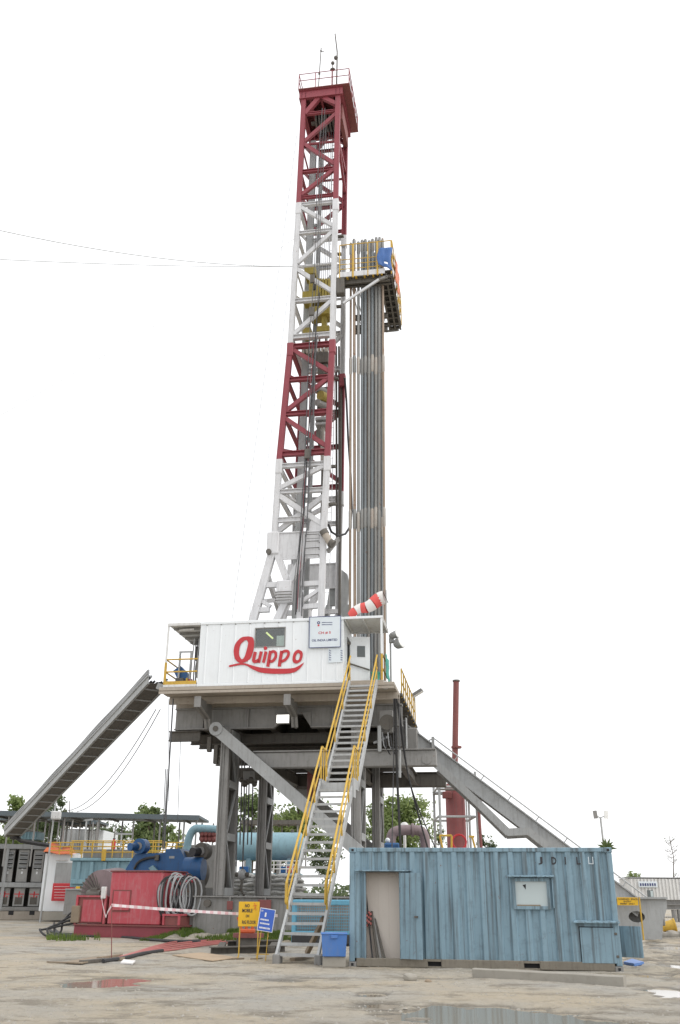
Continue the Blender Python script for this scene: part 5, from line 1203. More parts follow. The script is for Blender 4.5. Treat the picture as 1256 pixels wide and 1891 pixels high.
# equipment hatch and its hood
q0, q1, qz1, qz0 = pf(BOX, 1073, 1745).x, pf(BOX, 1139, 1745).x, pf(BOX, 1105, 1713).z, pf(BOX, 1105, 1779).z
MB().cbox(q0, q1, -.005, .03, qz0, qz1, .006).build('hatch', M['blue_box'], bc)
MB().box(q0 - .02, q1 + .02, .04, .058, qz0 - .02, qz1 + .02).build('hatch_gap', M['dark'], bc)
m = MB(); m.box(hx0 + .0, q0 - .02, .02, .059, qz0 - .02, qz1 + .1); m.box(q1 + .02, hx1, .02, .059, qz0 - .02, qz1 + .1); m.box(q0 - .02, q1 + .02, .02, .059, qz1 + .02, qz1 + .1); m.build('hatch_frame', M['blue_box'], bc)
h0, h1, hzz = pf(BOX, 1059, 1703).x, BL + .02, pf(BOX, 1100, 1702).z
MB().prism([(h0, -.1, hzz - .03), (h0, .05, hzz + .0), (h0, .05, hzz + .03), (h0, -.1, hzz - .005)], (h1 - h0, 0, 0)).build('rain_hood', M['blue_box'], bc)
for z in (qz0 + .12, qz1 - .15): MB().cbox(q1 - .03, q1 + .03, -.02, -.006, z, z + .05, .004).build('latch', M['grey_dk'], bc)
# small hatch swung out at the far end
a = pf(BOX, 1152, 1710, .5); b = pf(BOX, 1176, 1768, .5)
MB().prism([(BL + .0, .52, b.z), (BL + .50, .30, b.z - .0), (BL + .50, .30, a.z), (BL, .52, a.z)], (.02, .03, 0)).build('end_hatch', M['blue_box'], bc)
# stencilled letters
for ch, px, w, mt in (('J', 998, .10, 'black'), ('D', 1023, .12, 'black'), ('I', 1044, .03, 'black'), ('L', 1068, .09, 'black')):
    q = pf(BOX, px, 1589.5, .012); text_mb(ch, (q.x, .004, q.z), (1, 0, 0), (0, 0, 1), w, .17, .002, bold=.03).build('stencil_letter', M[mt], bc)
q = pf(BOX, 1091, 1589, .012); m = MB(); m.box(q.x - .055, q.x - .04, .000, .006, q.z - .08, q.z + .08); m.box(q.x + .04, q.x + .055, .000, .006, q.z - .08, q.z + .08); m.box(q.x - .04, q.x + .04, .000, .006, q.z - .08, q.z - .065); m.build('stencil_letter', M['sign_white'], bc)
# things leaning inside the doorway
for k, (x0, x1, zt, mt, lab) in enumerate(((686, 697, 1683, 'grey_dk', 'dark steel rod leaning inside the container doorway, leftmost'), (690, 703, 1695, 'grey', 'grey steel rod leaning inside the container doorway, middle one'), (692, 710, 1697, 'grey_dk', 'dark steel rod leaning inside the container doorway, rightmost'), (676, 688, 1650, 'black', 'thin black rod leaning on the container door jamb'))):
    a = pf(BOX, x0, zt, .38); b = pf(BOX, x1, 1760, .22); b.z = .18
    o = MB().tube(b, a, .03 if k != 3 else .02, 8).build('steel_rod', M[mt], frame=BOX, base=tuple(b)); tag(o, lab, 'rod')
p = pf(BOX, 681, 1697, .3); m = MB()
for k in range(9): m.ball((p.x + .05 * math.sin(k * 2.1), .3 + .04 * math.cos(k * 1.7), p.z + .14 - k * .035), .035, 7, 5)
tag(m.build('rag', M['hose_red'], frame=BOX, base=(p.x, .3, p.z - .2)), 'red and pink rag hanging inside the container doorway', 'rag')
# agave-like plant and rubbish on the container roof
ag = thing('rooftop_plant', 'small spiky green plant growing beyond the container corner', 'plant', tuple(at(1121, 1566, 26.0)))
L_AG = leaf_mat('agave_leaf', (0.06, 0.10, 0.03), (0.13, 0.17, 0.05))
p0 = at(1121, 1572, 26.0)
for k in range(9):
    g = -1.35 + k * .34; L_ = .32 if abs(g) > .5 else .36
    tip = p0 + Vector((math.sin(g) * L_ * .9, .1 * math.sin(k * 2.0), math.cos(g) * L_)); mid = p0.lerp(tip, .5) + Vector((0, 0, .05))
    m = MB(); s_ = Vector((math.cos(g), .3, -math.sin(g))) * .035
    m.add([p0 - s_, p0 + s_, mid + s_, mid - s_, tip, mid + Vector((0, .02, .0))], [(0, 1, 2, 3), (3, 2, 4)]); m.build('leaf', L_AG, ag)
MB().tube((p0.x, p0.y, 0), p0, .05, 6).build('stem', M['bark'], ag)

# ------------------------------------------------------------------ foreground things
cp_ = Frame(gz(876, 1806), math.atan2(gz(1155, 1822).y - gz(876, 1806).y, gz(1155, 1822).x - gz(876, 1806).x))
Lb = (gz(1155, 1822) - gz(876, 1806)).length
m = MB(); n = 10
for k in range(n):
    a, b = Lb * k / n, Lb * (k + 1) / n
m.v = []; m.f = []
for k in range(n + 1):
    x = Lb * k / n; e = .008 * mnoise.noise(Vector((k * .9, 1, 2))); h = .185 + .012 * mnoise.noise(Vector((k * .7, 5, 2)))
    m.v += [(x, -.09 + e, 0), (x, -.095 + e, h - .02), (x, -.075, h), (x, .075, h), (x, .095, h - .02), (x, .09, 0)]
for k in range(n): m.f += [(k * 6 + i, (k + 1) * 6 + i, (k + 1) * 6 + i + 1, k * 6 + i + 1) for i in range(5)]
m.f += [(0, 1, 2, 3, 4, 5), tuple(n * 6 + i for i in (5, 4, 3, 2, 1, 0))]
tag(m.build('concrete_post', M['concrete'], frame=cp_, base=(0, 0, 0)), 'long concrete post lying on the mud before the blue container', 'concrete post')
def rock(px, py, r, label, mat='stone'):
    p = gz(px, py); m = MB(); m.ball((p.x, p.y, r * .45), r, 10, 7, (1.25, 1, .75)); sd_ = random.random() * 50
    m.v = [tuple(Vector((p.x, p.y, r * .45)) + (Vector(v) - Vector((p.x, p.y, r * .45))) * (1 + .35 * mnoise.noise(Vector(v) * 9 + Vector((sd_, 0, 0))))) for v in m.v]
    tag(m.build('rock', M[mat], base=(p.x, p.y, 0)), label, 'rock')
rock(758, 1812, .12, 'pale grey lump of rock before the container, largest of its kind', 'concrete')
rock(791, 1815, .06, 'small brown stone beside the grey lump of rock', 'wood')
rock(843, 1817, .04, 'tiny stone on the mud near the concrete post end')
rock(795, 1800, .035, 'small pale pebble close to the container bottom rail')
dm = thing('plastic_drum', 'blue plastic tub on a grey block beside the container', 'tub', tuple(gz(617, 1787)))
p = gz(617, 1786); s_ = .27
MB().cbox(p.x - s_, p.x + s_, p.y - .2, p.y + .25, 0, .235, .02).build('block', M['concrete'], dm)
m = MB(); tp = .02
m.hexa([(p.x - s_ + .0, p.y - .24, .24), (p.x + s_, p.y - .24, .24), (p.x + s_, p.y + .26, .24), (p.x - s_, p.y + .26, .24), (p.x - s_ - .03, p.y - .27, .73), (p.x + s_ + .03, p.y - .27, .73), (p.x + s_ + .03, p.y + .29, .73), (p.x - s_ - .03, p.y + .29, .73)]); m.build('tub', M['drum'], dm)
MB().cbox(p.x - s_ - .045, p.x + s_ + .045, p.y - .285, p.y + .305, .70, .74, .012).build('rim', M['drum'], dm)
MB().cbox(p.x - .08, p.x + .08, p.y - .297, p.y - .272, .62, .69, .008).build('grip', M['drum'], dm)
# blue cage behind the stair
cg = thing('mesh_cage', 'light blue steel mesh cage standing behind the staircase', 'cage', tuple(gz(600, 1745)))
CGY = 33.0; a = at(543, 1670, CGY); b = at(652, 1738, CGY); zb, zt = .35, a.z
for x in (a.x, b.x):
    for y in (CGY, CGY + 1.3): MB().cbox(x - .06, x + .06, y - .06, y + .06, .1, zt, .01).build('post', M['cyan'], cg)
for y in (CGY, CGY + 1.3): MB().cbox(a.x - .05, b.x + .05, y - .08, y + .08, zt - .02, zt + .14, .02).build('top_beam', M['cyan'], cg); MB().cbox(a.x + .06, b.x - .06, y - .05, y + .05, zb, zb + .1, .01).build('bottom_beam', M['cyan'], cg)
m = MB()
for k in range(27): x = lerp(a.x, b.x, k / 26); m.tube((x, CGY, zb + .1), (x, CGY, zt), .01, 4)
for k in range(10): z = lerp(zb + .1, zt, k / 9); m.tube((a.x, CGY - .02, z), (b.x, CGY - .02, z), .01, 4)
m.build('mesh', M['cyan'], cg)
MB().box(a.x + .1, b.x - .1, CGY + .4, CGY + 1.2, zb + .1, zt - .3).build('load', M['grey'], cg)
MB().cbox(a.x - .05, b.x, CGY - .1, CGY + 1.3, .06, .34, .03).build('skid', M['rubber'], cg)

# signs on stands
ys = thing('yellow_sign', 'yellow board reading NO MOBILE ON RIG FLOOR on thin legs', 'sign', tuple(gz(460, 1772)))
YY = 26.3; a = at(441.5, 1665, YY); b = at(478, 1711, YY)
MB().cbox(a.x, b.x, YY - .015, YY + .015, b.z, a.z, .004).build('board', M['sign_yellow'], ys)
for s_, h in (('NO', .085), ('MOBILE', .09), ('ON', .07), ('RIG FLOOR', .085)):
    py = {'NO': 1672.5, 'MOBILE': 1681.5, 'ON': 1691.5, 'RIG FLOOR': 1703}[s_]; w = {'NO': .12, 'MOBILE': .27, 'ON': .09, 'RIG FLOOR': .36}[s_]
    q = at(457 if s_ != 'RIG FLOOR' else 460, py, YY - .02); text_mb(s_, (q.x, YY - .018, q.z), (1, 0, 0), (0, 0, 1), w, h, .002, bold=.025).build('lettering', M['black'], ys)
q = at(471, 1675, YY); m = MB(); m.path([(q.x - .02, YY - .02, q.z + .1), (q.x + .02, YY - .02, q.z + .02), (q.x - .03, YY - .02, q.z - .06)], .009, 4); m.path([(q.x - .05, YY - .02, q.z + .03), (q.x + .05, YY - .02, q.z + .04)], .008, 4); m.path([(q.x + .01, YY - .02, q.z), (q.x + .04, YY - .02, q.z - .08)], .008, 4); m.build('painted_mark', M['orange'], ys)
for px, bx in ((443, 442), (477, 476)):
    t_ = at(px, 1711, YY); MB().path([(t_.x, YY + .02, a.z - .02), (t_.x, YY + .02, .12), (t_.x - .03, YY - .02, .0)], .018, 6).build('leg', M['yellow'], ys)
    MB().bar((t_.x - .14, YY - .15, .02), (t_.x + .12, YY + .15, .02), .06, .05).build('foot', M['wood'], ys)
bs = thing('blue_sign', 'small tilted blue notice board with white lettering beside the yellow sign', 'sign', tuple(gz(484, 1776)))
YB = 25.8; c = at(492, 1699, YB); tl = R(8); xd = Vector((math.cos(tl), 0, -math.sin(tl))); ud = Vector((math.sin(tl), 0, math.cos(tl)))
w2, h2 = .20, .27
def qd(m, x0, x1, y0, y1, dpt_, th): return m.prism([c + xd * x0 + ud * y0 + Vector((0, dpt_, 0)), c + xd * x1 + ud * y0 + Vector((0, dpt_, 0)), c + xd * x1 + ud * y1 + Vector((0, dpt_, 0)), c + xd * x0 + ud * y1 + Vector((0, dpt_, 0))], (0, th, 0))
qd(MB(), -w2, w2, -h2, h2, 0, .02).build('board', M['white_print'], bs); qd(MB(), -w2 + .015, w2 - .015, -h2 + .015, h2 - .015, -.004, .003).build('face', M['sign_blue'], bs)
for y, n_ in ((-.19, 9), (-.09, 7), (.0, 6)):
    x = -.15
    for k in range(n_):
        w_ = random.uniform(.018, .034); qd(MB(), x, x + w_, y - .018 * (1.2 if n_ == 9 else 1), y + .018, -.008, .003).build('white_letter', M['white_print'], bs); x += w_ + .009
qd(MB(), -.06, -.02, .07, .17, -.008, .003).build('white_mark', M['white_print'], bs)
text_mb('W', c + xd * -.14 + ud * .2 + Vector((0, -.006, 0)), xd, ud, .06, .05, .002).build('white_letter', M['white_print'], bs)
for s_ in (-.09, .09):
    MB().tube(c + xd * s_ - ud * .2 + Vector((0, .03, 0)), (c.x + s_ * 1.2 - .1, YB + .06, 0), .012, 5).build('leg', M['yellow'], bs)
MB().tube((c.x - .25, YB + .05, .16), (c.x + .1, YB + .05, .16), .012, 5).build('cross_bar', M['yellow'], bs)
# orange stand and rail skid behind the yellow sign
os_ = thing('valve_stand', 'orange legged stand on a dark round base behind the yellow sign', 'stand', tuple(gz(458, 1752)))
p = gz(458, 1752); z_ = lambda py: at(458, py, p.y).z
MB().tube((p.x, p.y, .03), (p.x, p.y, .32), .36, 18).build('drum_base', M['grey_dk'], os_, True)
MB().tube((p.x, p.y, .32), (p.x, p.y, .44), .48, 18).build('flange', M['red_dk'], os_, True)
MB().cbox(p.x - .25, p.x + .2, p.y - .2, p.y + .2, .44, .56, .03).build('pedestal', M['orange'], os_)
for k, dx in enumerate((-.28, -.08, .14)): MB().path([(p.x + dx * 1.2, p.y - .1, .9), (p.x + dx, p.y - .1, .75), (p.x + dx * .8, p.y - .1, .5)], .05, 8).build('leg', M['orange'], os_, True)
sk = thing('steel_skid', 'rusty dark steel skid beam lying on the mud under the orange stand', 'steel beam', tuple(gz(450, 1764)))
a = gz(389, 1763); b = gz(525, 1760); MB().ibeam((a.x, a.y, .1), (b.x, b.y + .2, .1), .3, .2).build('front_beam', M['grey_dk'], sk)
a = gz(420, 1750); b = gz(520, 1748); MB().ibeam((a.x, a.y, .1), (b.x, b.y, .1), .3, .2).build('rear_beam', M['grey_dk'], sk)
for px in (405, 500): 
    a = gz(px, 1762); b = gz(px + 8, 1750); MB().bar((a.x, a.y + .15, .1), (b.x, b.y - .15, .1), .2, .14).build('cross_beam', M['grey_dk'], sk)
def sheet(name, label, pxs, mat, th=.02, cat='board'):
    pts = [gz(x, y) for x, y in pxs]; m = MB(); m.prism([(p.x, p.y, .015 + .004 * i) for i, p in enumerate(pts)], (0, 0, th)); c_ = pts[0]
    return tag(m.build(name, M[mat], base=(c_.x, c_.y, 0)), label, cat)
sheet('plywood_sheet', 'flat plywood sheet lying on the mud left of the steel skid', [(318, 1766), (392, 1777), (440, 1771), (372, 1762)], 'ply')
sheet('cloth_sheet', 'grey muddy cloth lying flat near the thin post', [(86, 1779), (120, 1780), (168, 1771), (200, 1772), (150, 1783)], 'wood', .03, 'cloth')
sheet('plastic_scrap', 'white scrap of plastic film on the mud beside the hoses', [(222, 1781), (245, 1783), (250, 1778), (228, 1776)], 'sock_white', .03, 'scrap')
for k, (x0, y0, x1, y1, lab) in enumerate(((183, 1774, 222, 1768, 'short weathered plank beside the thin post, upper one'), (150, 1781, 195, 1776, 'dark wet plank beside the muddy cloth'), (196, 1777, 226, 1774, 'short brown timber offcut next to the thin post'), (540, 1776, 600, 1768, 'rough timber lying under the stair foot'))):
    a = gz(x0, y0); b = gz(x1, y1); tag(MB().bar((a.x, a.y, .05), (b.x, b.y, .05), .14, .07).build('plank', M['wood' if k != 1 else 'grey_dk'], base=(a.x, a.y, 0)), lab, 'plank')
bp = gz(206, 1772); o = MB(); o.tube((bp.x, bp.y, 0), at(206.5, 1671, bp.y), .013, 6); tag(o.build('barrier_post', M['red_dk'], base=tuple(bp)), 'thin rusty rod standing in the mud holding the barrier tape', 'post')
# barrier tape: one ribbon with printed red marks
def tape_mat():
    m = plain('barrier_tape', (0.72, 0.66, 0.66), 0.5); t = m.node_tree; b_ = t.nodes['Principled BSDF']
    w_ = nd(t, 'ShaderNodeTexWave'); w_.inputs['Scale'].default_value = 1.6; w_.inputs['Distortion'].default_value = .5; tc = nd(t, 'ShaderNodeTexCoord'); t.links.new(tc.outputs['Object'], w_.inputs['Vector'])
    t.links.new(mixc(t, ramp(t, w_.outputs['Fac'], ((.55, 0), (.6, 1))), (0.72, 0.66, 0.67), (0.66, 0.42, 0.45)), b_.inputs['Base Color']); return m
SKD = Frame(gz(329, 1736), R(-19))
tp_ = [at(187, 1655, 37.6), at(190, 1672, 37), at(195, 1692, 33), at(199, 1684, 29)] + [at(206.5, 1671.5, bp.y)]
tp_ = spline([tuple(p) for p in tp_], 4)[:-1] + [tuple(p) for p in sag(at(206.5, 1671.5, bp.y), at(513, 1691, 26.6), .02, 24)]
m = MB(); n = len(tp_)
for i, p in enumerate(tp_):
    tw = .038 * (1 if i < 17 else math.cos(.55 * math.sin(i * .8))); m.v += [(p[0], p[1] + .01 * math.sin(i), p[2] - tw), (p[0], p[1], p[2] + tw)]
m.f = [(2 * i, 2 * i + 2, 2 * i + 3, 2 * i + 1) for i in range(n - 1)]
o = m.build('barrier_tape', tape_mat(), base=tuple(bp)); tag(o, 'pink and white barrier tape stretched from the red skid to the stair', 'tape')
md = o.modifiers.new('film', 'SOLIDIFY'); md.thickness = .003
# red hoses and black cables on the mud
for k in range(5):
    pts = [(196 + k * 13, 1778 - k * 4.0), (260 + k * 7, 1765 - k * 3.6), (330, 1755 - k * 3.6), (395, 1747 - k * 2.8), (470, 1738 - k * 2.2), (530, 1730 - k * 1.8)]
    q = []
    for i, (x, y) in enumerate(pts): g = gz(x, y); q.append((g.x, g.y, .035 + .02 * (i % 2)))
    tag(MB().path(spline(q, 5), .028, 7).build('red_hose', M['hose_red'], base=q[0], smooth=True), 'faded red hose lying across the mud in a bundle', 'hose', 'red hoses lying in a bundle')
for k, pts in enumerate(([(190, 1779), (230, 1773), (262, 1765), (300, 1759)], [(90, 1716), (98, 1724), (130, 1728), (200, 1729), (270, 1737), (340, 1741), (400, 1738)], [(100, 1706), (104, 1722), (140, 1731), (220, 1733), (300, 1740), (370, 1742)])):
    q = [(gz(x, y).x, gz(x, y).y, .05) for x, y in pts]
    tag(MB().path(spline(q, 5), .05, 6).build('black_cable', M['rubber'], base=q[0], smooth=True), ('black cable lying beside the red hose ends', 'thick black cable snaking along the front of the red skid', 'second black cable snaking along the red skid foot')[k], 'cable')

# ------------------------------------------------------------------ red winch skid
sp = lambda px, py, y=0.0: pf(SKD, px, py, y)
rs = thing('winch_skid', 'red steel winch skid with a tall cabinet and hung cable coils', 'machine skid', (0, 0, 0), SKD)
XL = sp(124, 1712).x; YD = 2.3
m = MB(); m.cbox(XL + .3, 0, 0, YD, .02, .42, .015); b0 = m.build('base_frame', M['mast_red'], rs)
MB().box(XL + .3, .04, -.06, .04, .42, .47).build('base_flange', M['red_dk'], rs); MB().box(-.06, .06, -.06, YD, .425, .475).build('base_flange', M['red_dk'], rs)
for y in (.5, 1.15, 1.8): MB().box(-.02, .012, y - .13, y + .13, .12, .33).build('fork_pocket', M['dark'], b0)
cx0, cx1 = sp(201, 1660).x, sp(297, 1660).x; cz = sp(250, 1610).z
m = MB(); m.cbox(cx0, cx1, .02, 1.9, .48, cz, .03); cb = m.build('cabinet', M['red'], rs)
MB().cbox(cx0 - .04, cx1 + .05, -.02, 1.95, cz, cz + .05, .01).build('cabinet_lid', M['red_dk'], cb)
h0, h1 = sp(209, 1665).x, sp(239, 1665).x; ha, hb = sp(224, 1646).z, sp(224, 1681).z
MB().cbox(h0, h1, -.02, .018, hb, ha, .012).build('hatch', M['red'], cb)
m = MB(); e = .05; m.box(h0 - e, h1 + e, .0, .022, ha + .01, ha + e); m.box(h0 - e, h1 + e, .0, .022, hb - e, hb - .01); m.box(h0 - e, h0 - .01, .0, .022, hb, ha); m.box(h1 + .01, h1 + e, .0, .022, hb, ha); m.build('hatch_frame', M['red_dk'], cb)
# right-hand end: low mesh guard and hooks with coils
gz1 = sp(340, 1690).z
for x in (cx1 + .12, -.08): MB().cbox(x, x + .08, .0, .08, .48, gz1, .01).build('guard_post', M['red'], rs)
MB().cbox(-.08, 0, YD - .1, YD, .48, gz1, .01).build('guard_post', M['red'], rs)
MB().bar((cx1 + .1, .04, gz1), (0, .04, gz1), .07).build('guard_rail', M['red'], rs); MB().bar((-.04, 0, gz1), (-.04, YD, gz1), .07).build('guard_rail', M['red'], rs)
MB().box(cx1 + .2, -.08, .05, .06, .48, gz1 - .04).build('guard_mesh', M['red_dk'], rs); MB().box(-.05, -.04, .08, YD - .1, .48, gz1 - .04).build('guard_mesh', M['red_dk'], rs)
for k, (px, py) in enumerate(((331, 1624), (349, 1622), (361, 1628))):
    c = sp(px, py, .5 + k * .5); MB().path([(cx1, c.y, c.z), (c.x, c.y - .1, c.z), (c.x + .02, c.y - .1, c.z + .18)], .05, 6).build('hook', M['red'], rs)
# left end
lz = sp(160, 1655).z; lx1 = sp(193, 1690).x
m = MB(); m.cbox(XL + .25, lx1, .1, 1.9, .48, lz, .02); m.build('motor_guard', M['red_dk'], rs)
ma, mb_ = sp(150, 1680).x, sp(187, 1680).x; MB().box(ma, mb_, .07, .095, .55, lz - .12).build('guard_mesh', M['red'], rs)
for x in (XL + .25, lx1 - .08): MB().cbox(x, x + .08, .02, .1, .48, lz + .04, .01).build('guard_post', M['red'], rs)
MB().bar((XL + .25, .06, lz), (lx1, .06, lz), .06).build('guard_rail', M['red'], rs)
c = sp(210, 1652, 2.2); MB().tube((c.x - .12, 1.5, c.z - .2), (c.x + .05, 2.4, c.z - .1), 1.12, 36).build('cable_drum', M['purple_pipe'], rs, True)
for k in range(14):
    g = math.pi * (.45 + k * .05); MB().bar((c.x - .14 + 1.12 * math.cos(g) * .4, 1.48, c.z - .2 + 1.12 * math.sin(g) * .4), (c.x - .14 + 1.1 * math.cos(g), 1.48, c.z - .2 + 1.1 * math.sin(g)), .04, .05).build('drum_spoke', M['grey_dk'], rs)
c = sp(175, 1652, .8); MB().tube((c.x - .3, c.y, c.z), (c.x + .3, c.y, c.z), .17, 14).build('motor', M['grey_dk'], rs, True); MB().cbox(c.x - .15, c.x + .15, c.y - .12, c.y + .12, c.z + .1, c.z + .24, .02).build('terminal_box', M['grey_dk'], rs)
c = sp(192, 1648, 0); MB().cbox(c.x - .1, c.x + .1, -.06, .06, c.z - .22, c.z + .2, .02).build('switch_box', M['white_dirty'], rs)
MB().cbox(XL + .1, XL + .45, .0, .12, .5, 1.1, .02).build('frame_bracket', M['wood'], rs)
for k in range(4):
    a = sp(131 - k * 2, 1686 + k * 7, .1); e_ = .3 + .17 * k; MB().path(spline([tuple(a + Vector((.4, 0, .05))), tuple(a), tuple((a.x - e_, a.y - .1 * k, a.z * .6)), tuple((a.x - e_ * 1.1, a.y - .15 * k, .25)), tuple((a.x - e_ * .5, a.y - .3 - .1 * k, .05)), tuple((a.x + .8, a.y - .4 - .1 * k, .05))], 6), .04, 7).build('cable', M['rubber'], rs, True)
for k in range(13):
    g = random.uniform(-.12, .12); px = 306 + (k % 7) * 8 + random.uniform(-2, 2); c = sp(px, 1654 + random.uniform(-3, 3), .15 + .09 * (k % 7))
    rw_, rh_ = random.uniform(.16, .26), random.uniform(.62, .78)
    pts = [(c.x + rw_ * math.cos(t) * (1 + .1 * math.sin(3 * t + k)), c.y + .25 * math.cos(t + g), c.z + rh_ * math.sin(t) + .03 * math.sin(2 * t + k)) for t in [2 * math.pi * i / 22 for i in range(23)]]
    o = MB().path(pts, .035, 6, cap=False).build('cable_coil', M['hose_grey'] if k % 4 else M['rubber'], frame=SKD, base=(c.x, c.y, c.z - .7), smooth=True)
    tag(o, ('grey cable coil hung on the red hooks of the winch skid' if k % 4 else 'black cable coil hung on the red hooks of the winch skid'), 'cable coil', 'grey coils on the red hooks' if k % 4 else 'black coils on the red hooks')
fe = thing('gas_cylinder', 'orange gas cylinder standing behind the winch skid corner', 'gas cylinder', tuple(gz(377, 1728)))
p = gz(377, 1729); m = MB(); m.path([(p.x, p.y, 0), (p.x, p.y, .95), (p.x, p.y, 1.1), (p.x, p.y, 1.2), (p.x, p.y, 1.28)], [.2, .2, .16, .08, .05], 14); m.build('body', M['orange'], fe, True)
MB().tube((p.x, p.y, 1.28), (p.x, p.y, 1.38), .04, 8).build('valve', M['grey_dk'], fe); MB().path([(p.x + .04, p.y, 1.33), (p.x + .2, p.y, 1.25), (p.x + .24, p.y, .9)], .02, 5).build('hose', M['rubber'], fe)
# blue drawworks behind the skid
DWF = Frame((0, 43.0, 0), R(-9)); dp = lambda px, py, y=0.0: pf(DWF, px, py, y)
dw = thing('drawworks', 'dark blue drawworks housing with blower fans behind the red skid', 'drawworks', tuple(dp(310, 1690)), DWF)
def dpoly(pts, dep, mat, name, y=0.0): return MB().prism([(dp(x, yy, y).x, y, dp(x, yy, y).z) for x, yy in pts], (0, dep, 0)).build(name, M[mat], dw)
dpoly([(232, 1640), (232, 1605), (250, 1577), (300, 1575), (312, 1572), (312, 1640)], 1.6, 'blue_dk', 'housing')
dpoly([(306, 1640), (306, 1568), (332, 1567), (350, 1602), (360, 1618), (352, 1640)], 1.9, 'blue_dk', 'brake_housing', -.3)
a = dp(330, 1612, .2); MB().tube((a.x, .2, a.z), (a.x + .1, 1.6, a.z), .95, 30).build('drum_cover', M['grey_dk'], dw, True)
a = dp(362, 1605, -.1); MB().tube((a.x - .5, -.1, a.z), (a.x + .35, -.1, a.z), .5, 22).build('motor', M['blue_dk'], dw, True)
for (px, py, r, mt, mt2) in ((262, 1563, .33, 'blue_dk', 'blue_dk'), (376, 1572, .36, 'grey_dk', 'black')):
    c = dp(px, py, .1); m = MB(); m.tube((c.x - .05, -.15, c.z), (c.x + .0, .35, c.z), r, 22); fo = m.build('blower', M[mt], dw, True)
    MB().tube((c.x - .3, -.6, c.z - .05), (c.x - .15, -.16, c.z - .03), r * .5, 16).build('blower_motor', M[mt2], fo, True)
    MB().tube((c.x - .05, -.2, c.z), (c.x - .05, -.152, c.z), r * .5, 16).build('blower_hub', M['grey'], fo, True)
MB().path(spline([tuple(dp(248, 1605, -.1)), tuple(dp(256, 1592, -.1)), tuple(dp(272, 1585, -.1)), tuple(dp(288, 1583, -.1))], 4), .06, 7).build('hose', M['rubber'], dw, True)
c = dp(290, 1584, -.1); MB().cbox(c.x - .1, c.x + .1, -.15, -.001, c.z - .12, c.z + .12, .02).build('junction_box', M['grey_dk'], dw)
dpoly([(274, 1603), (282, 1598), (290, 1607), (280, 1610)], .2, 'blue_lt', 'guard', -.35)
dpoly([(312, 1640), (345, 1640), (380, 1640), (380, 1690), (312, 1690)], 1.5, 'grey', 'frame', .0)
dpoly([(345, 1625), (372, 1625), (378, 1690), (345, 1690)], .5, 'grey_dk', 'gear_case', -.5)
q = dp(317, 1583, -.33); MB().box(q.x - .12, q.x + .12, -.306, -.301, q.z - .05, q.z + .05).build('plate', M['grey_lt'], dw)
for k in range(3): MB().tube(dp(300 + k * 2, 1567 + k, -.1), dp(306 + k * 3, 1420, 0), .02, 5).build('fast_line', M['cable'], dw)
# ------------------------------------------------------------------ background plant on the left
def bxp(m, x0, y0, x1, y1, Y, dep, c=.02):
    a = at(x0, y0, Y); b = at(x1, y1, Y); return m.cbox(min(a.x, b.x), max(a.x, b.x), Y, Y + dep, max(0.0, min(a.z, b.z)), max(a.z, b.z), c)
# generator / resistor cabinets
GEN = Frame(gz(77, 1699), R(16)); gp_ = lambda px, py, y=0.0: pf(GEN, px, py, y)
gc = thing('cabinet_rack', 'steel rack holding stacked louvred cabinets at the cable tray foot', 'cabinet rack', (0, 0, 0), GEN)
gx0, gx1 = gp_(-40, 1650).x, gp_(92, 1620).x; gzt = gp_(92, 1560).z; gzm = gp_(80, 1630).z
MB().cbox(gx0, gx1, .0, 2.6, .0, gp_(60, 1682).z, .03).build('skid', M['beige'], gc)
for x in (gx0, gp_(4, 1630).x, gx1 - .25): MB().cbox(x, x + .18, -.06, .14, gp_(60, 1682).z, gzt, .02).build('post', M['grey_lt'], gc)
for z in (gzt, gzm): MB().cbox(gx0, gx1, -.08, .14, z - .28, z, .02).build('rail', M['grey_lt'], gc)
MB().cbox(gx0, gx1, -.04, .16, gp_(60, 1682).z, gp_(60, 1682).z + .22, .02).build('rail', M['grey'], gc)
for px in (14, 53): 
    p = gp_(px, 1697); MB().box(p.x, p.x + .3, -.012, .0, .28, .52).build('fork_pocket', M['dark'], gc)
for k, (x0, x1) in enumerate(((-33, -10), (6, 25), (32, 52), (60, 79))):
    u0, u1 = gp_(x0, 1600, .15).x, gp_(x1, 1600, .15).x
    MB().cbox(u0, u1, .15, 2.2, gzm + .02, gzt - .3, .02).build('cabinet', M['steel_box'], gc)
    for j in range(4):
        z = gzt - .45 - j * .25; MB().prism([(u0 + .08, .15, z), (u0 + .08, -.0, z - .1), (u0 + .08, .0, z - .13), (u0 + .08, .15, z - .05)], (u1 - u0 - .16, 0, 0)).build('louvre', M['galv'], gc)
        MB().box(u0 + .08, u1 - .08, .135, .148, z - .2, z - .06).build('louvre_gap', M['dark'], gc)
    for z in (1.0, 1.25): MB().box((u0 + u1) / 2 - .05, (u0 + u1) / 2 + .05, .138, .148, lerp(gzm, gzt, .22) + z - 1.0, lerp(gzm, gzt, .22) + z - .86).build('label_plate', M['white_print'], gc)
    zb = gp_(60, 1682).z + .25
    MB().cbox(u0, u1, .15, 2.2, zb, gzm - .3, .02).build('cabinet', M['steel_box'], gc)
    q = (u0 + u1) / 2
    m = MB(); m.box(q - .28, q + .28, .14, .148, gzm - .68, gzm - .62); m.box(q - .04, q + .04, .14, .148, gzm - 1.0, gzm - .5); m.box(q - .2, q - .12, .14, .148, gzm - 1.05, gzm - .8); m.box(q + .12, q + .2, .14, .148, gzm - .95, gzm - .75); m.build('warning_print', M['printred'], gc)
    MB().box(u0 + .1, u1 - .1, .138, .149, zb + .1, zb + .5).build('vent', M['grey_dk'], gc)
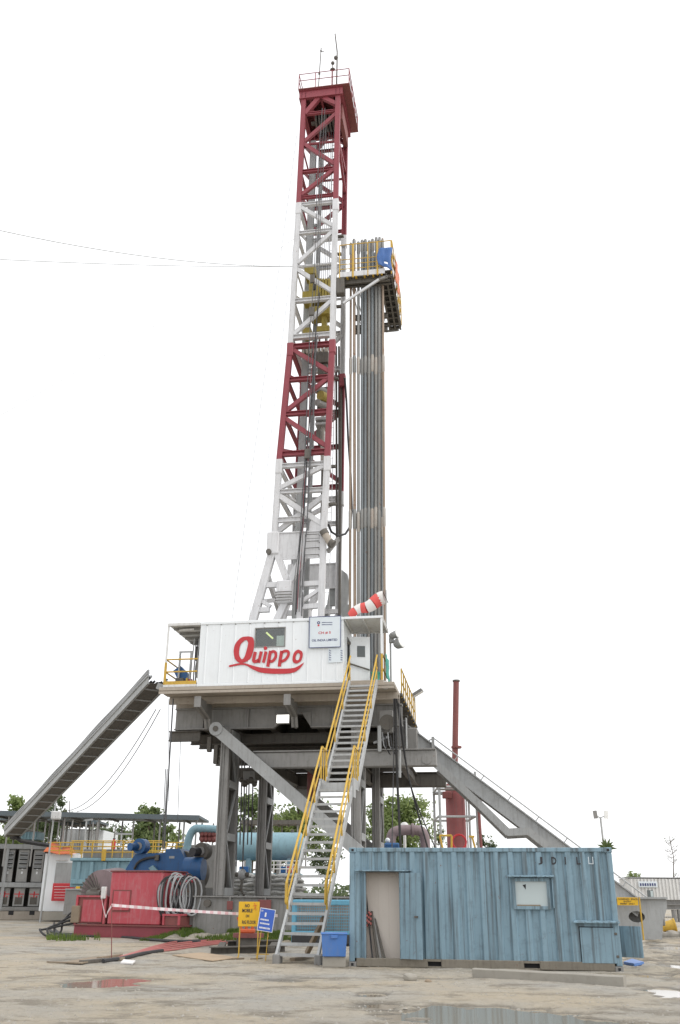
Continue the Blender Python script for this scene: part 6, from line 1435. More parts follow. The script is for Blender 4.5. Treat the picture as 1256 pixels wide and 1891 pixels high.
MB().box(gx0 + .05, gx1 - .05, 2.25, 2.3, gp_(60, 1682).z, gzt - .1).build('back_plate', M['grey_dk'], gc)
m = MB(); m.box(gx0, gx1, .3, 2.3, gzt - .02, gzt + .02); m.build('top_plate', M['grey'], gc)
for k in range(3): MB().path(spline([tuple(gp_(84, 1627 + k * 3, -.1)), tuple(gp_(92 - k, 1612, -.15)), tuple(gp_(94 - k, 1640, -.15)), tuple(gp_(88 - k * 2, 1665, -.1)), tuple(gp_(82, 1685, -.1))], 5), .08, 6).build('cable', M['rubber'], gc, True)
# white cabin with tarp
wc = thing('white_cabin', 'small white cabin with a grey door behind the cabinet rack', 'cabin', tuple(gz(120, 1690)))
bxp(MB(), 84, 1576, 135, 1683, 57, 3.0).build('wall', M['white'], wc); bxp(MB(), 104, 1593, 134, 1632, 56.96, .03).build('door', M['grey_lt'], wc); bxp(MB(), 103, 1588, 124, 1590, 56.9, .1).build('door_hood', M['white_dirty'], wc)
bxp(MB(), 80, 1683, 140, 1700, 56.8, 3.2).build('plinth', M['concrete'], wc)
o = MB(); ta = at(84, 1576, 56.8); tb_ = at(134, 1577, 56.8)
n = 10; vv = []
for j in range(4):
    for i in range(n + 1):
        a = i / n; vv.append((lerp(ta.x - .1, tb_.x, a), 56.7 + j * .8, ta.z + .03 + (.55 * (1 - a) + .12 * math.sin(a * 9 + j)) * (.3 + .35 * j) + (.0 if j else -.1)))
o.add(vv, [(j * (n + 1) + i, j * (n + 1) + i + 1, (j + 1) * (n + 1) + i + 1, (j + 1) * (n + 1) + i) for j in range(3) for i in range(n)])
o = o.build('tarpaulin', M['tarp_orange'], base=tuple(ta)); tag(o, 'crumpled orange tarpaulin thrown over the white cabin roof', 'tarpaulin'); md = o.modifiers.new('cloth', 'SOLIDIFY'); md.thickness = .03
rn = thing('red_notice', 'red notice board with pale lines on the white cabin', 'sign', tuple(at(120, 1665, 56.7)))
bxp(MB(), 98, 1631, 136, 1664, 56.6, .08).build('board', M['printred'], rn)
for k in range(5): bxp(MB(), 100, 1637 + k * 5.2, 128 + (k % 2) * 5, 1637.8 + k * 5.2, 56.57, .02, .001).build('white_line', M['white_print'], rn)
gb = thing('grey_locker', 'low grey steel locker beside the red skid', 'locker', tuple(gz(155, 1690)))
bxp(MB(), 121, 1643, 176, 1690, 50, 1.2).build('body', M['grey'], gb); bxp(MB(), 120, 1641, 177, 1644, 49.95, 1.3).build('lid', M['grey_lt'], gb)
o = thing('yellow_label', 'small yellow plate with black print on the blue tank', 'sign', tuple(at(153, 1643, 53)))
bxp(MB(), 140, 1637, 167, 1642.5, 52.9, .05).build('plate', M['sign_yellow'], o); bxp(MB(), 148, 1638.7, 158, 1641, 52.88, .02, .001).build('print', M['black'], o)
# blue mud tank with walkway
mt = thing('mud_tank', 'light blue ribbed mud tank with a yellow railed walkway', 'tank', tuple(gz(220, 1705)))
MY = 53.2
bxp(MB(), 134, 1590, 345, 1640, MY, 2.4).build('tank_wall', M['blue_lt'], mt); bxp(MB(), 130, 1584, 350, 1591, MY - .15, 2.6).build('top_flange', M['blue_lt'], mt); bxp(MB(), 131, 1624, 350, 1634, MY - .12, .1).build('lower_band', M['blue_lt'], mt)
for k in range(9): x = 143 + k * 24; bxp(MB(), x, 1591, x + 3, 1624, MY - .1, .09, .01).build('rib', M['blue_lt'], mt)
bxp(MB(), 155, 1568, 260, 1585, MY + .3, 1.8).build('upper_trough', M['grey'], mt)
bxp(MB(), 135, 1640, 345, 1655, MY, 2.4).build('skid', M['grey_dk'], mt)
def railing(name, label, x0, x1, ybot, ytop, Y, mat, npost, depth=0.0, rails=3, parent=None):
    r = thing(name, label, 'railing', tuple(at((x0 + x1) / 2, ybot, Y)))
    for k in range(npost):
        x = lerp(x0, x1, k / (npost - 1)); p = at(x, ybot, Y); q = at(x, ytop, Y); MB().tube(p, (p.x, Y, q.z), .035, 6).build('post', M[mat], r)
    for k in range(rails):
        yy = lerp(ytop, ybot, k / rails); MB().tube(at(x0, yy, Y), at(x1, yy, Y), .03, 6).build('rail', M[mat], r)
    return r
railing('tank_railing', 'yellow railing along the top of the blue mud tank', 132, 300, 1584, 1553, MY - .1, 'yellow', 10)
railing('tank_railing', 'yellow railing at the far side of the mud tank', 90, 345, 1578, 1556, MY + 3, 'yellow', 14)
bxp(MB(), 189, 1568, 194, 1590, MY - .25, .12).build('ladder_stile', M['yellow'], mt)
o = thing('fire_extinguisher', 'red fire extinguisher hanging on the walkway railing', 'extinguisher', tuple(at(209, 1568, MY)))
p = at(209, 1568, MY + .3); MB().path([(p.x, p.y, p.z), (p.x, p.y, p.z + .4), (p.x, p.y, p.z + .5)], [.11, .11, .04], 10).build('body', M['printred'], o, True); MB().cbox(p.x - .06, p.x + .08, p.y - .04, p.y + .04, p.z + .5, p.z + .57, .01).build('valve', M['grey_dk'], o)
# long canopy roofs on posts
def canopy(name, label, x0, x1, yroof, Y, dep, posts, ybot, mat='roof', tilt=0.0, yr1=None):
    c = thing(name, label, 'canopy', tuple(at(lerp(x0, x1, .5), ybot, Y)))
    a = at(x0, yroof, Y); b = at(x1, yr1 or yroof, Y)
    m = MB(); m.hexa([(a.x, Y, a.z), (b.x, Y, b.z), (b.x, Y + dep, b.z + tilt), (a.x, Y + dep, a.z + tilt), (a.x, Y, a.z + .14), (b.x, Y, b.z + .14), (b.x, Y + dep, b.z + .14 + tilt), (a.x, Y + dep, a.z + .14 + tilt)]); m.build('roof', M[mat], c)
    MB().bar((a.x, Y - .02, a.z - .02), (b.x, Y - .02, b.z - .02), .06, .25).build('gutter', M[mat], c)
    for k in range(6):
        f = (k + .5) / 6; MB().bar((lerp(a.x, b.x, f), Y + .1, lerp(a.z, b.z, f) - .06), (lerp(a.x, b.x, f), Y + dep, lerp(a.z, b.z, f) - .06 + tilt), .07, .1).build('rafter', M['grey_dk'], c)
    for x in posts:
        p = at(x, ybot, Y + .2); q = at(x, lerp(yroof, yr1 or yroof, (x - x0) / (x1 - x0)), Y + .2)
        MB().tube((p.x, p.y, max(0, p.z)), (p.x, p.y, q.z), .055, 7).build('post', M['grey'], c, True)
        r = MB(); r.tube((p.x + .5, Y + dep - .2, max(0, p.z)), (p.x + .5, Y + dep - .2, q.z + tilt - .05), .055, 7); r.build('post', M['grey'], c, True)
    return c
canopy('shed_roof', 'long dark sheet canopy on thin posts over the mud tanks', -60, 368, 1500, 58, 4.5, [-40, 5, 55, 110, 175, 240, 290, 335, 358], 1600, yr1=1510)
canopy('shed_roof', 'shorter lower canopy behind the cable tray foot', -40, 135, 1510, 66, 4, [5, 40, 75, 100, 125], 1600)
canopy('shed_roof', 'small curved canopy deeper between the canopy posts', 110, 178, 1520, 70, 4, [115, 140, 172], 1600, yr1=1518)
for k, (x, y0, y1, Y, lab) in enumerate(((95, 1468, 1560, 55, 'slim tilted lamp pole beside the cable tray foot'), (160, 1515, 1600, 56, 'thin steel pole near the white lamp box'), (225, 1540, 1590, 56, 'short lamp pole with a cross arm on the tank'))):
    t_ = thing('light_pole', lab, 'pole', tuple(at(x - 6, y1, Y))); q = at(x + (10 if k == 0 else 0), y0, Y); p = at(x - 4, y1, Y); MB().tube((p.x, p.y, 0), q, .05, 7).build('pole', M['galv'], t_, True)
    c = at(x + 9, 1505 if k == 0 else y0, Y - .1)
    if k == 0: MB().cbox(c.x - .25, c.x + .25, Y - .3, Y + .1, c.z - .25, c.z + .2, .05).build('lamp_box', M['white_dirty'], t_)
    elif k == 2: MB().bar((q.x - .35, q.y, q.z), (q.x + .6, q.y, q.z), .08, .1).build('cross_arm', M['grey_lt'], t_)
    else: MB().bar((q.x - .1, q.y, q.z), (q.x + .35, q.y, q.z + .05), .1, .1).build('lamp_head', M['grey_lt'], t_)
for (x0, y0, x1, y1, Y, mt_, lab) in ((112, 1532, 158, 1575, 75, 'grey_lt', 'grey container stack far behind the mud tank'), (157, 1533, 182, 1572, 74, 'white', 'white container end far behind the mud tank'), (38, 1536, 68, 1550, 60, 'blue_lt', 'small light blue machine box beside the cable tray foot')):
    t_ = thing('far_container' if Y > 70 else 'machine_box', lab, 'container', tuple(at((x0 + x1) / 2, y1, Y)))
    bxp(MB(), x0, y0, x1, y1 + (60 if Y > 70 else 0), Y, 5 if Y > 70 else 1.5).build('wall', M[mt_], t_); bxp(MB(), x0 - 1, y0 - 1.5, x1 + 1, y0, Y - .05, 5 if Y > 70 else 1.6).build('roof', M['grey_lt'], t_)
    for k in range(5): x = lerp(x0, x1, (k + .5) / 5); bxp(MB(), x - .5, y0 + 1, x + .5, y1, Y - .05, .05, .005).build('rib', M[mt_], t_)
o = thing('steel_machine', 'grey steel machine under the lower canopy', 'machine', tuple(at(30, 1545, 62))); bxp(MB(), 26, 1505, 42, 1530, 62, 1.2).build('body', M['grey'], o); bxp(MB(), 20, 1530, 48, 1550, 62, 1.2).build('stand', M['grey_dk'], o)
# blue pipework, separator and pumps seen through the legs
sv = thing('blue_vessel', 'long light blue horizontal vessel seen between the rig legs', 'tank', tuple(at(495, 1640, 58)))
a = at(432, 1563, 58); b = at(556, 1563, 58); m = MB(); r = .78; m.path([a + Vector((-.35, 0, 0)), a + Vector((-.1, 0, 0)), a, b, b + Vector((.1, 0, 0)), b + Vector((.35, 0, 0))], [r * .2, r * .8, r, r, r * .8, r * .2], 24); m.build('shell', M['blue_lt'], sv, True)
for x in (460, 535): p = at(x, 1580, 58); MB().cbox(p.x - .15, p.x + .15, 57.6, 58.4, 0, p.z, .03).build('saddle', M['blue_lt'], sv)
for x in (470, 500, 540): p = at(x, 1540, 58); MB().tube((p.x, 58, p.z - .1), (p.x, 58, p.z + .25), .1, 10).build('nozzle', M['grey_dk'], sv, True)
bd = thing('blue_deck', 'light blue equipment deck with pumps below the vessel', 'equipment deck', tuple(gz(500, 1690)))
bxp(MB(), 428, 1612, 556, 1618, 56.5, 3).build('deck', M['blue_lt'], bd); bxp(MB(), 430, 1640, 556, 1648, 56.5, 3).build('lower_deck', M['grey_dk'], bd)
for x in (432, 478, 512, 552): bxp(MB(), x - 1.2, 1590, x + 1.2, 1690, 56.4, .12).build('post', M['grey_lt'], bd)
for x, mtr in ((450, 'blue_dk'), (523, 'blue_dk'), (535, 'red'), (490, 'grey_dk')): bxp(MB(), x - 8, 1600, x + 8, 1612, 57, 1).build('pump', M[mtr], bd)
bxp(MB(), 430, 1618, 556, 1640, 58.5, .2).build('back_panel', M['grey_dk'], bd)
railing('deck_railing', 'pale railing of the equipment deck below the blue vessel', 482, 552, 1612, 1590, 56.3, 'white_dirty', 7)
mf = thing('choke_manifold', 'blue pipe bend and red valve manifold left of the rig column', 'pipework', tuple(gz(370, 1690)))
MB().path(spline([tuple(at(346, 1562, 50)), tuple(at(350, 1545, 50)), tuple(at(358, 1532, 50)), tuple(at(370, 1530, 50)), tuple(at(400, 1532, 50))], 4), .2, 10).build('pipe_bend', M['blue_lt'], mf, True)
p = at(346, 1562, 50); MB().tube((p.x, 50, 0), p, .2, 10).build('riser', M['blue_lt'], mf, True)
for k in range(4):
    for j in range(2): p = at(374 + k * 7, 1541 + j * 9, 50); m = MB(); m.ball(tuple(p), .16, 8, 5); m.tube(p + Vector((0, -.2, 0)), p + Vector((0, .2, 0)), .07, 6); m.build('valve', M['red_dk'], mf, True)
for y in (1536, 1548): MB().tube(at(368, y, 50.1), at(400, y, 50.1), .1, 8).build('header', M['grey'], mf, True)
bxp(MB(), 340, 1560, 398, 1640, 51, .8).build('rack', M['grey'], mf)
canopy('shed_roof', 'flat grey canopy seen beyond the blue vessel', 446, 556, 1518, 68, 4, [452, 500, 548], 1600, mat='grey_dk')
# sandbags
sbm = MB(); sbm.ball((0, 0, 0), 1, 10, 6, (.46, .26, .15))
sbm.v = [(x, y, z * (1 + .2 * math.sin(x * 9 + y * 7))) for x, y, z in sbm.v]
sme = sbm.mesh('sandbag', M['sandbag'], smooth=True)
k = 0
for rowi in range(13):
    for j in range(17):
        p = rv(432 + j * 7.4 + (rowi % 2) * 3.7, 1600, 5.2)
        o = bpy.data.objects.new('sandbag', sme); col.objects.link(o); w_ = RIG.w((p.x + random.uniform(-.04, .04), 5.2 + random.uniform(-.1, .1),   .12 + rowi * .185 + random.uniform(-.03, .03)))
        if rowi == 12 and random.random() < .4: bpy.data.objects.remove(o); continue
        o.location = w_; o.rotation_euler = (random.uniform(-.15, .15), random.uniform(-.2, .2), RIG.yaw + random.uniform(-.25, .25)); o.scale = (random.uniform(.62, .8),) * 3
        tag(o, 'grey sandbag in the stacked wall behind the rig base', 'sandbag', 'sandbags stacked behind the rig base'); k += 1

# ------------------------------------------------------------------ right-hand background
rk = thing('red_separator', 'tall faded red cylinder vessel with thin stack inside pipe scaffold', 'vessel', tuple(at(844, 1655, 60)))
p = at(844, 1560, 60); q = at(844, 1458, 60)
MB().tube((p.x, 60, 0), (p.x, 60, q.z), .60, 28).build('vessel_shell', M['stack_red'], rk, True)
MB().path([(p.x, 60, q.z), (p.x, 60, q.z + .3), (p.x, 60, q.z + .5)], [.66, .55, .25], 24).build('vessel_head', M['red_dk'], rk, True)
t_ = at(842.5, 1256, 60); MB().tube((p.x + .0, 60, q.z + .3), (t_.x, 60, t_.z), .19, 14).build('stack', M['red_dk'], rk, True)
s2 = at(843, 1380, 60); MB().tube((s2.x, 60, s2.z - .06), (s2.x, 60, s2.z + .06), .33, 14).build('stack_flange', M['red_dk'], rk, True)
MB().tube((t_.x, 60, t_.z - .1), (t_.x, 60, t_.z), .24, 14).build('stack_rim', M['grey_dk'], rk, True)
for g in range(3): MB().bar((p.x + .64 * math.cos(g * .7 - 1.1), 60 - .64 * math.sin(g * .7 + .5), 1), (p.x + .64 * math.cos(g * .7 - 1.1), 60 - .64 * math.sin(g * .7 + .5), q.z - .1), .06, .06).build('pipe_run', M['grey_lt'], rk)
c = at(822, 1468, 59.3); MB().cbox(c.x - .15, c.x + .4, 59.2, 59.6, c.z - .2, c.z + .2, .03).build('nozzle', M['red_dk'], rk)
c = at(880, 1470, 59.3); MB().cbox(c.x - .2, c.x + .2, 59.2, 59.6, c.z - .25, c.z + .25, .03).build('nozzle', M['red_dk'], rk)
c = at(848, 1555, 59); m = MB(); m.path([(c.x + .42 * math.cos(g), 58.95, c.z + .42 * math.sin(g)) for g in [2 * math.pi * i / 16 for i in range(17)]], .06, 6, cap=False); m.build('hand_wheel', M['printred'], rk)
sc = thing('scaffold_frame', 'pale pipe scaffold with yellow gates standing round the red vessel', 'scaffold', tuple(at(844, 1655, 58)))
for x in (810, 877): 
    for Y in (58.3, 61.7): a = at(x, 1425, 58.3); MB().tube((a.x, Y, 0), (a.x, Y, a.z), .08, 7).build('upright', M['grey_lt'], sc)
for yy in (1453, 1508): 
    a = at(810, yy, 58.3); b = at(877, yy, 58.3)
    for Y in (58.3, 61.7): MB().tube((a.x, Y, a.z), (b.x, Y, b.z), .07, 7).build('ledger', M['grey_lt'], sc)
    for x in (a.x, b.x): MB().tube((x, 58.3, a.z), (x, 61.7, a.z), .07, 7).build('ledger', M['grey_lt'], sc)
a = at(812, 1456, 58.3); b = at(877, 1452, 58.3); MB().box(a.x - .1, b.x + .1, 58.2, 58.9, a.z - .06, a.z + .0).build('platform', M['grey'], sc); MB().box(a.x - .1, b.x + .1, 61.1, 61.8, a.z - .06, a.z + .0).build('platform', M['grey'], sc)
for (x0, y0, x1, y1) in ((812, 1430, 822, 1453), (845, 1437, 855, 1452), (812, 1543, 834, 1543), (834, 1543, 834, 1568), (812, 1543, 818, 1568), (866, 1545, 876, 1545), (872, 1545, 878, 1568)):
    MB().tube(at(x0, y0, 58.1), at(x1, y1, 58.1), .06, 6).build('yellow_bar', M['yellow'], sc)
o = thing('red_pole', 'thin red pole standing right of the scaffold', 'pole', tuple(at(883, 1655, 58))); a = at(884, 1490, 58); MB().tube((a.x + .1, 58, 0), a, .09, 8).build('pole', M['red_dk'], o, True); c = at(882, 1478, 58); MB().cbox(c.x - .25, c.x + .25, 57.8, 58.2, c.z - .35, c.z + .35, .05).build('lamp_box', M['purple_pipe'], o)
gn = thing('gooseneck_pipe', 'thick faded purple gooseneck pipe rising behind the container', 'pipe', tuple(at(783, 1655, 50)))
pts = [(722, 1575), (723, 1545), (730, 1536), (745, 1533), (765, 1533), (778, 1536), (784, 1546), (786, 1580)]
q = [tuple(at(x, y, 50)) for x, y in pts]; q = [(q[0][0], 50, 0)] + q + [(q[-1][0], 50, 0)]
MB().path(spline(q, 4), .26, 12).build('pipe', M['purple_pipe'], gn, True)
for x in (762,): p = at(x, 1533, 50); MB().tube((p.x - .06, 50, p.z), (p.x + .06, 50, p.z), .33, 14).build('flange', M['purple_pipe'], gn, True)
bpm = thing('blue_pump', 'dark blue pump casing with a white dome behind the container', 'pump', tuple(at(722, 1655, 49)))
bxp(MB(), 709, 1556, 740, 1640, 49, 1.2, .08).build('casing', M['blue_dk'], bpm); p = at(716, 1552, 49.4); m = MB(); m.ball(tuple(p), .13, 10, 6); m.build('dome', M['white'], bpm, True)
p = at(747, 1527, 52); m = MB(); m.ball(tuple(p), .25, 12, 8); m.tube((p.x, 52, 0), (p.x, 52, p.z), .08, 8); tag(m.build('round_tank', M['white_dirty'], base=(p.x, 52, 0), smooth=True), 'white round float tank on a stem behind the gooseneck pipe', 'tank')
# catwalk box at the foot of the ramp
CW = Frame((0, 41.2, 0), R(-9)); cwp = lambda px, py, y=0.0: pf(CW, px, py, y)
cw = thing('catwalk', 'grey steel catwalk box with an oval hole at the ramp foot', 'catwalk', tuple(cwp(1180, 1728)), CW)
x0, x1 = cwp(1080, 1700).x, cwp(1231, 1665).x; x2 = cwp(1222, 1728).x; zt = cwp(1180, 1660).z
oc = cwp(1176, 1693); orx, orz = (cwp(1191, 1693).x - cwp(1161, 1693).x) / 2, (cwp(1176, 1683).z - cwp(1176, 1704).z) / 2
# plate with a real oval opening
outer = [(x0, .02), (oc.x, .02), (x2, .02), (lerp(x2, x1, .35), zt * .45), (x1, zt * .8), (x1, zt), (oc.x, zt), (x0, zt)]
def onray(g):
    d_ = Vector((math.cos(g), math.sin(g))); best = None
    for (ax, az), (bx_, bz) in zip(outer, outer[1:] + outer[:1]):
        ex_, ez_ = bx_ - ax, bz - az; det = d_.x * (-ez_) + ex_ * d_.y
        if abs(det) < 1e-9: continue
        t = ((ax - oc.x) * (-ez_) + ex_ * (az - oc.z)) / det; s_ = (d_.x * (az - oc.z) - d_.y * (ax - oc.x)) / det
        if t > 0 and -1e-6 <= s_ <= 1 + 1e-6 and (best is None or t < best): best = t
    return (oc.x + d_.x * best, oc.z + d_.y * best)
angs = sorted([2 * math.pi * i / 40 for i in range(40)] + [math.atan2(z - oc.z, x - oc.x) % (2 * math.pi) for x, z in outer])
m = MB(); n = len(angs)
for Yp in (0.0, .04):
    m.v += [(onray(g)[0], Yp, onray(g)[1]) for g in angs] + [(oc.x + orx * math.cos(g), Yp, oc.z + orz * math.sin(g)) for g in angs]
for i in range(n):
    j = (i + 1) % n; m.f += [(i, j, n + j, n + i), (2 * n + j, 2 * n + i, 3 * n + i, 3 * n + j), (n + i, n + j, 3 * n + j, 3 * n + i), (j, i, 2 * n + i, 2 * n + j)]
m.build('side_plate', M['grey_lt'], cw)
MB().box(x0 - .02, x1 + .03, -.12, 2.2, zt + .002, zt + .07).build('top_plate', M['grey_lt'], cw); MB().box(x0, x2, 2.0, 2.05, 0, zt).build('side_plate', M['grey'], cw)
MB().bar((oc.x - 1, .9, oc.z - .05), (oc.x + 1, .9, oc.z + .1), .1, .1).build('inner_bar', M['grey'], cw)
ysn = thing('space_sign', 'yellow confined space sign on a thin yellow post by the catwalk', 'sign', tuple(cwp(1184, 1728, -.6)), CW)
a = cwp(1139, 1657, -.6); b = cwp(1179, 1672, -.6); MB().box(a.x, b.x, -.62, -.58, b.z, a.z).build('board', M['sign_yellow'], ysn)
for s_, py, w_ in (('CONFINED  SPACE', 1660.5, .74), ('ENTRY', 1664.8, .3), ('PERMIT  ONLY', 1669, .55)):
    q = cwp(1159, py, -.62); text_mb(s_, (q.x, -.622, q.z), (1, 0, 0), (0, 0, 1), w_, .062, .002, bold=.02).build('lettering', M['black'], ysn)
p = cwp(1182, 1672, -.6); MB().tube((p.x, -.6, 0), (p.x, -.6, p.z + .3), .03, 6).build('post', M['yellow'], ysn)
o = thing('yellow_bucket', 'small worn yellow bucket lying beside the catwalk end', 'bucket', tuple(gz(1232, 1724))); p = gz(1234, 1722); MB().path([(p.x - .25, p.y, .22), (p.x + .3, p.y - .1, .3)], [.2, .3], 12).build('body', M['yellow'], o, True)
MB().path([(p.x + .28, p.y - .1, .3), (p.x + .34, p.y - .11, .31)], [.33, .33], 12).build('rim', M['yellow'], o, True)
fc = thing('far_cabin', 'far white corrugated cabin with a name board and small window', 'cabin', tuple(at(1215, 1664, 78)))
bxp(MB(), 1163, 1622, 1330, 1664, 78, 3).build('wall', M['white_dirty'], fc); bxp(MB(), 1160, 1619.5, 1332, 1622, 77.9, 3.2).build('roof', M['grey_lt'], fc)
for k in range(24): x = 1167 + k * 6.5; bxp(MB(), x, 1623, x + 1.5, 1663, 77.93, .07, .01).build('rib', M['white_dirty'], fc)
bxp(MB(), 1179, 1628, 1215, 1639, 77.85, .07).build('name_board', M['sign_white'], fc)
for k in range(7): bxp(MB(), 1182 + k * 4.4, 1631, 1185 + k * 4.4, 1636, 77.82, .03, .001).build('blue_letter', M['navy'], fc)
bxp(MB(), 1195, 1644, 1208, 1657, 77.88, .06).build('window', M['win_dark'], fc); bxp(MB(), 1201, 1645, 1207, 1656, 77.86, .03, .005).build('pane', M['win_sky'], fc)
bm = thing('steel_trestle', 'grey pipe trestle and beams standing under the far cabin', 'trestle', tuple(gz(1240, 1700)))
for y in (1666, 1675): MB().ibeam(at(1228, y, 66), at(1330, y, 66), .3, .3).build('beam', M['grey'], bm)
for x in (1244, 1254, 1290): p = at(x, 1680, 66); MB().tube((p.x, 66, 0), (p.x, 66, p.z), .16, 10).build('leg', M['grey'], bm, True)
wl = thing('low_bund', 'low rough stone bund edging the mud beyond the container', 'bund', tuple(gz(1200, 1732)))
a = gz(1140, 1731); b = gz(1420, 1733)
for k in range(34):
    c = a.lerp(b, k / 33); m = MB(); r = random.uniform(.18, .3); m.ball((c.x, c.y, .08), r, 7, 5, (1.2, .9, .8)); m.v = [tuple(Vector(v) + Vector((mnoise.noise(Vector(v) * 4), mnoise.noise(Vector(v) * 4 + Vector((9, 0, 0))), 0)) * .06) for v in m.v]; m.build('stone', M['stone'], wl, True)
tb_ = gz(1180, 1786); tag(sheet('plastic_sheet', 'crumpled blue plastic sheet lying by the container end', [(1152, 1782), (1172, 1786), (1190, 1783), (1168, 1777)], 'drum', .06, 'sheet'), None, None)
lp3 = thing('light_mast', 'far lamp mast with two angled lamps beyond the container', 'lamp mast', tuple(at(1108, 1655, 58))); p = at(1109, 1510, 58); MB().tube((p.x + .1, 58, 0), p, .06, 7).build('pole', M['galv'], lp3, True)
for dx in (-.25, .3): MB().bar((p.x, 58, p.z), (p.x + dx, 58, p.z + .1), .06).build('arm', M['galv'], lp3); MB().bar((p.x + dx * 1.1, 58, p.z - .05), (p.x + dx * 1.25, 58, p.z + .4), .22, .12).build('lamp', M['grey'] if dx < 0 else M['lamp'], lp3)

# ------------------------------------------------------------------ trees
L_T = [leaf_mat('leaf_mid', (0.14, 0.20, 0.07), (0.25, 0.31, 0.12)), leaf_mat('leaf_dark', (0.08, 0.12, 0.055), (0.16, 0.20, 0.085)), leaf_mat('leaf_light', (0.18, 0.25, 0.075), (0.32, 0.39, 0.14))]
def tree(label, px, py_top, wpx, Y, kind=0, n=2600, leaf=.32, bare=False, hole=0.35, py_low=None, seed=1):
    rnd = random.Random(seed); base = at(px, 1660, Y); base.z = 0; top = at(px, py_top, Y).z; w = abs(at(px + wpx / 2, 1560, Y).x - at(px - wpx / 2, 1560, Y).x) / 2
    low = at(px, py_low, Y).z if py_low else top * .42
    t = thing('tree', label, 'tree', tuple(base), group=None)
    tr = MB(); H = top; bs = .45 if bare else 1.0
    tr.path([(base.x, Y, 0), (base.x + rnd.uniform(-.2, .2), Y, H * .35), (base.x + rnd.uniform(-.5, .5), Y, H * .65), (base.x, Y, H * .92)], [H * .022 * bs, H * .018 * bs, H * .012 * bs, H * .003], 8)
    limbs = []
    for k in range(14 if not bare else 26):
        z0 = H * rnd.uniform(.3, .85); g = rnd.random() * 6.28; L = w * rnd.uniform(.5, 1.0) * (1.1 - .5 * z0 / H); e = Vector((base.x + L * math.cos(g), Y + L * math.sin(g), min(H * .98, z0 + L * rnd.uniform(.35, .9))))
        s = Vector((base.x, Y, z0)); mid = s.lerp(e, .5) + Vector((0, 0, -.08 * L)); tr.path([s, mid, e], [H * .008 * bs, H * .005 * bs, H * .002 * bs], 5); limbs.append((s, e))
        for j in range(4):
            f = rnd.uniform(.4, 1); p = s.lerp(e, f); q = p + Vector((rnd.uniform(-1, 1), rnd.uniform(-1, 1), rnd.uniform(.1, 1))) * (L * .32); tr.path([p, q], [H * .003 * bs, H * .001], 4); limbs.append((p, q))
    tr.build('trunk', M['bark'], t)
    # leaf clumps along the limbs, gaps left between them
    c = MB(); cl = []
    for s, e in limbs:
        for f in (.55, .8, 1.0):
            if rnd.random() > hole: cl.append(s.lerp(e, f))
    if not bare:
        for k in range(int(len(cl) * .5)):
            g = rnd.random() * 6.28; zz = rnd.uniform(low, top * .97); f = 1 - abs((zz - (low + top) / 2) / ((top - low) / 2)) ** 2 * .75; cl.append(Vector((base.x + w * f * rnd.uniform(.2, 1) * math.cos(g), Y + w * f * rnd.uniform(.2, 1) * math.sin(g), zz)))
    vs_, fs = [], []
    nl = max(1, n // max(1, len(cl)))
    for q in cl:
        if q.z < low: continue
        rr = w * rnd.uniform(.12, .3)
        for k in range(nl):
            d_ = Vector((rnd.gauss(0, 1), rnd.gauss(0, 1), rnd.gauss(0, .7))) * (rr * .55); p = q + d_
            a = Vector((rnd.gauss(0, 1), rnd.gauss(0, 1), rnd.gauss(0, 1))).normalized(); b = a.orthogonal().normalized(); s = leaf * rnd.uniform(.5, 1.2)
            i = len(vs_); vs_ += [p - a * s * .5, p + b * s * .28, p + a * s * .5, p - b * s * .28]; fs.append((i, i + 1, i + 2, i + 3))
    c.add(vs_, fs); c.build('crown', L_T[kind], t)
    return t
tree('leafy light green tree standing behind the hanging ropes', 738, 1468, 130, 85, 2, 9000, .40, seed=3, hole=.15, py_low=1585)
tree('slender green tree close to the right rig column', 692, 1480, 60, 80, 0, 2200, .30, seed=8, hole=.3)
tree('small dark bushy tree right of the red vessel', 903, 1538, 42, 90, 1, 1500, .3, seed=5, py_low=1590)
tree('thin tree between the scaffold and the leafy tree', 812, 1510, 34, 95, 0, 900, .3, seed=6, hole=.55)
tree('loose green tree seen between the left lattice columns', 462, 1462, 90, 85, 0, 5000, .38, seed=11, hole=.25)
tree('tall open tree with dark branches beside the diagonal strut', 545, 1440, 120, 80, 2, 5200, .38, seed=12, hole=.35)
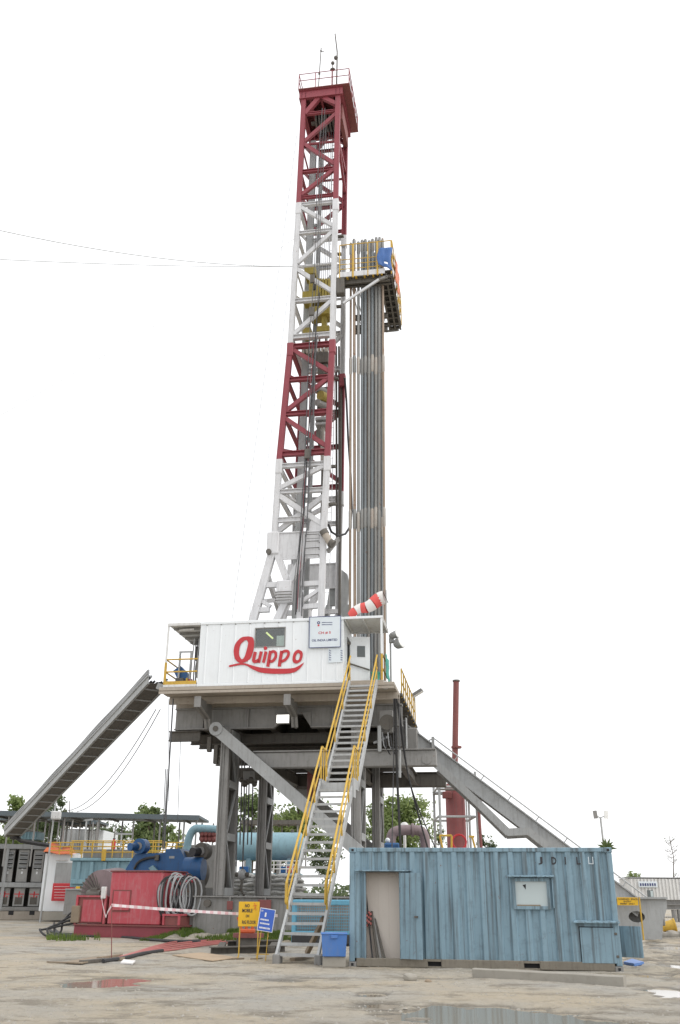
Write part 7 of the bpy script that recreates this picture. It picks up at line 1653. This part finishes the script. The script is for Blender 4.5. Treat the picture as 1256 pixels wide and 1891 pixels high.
tree('second tree between the columns, darker and lower', 508, 1500, 80, 95, 1, 2500, .3, seed=13)
tree('full green tree rising behind the canopy roof end', 262, 1488, 84, 82, 0, 7000, .40, seed=14, hole=.12, py_low=1580)
tree('small pale tree beside the canopy end', 318, 1520, 40, 100, 2, 1200, .3, seed=15, hole=.5)
tree('rounded green tree above the canopy at the far end', 10, 1466, 66, 95, 2, 6000, .42, seed=16, hole=.2)
tree('slim green tree beside the rounded tree', 40, 1472, 36, 95, 0, 1800, .3, seed=17, hole=.3)
tree('dark tree half hidden by the cable tray', 82, 1465, 60, 90, 1, 5000, .38, seed=18, hole=.25)
tree('bare leafless tree beside the cable tray', 108, 1462, 36, 80, 1, 60, .2, True, .9, seed=19)
tree('dark green tree under the lower canopy', 60, 1500, 120, 110, 1, 4200, .36, seed=20, hole=.2)
tree('tall bare tree beyond the far white cabin', 1250, 1530, 44, 95, 1, 50, .2, True, .9, seed=21)
tree('tiny light green tree peeking over the far white cabin', 1175, 1608, 26, 110, 2, 800, .3, seed=22, py_low=1630)
tree('low bush right of the rig column beyond the vessel', 600, 1530, 70, 100, 1, 2200, .3, seed=23)
tree('broad dark tree far behind the mud tank', 195, 1520, 120, 115, 1, 4200, .4, seed=24, hole=.25)
# far tree belt on the horizon
fb = MB(); vs_, fs = [], []
for k in range(26000):
    X = random.uniform(-220, 240); Y = random.uniform(170, 190); h = 3.2 + 2.2 * mnoise.noise(Vector((X * .06, 2, 1))) + 1.5 * mnoise.noise(Vector((X * .3, 5, 1)))
    z = random.uniform(0, max(.8, h)); s = random.uniform(.4, 1.0); a = Vector((random.gauss(0, 1), random.gauss(0, 1), random.gauss(0, 1))).normalized(); b = a.orthogonal().normalized(); p = Vector((X, Y, z)); i = len(vs_)
    vs_ += [p - a * s * .5, p + b * s * .4, p + a * s * .5, p - b * s * .4]; fs.append((i, i + 1, i + 2, i + 3))
fb.add(vs_, fs); tag(fb.build('tree_belt', L_T[1]), 'far low belt of trees along the horizon', 'trees', kind='stuff')
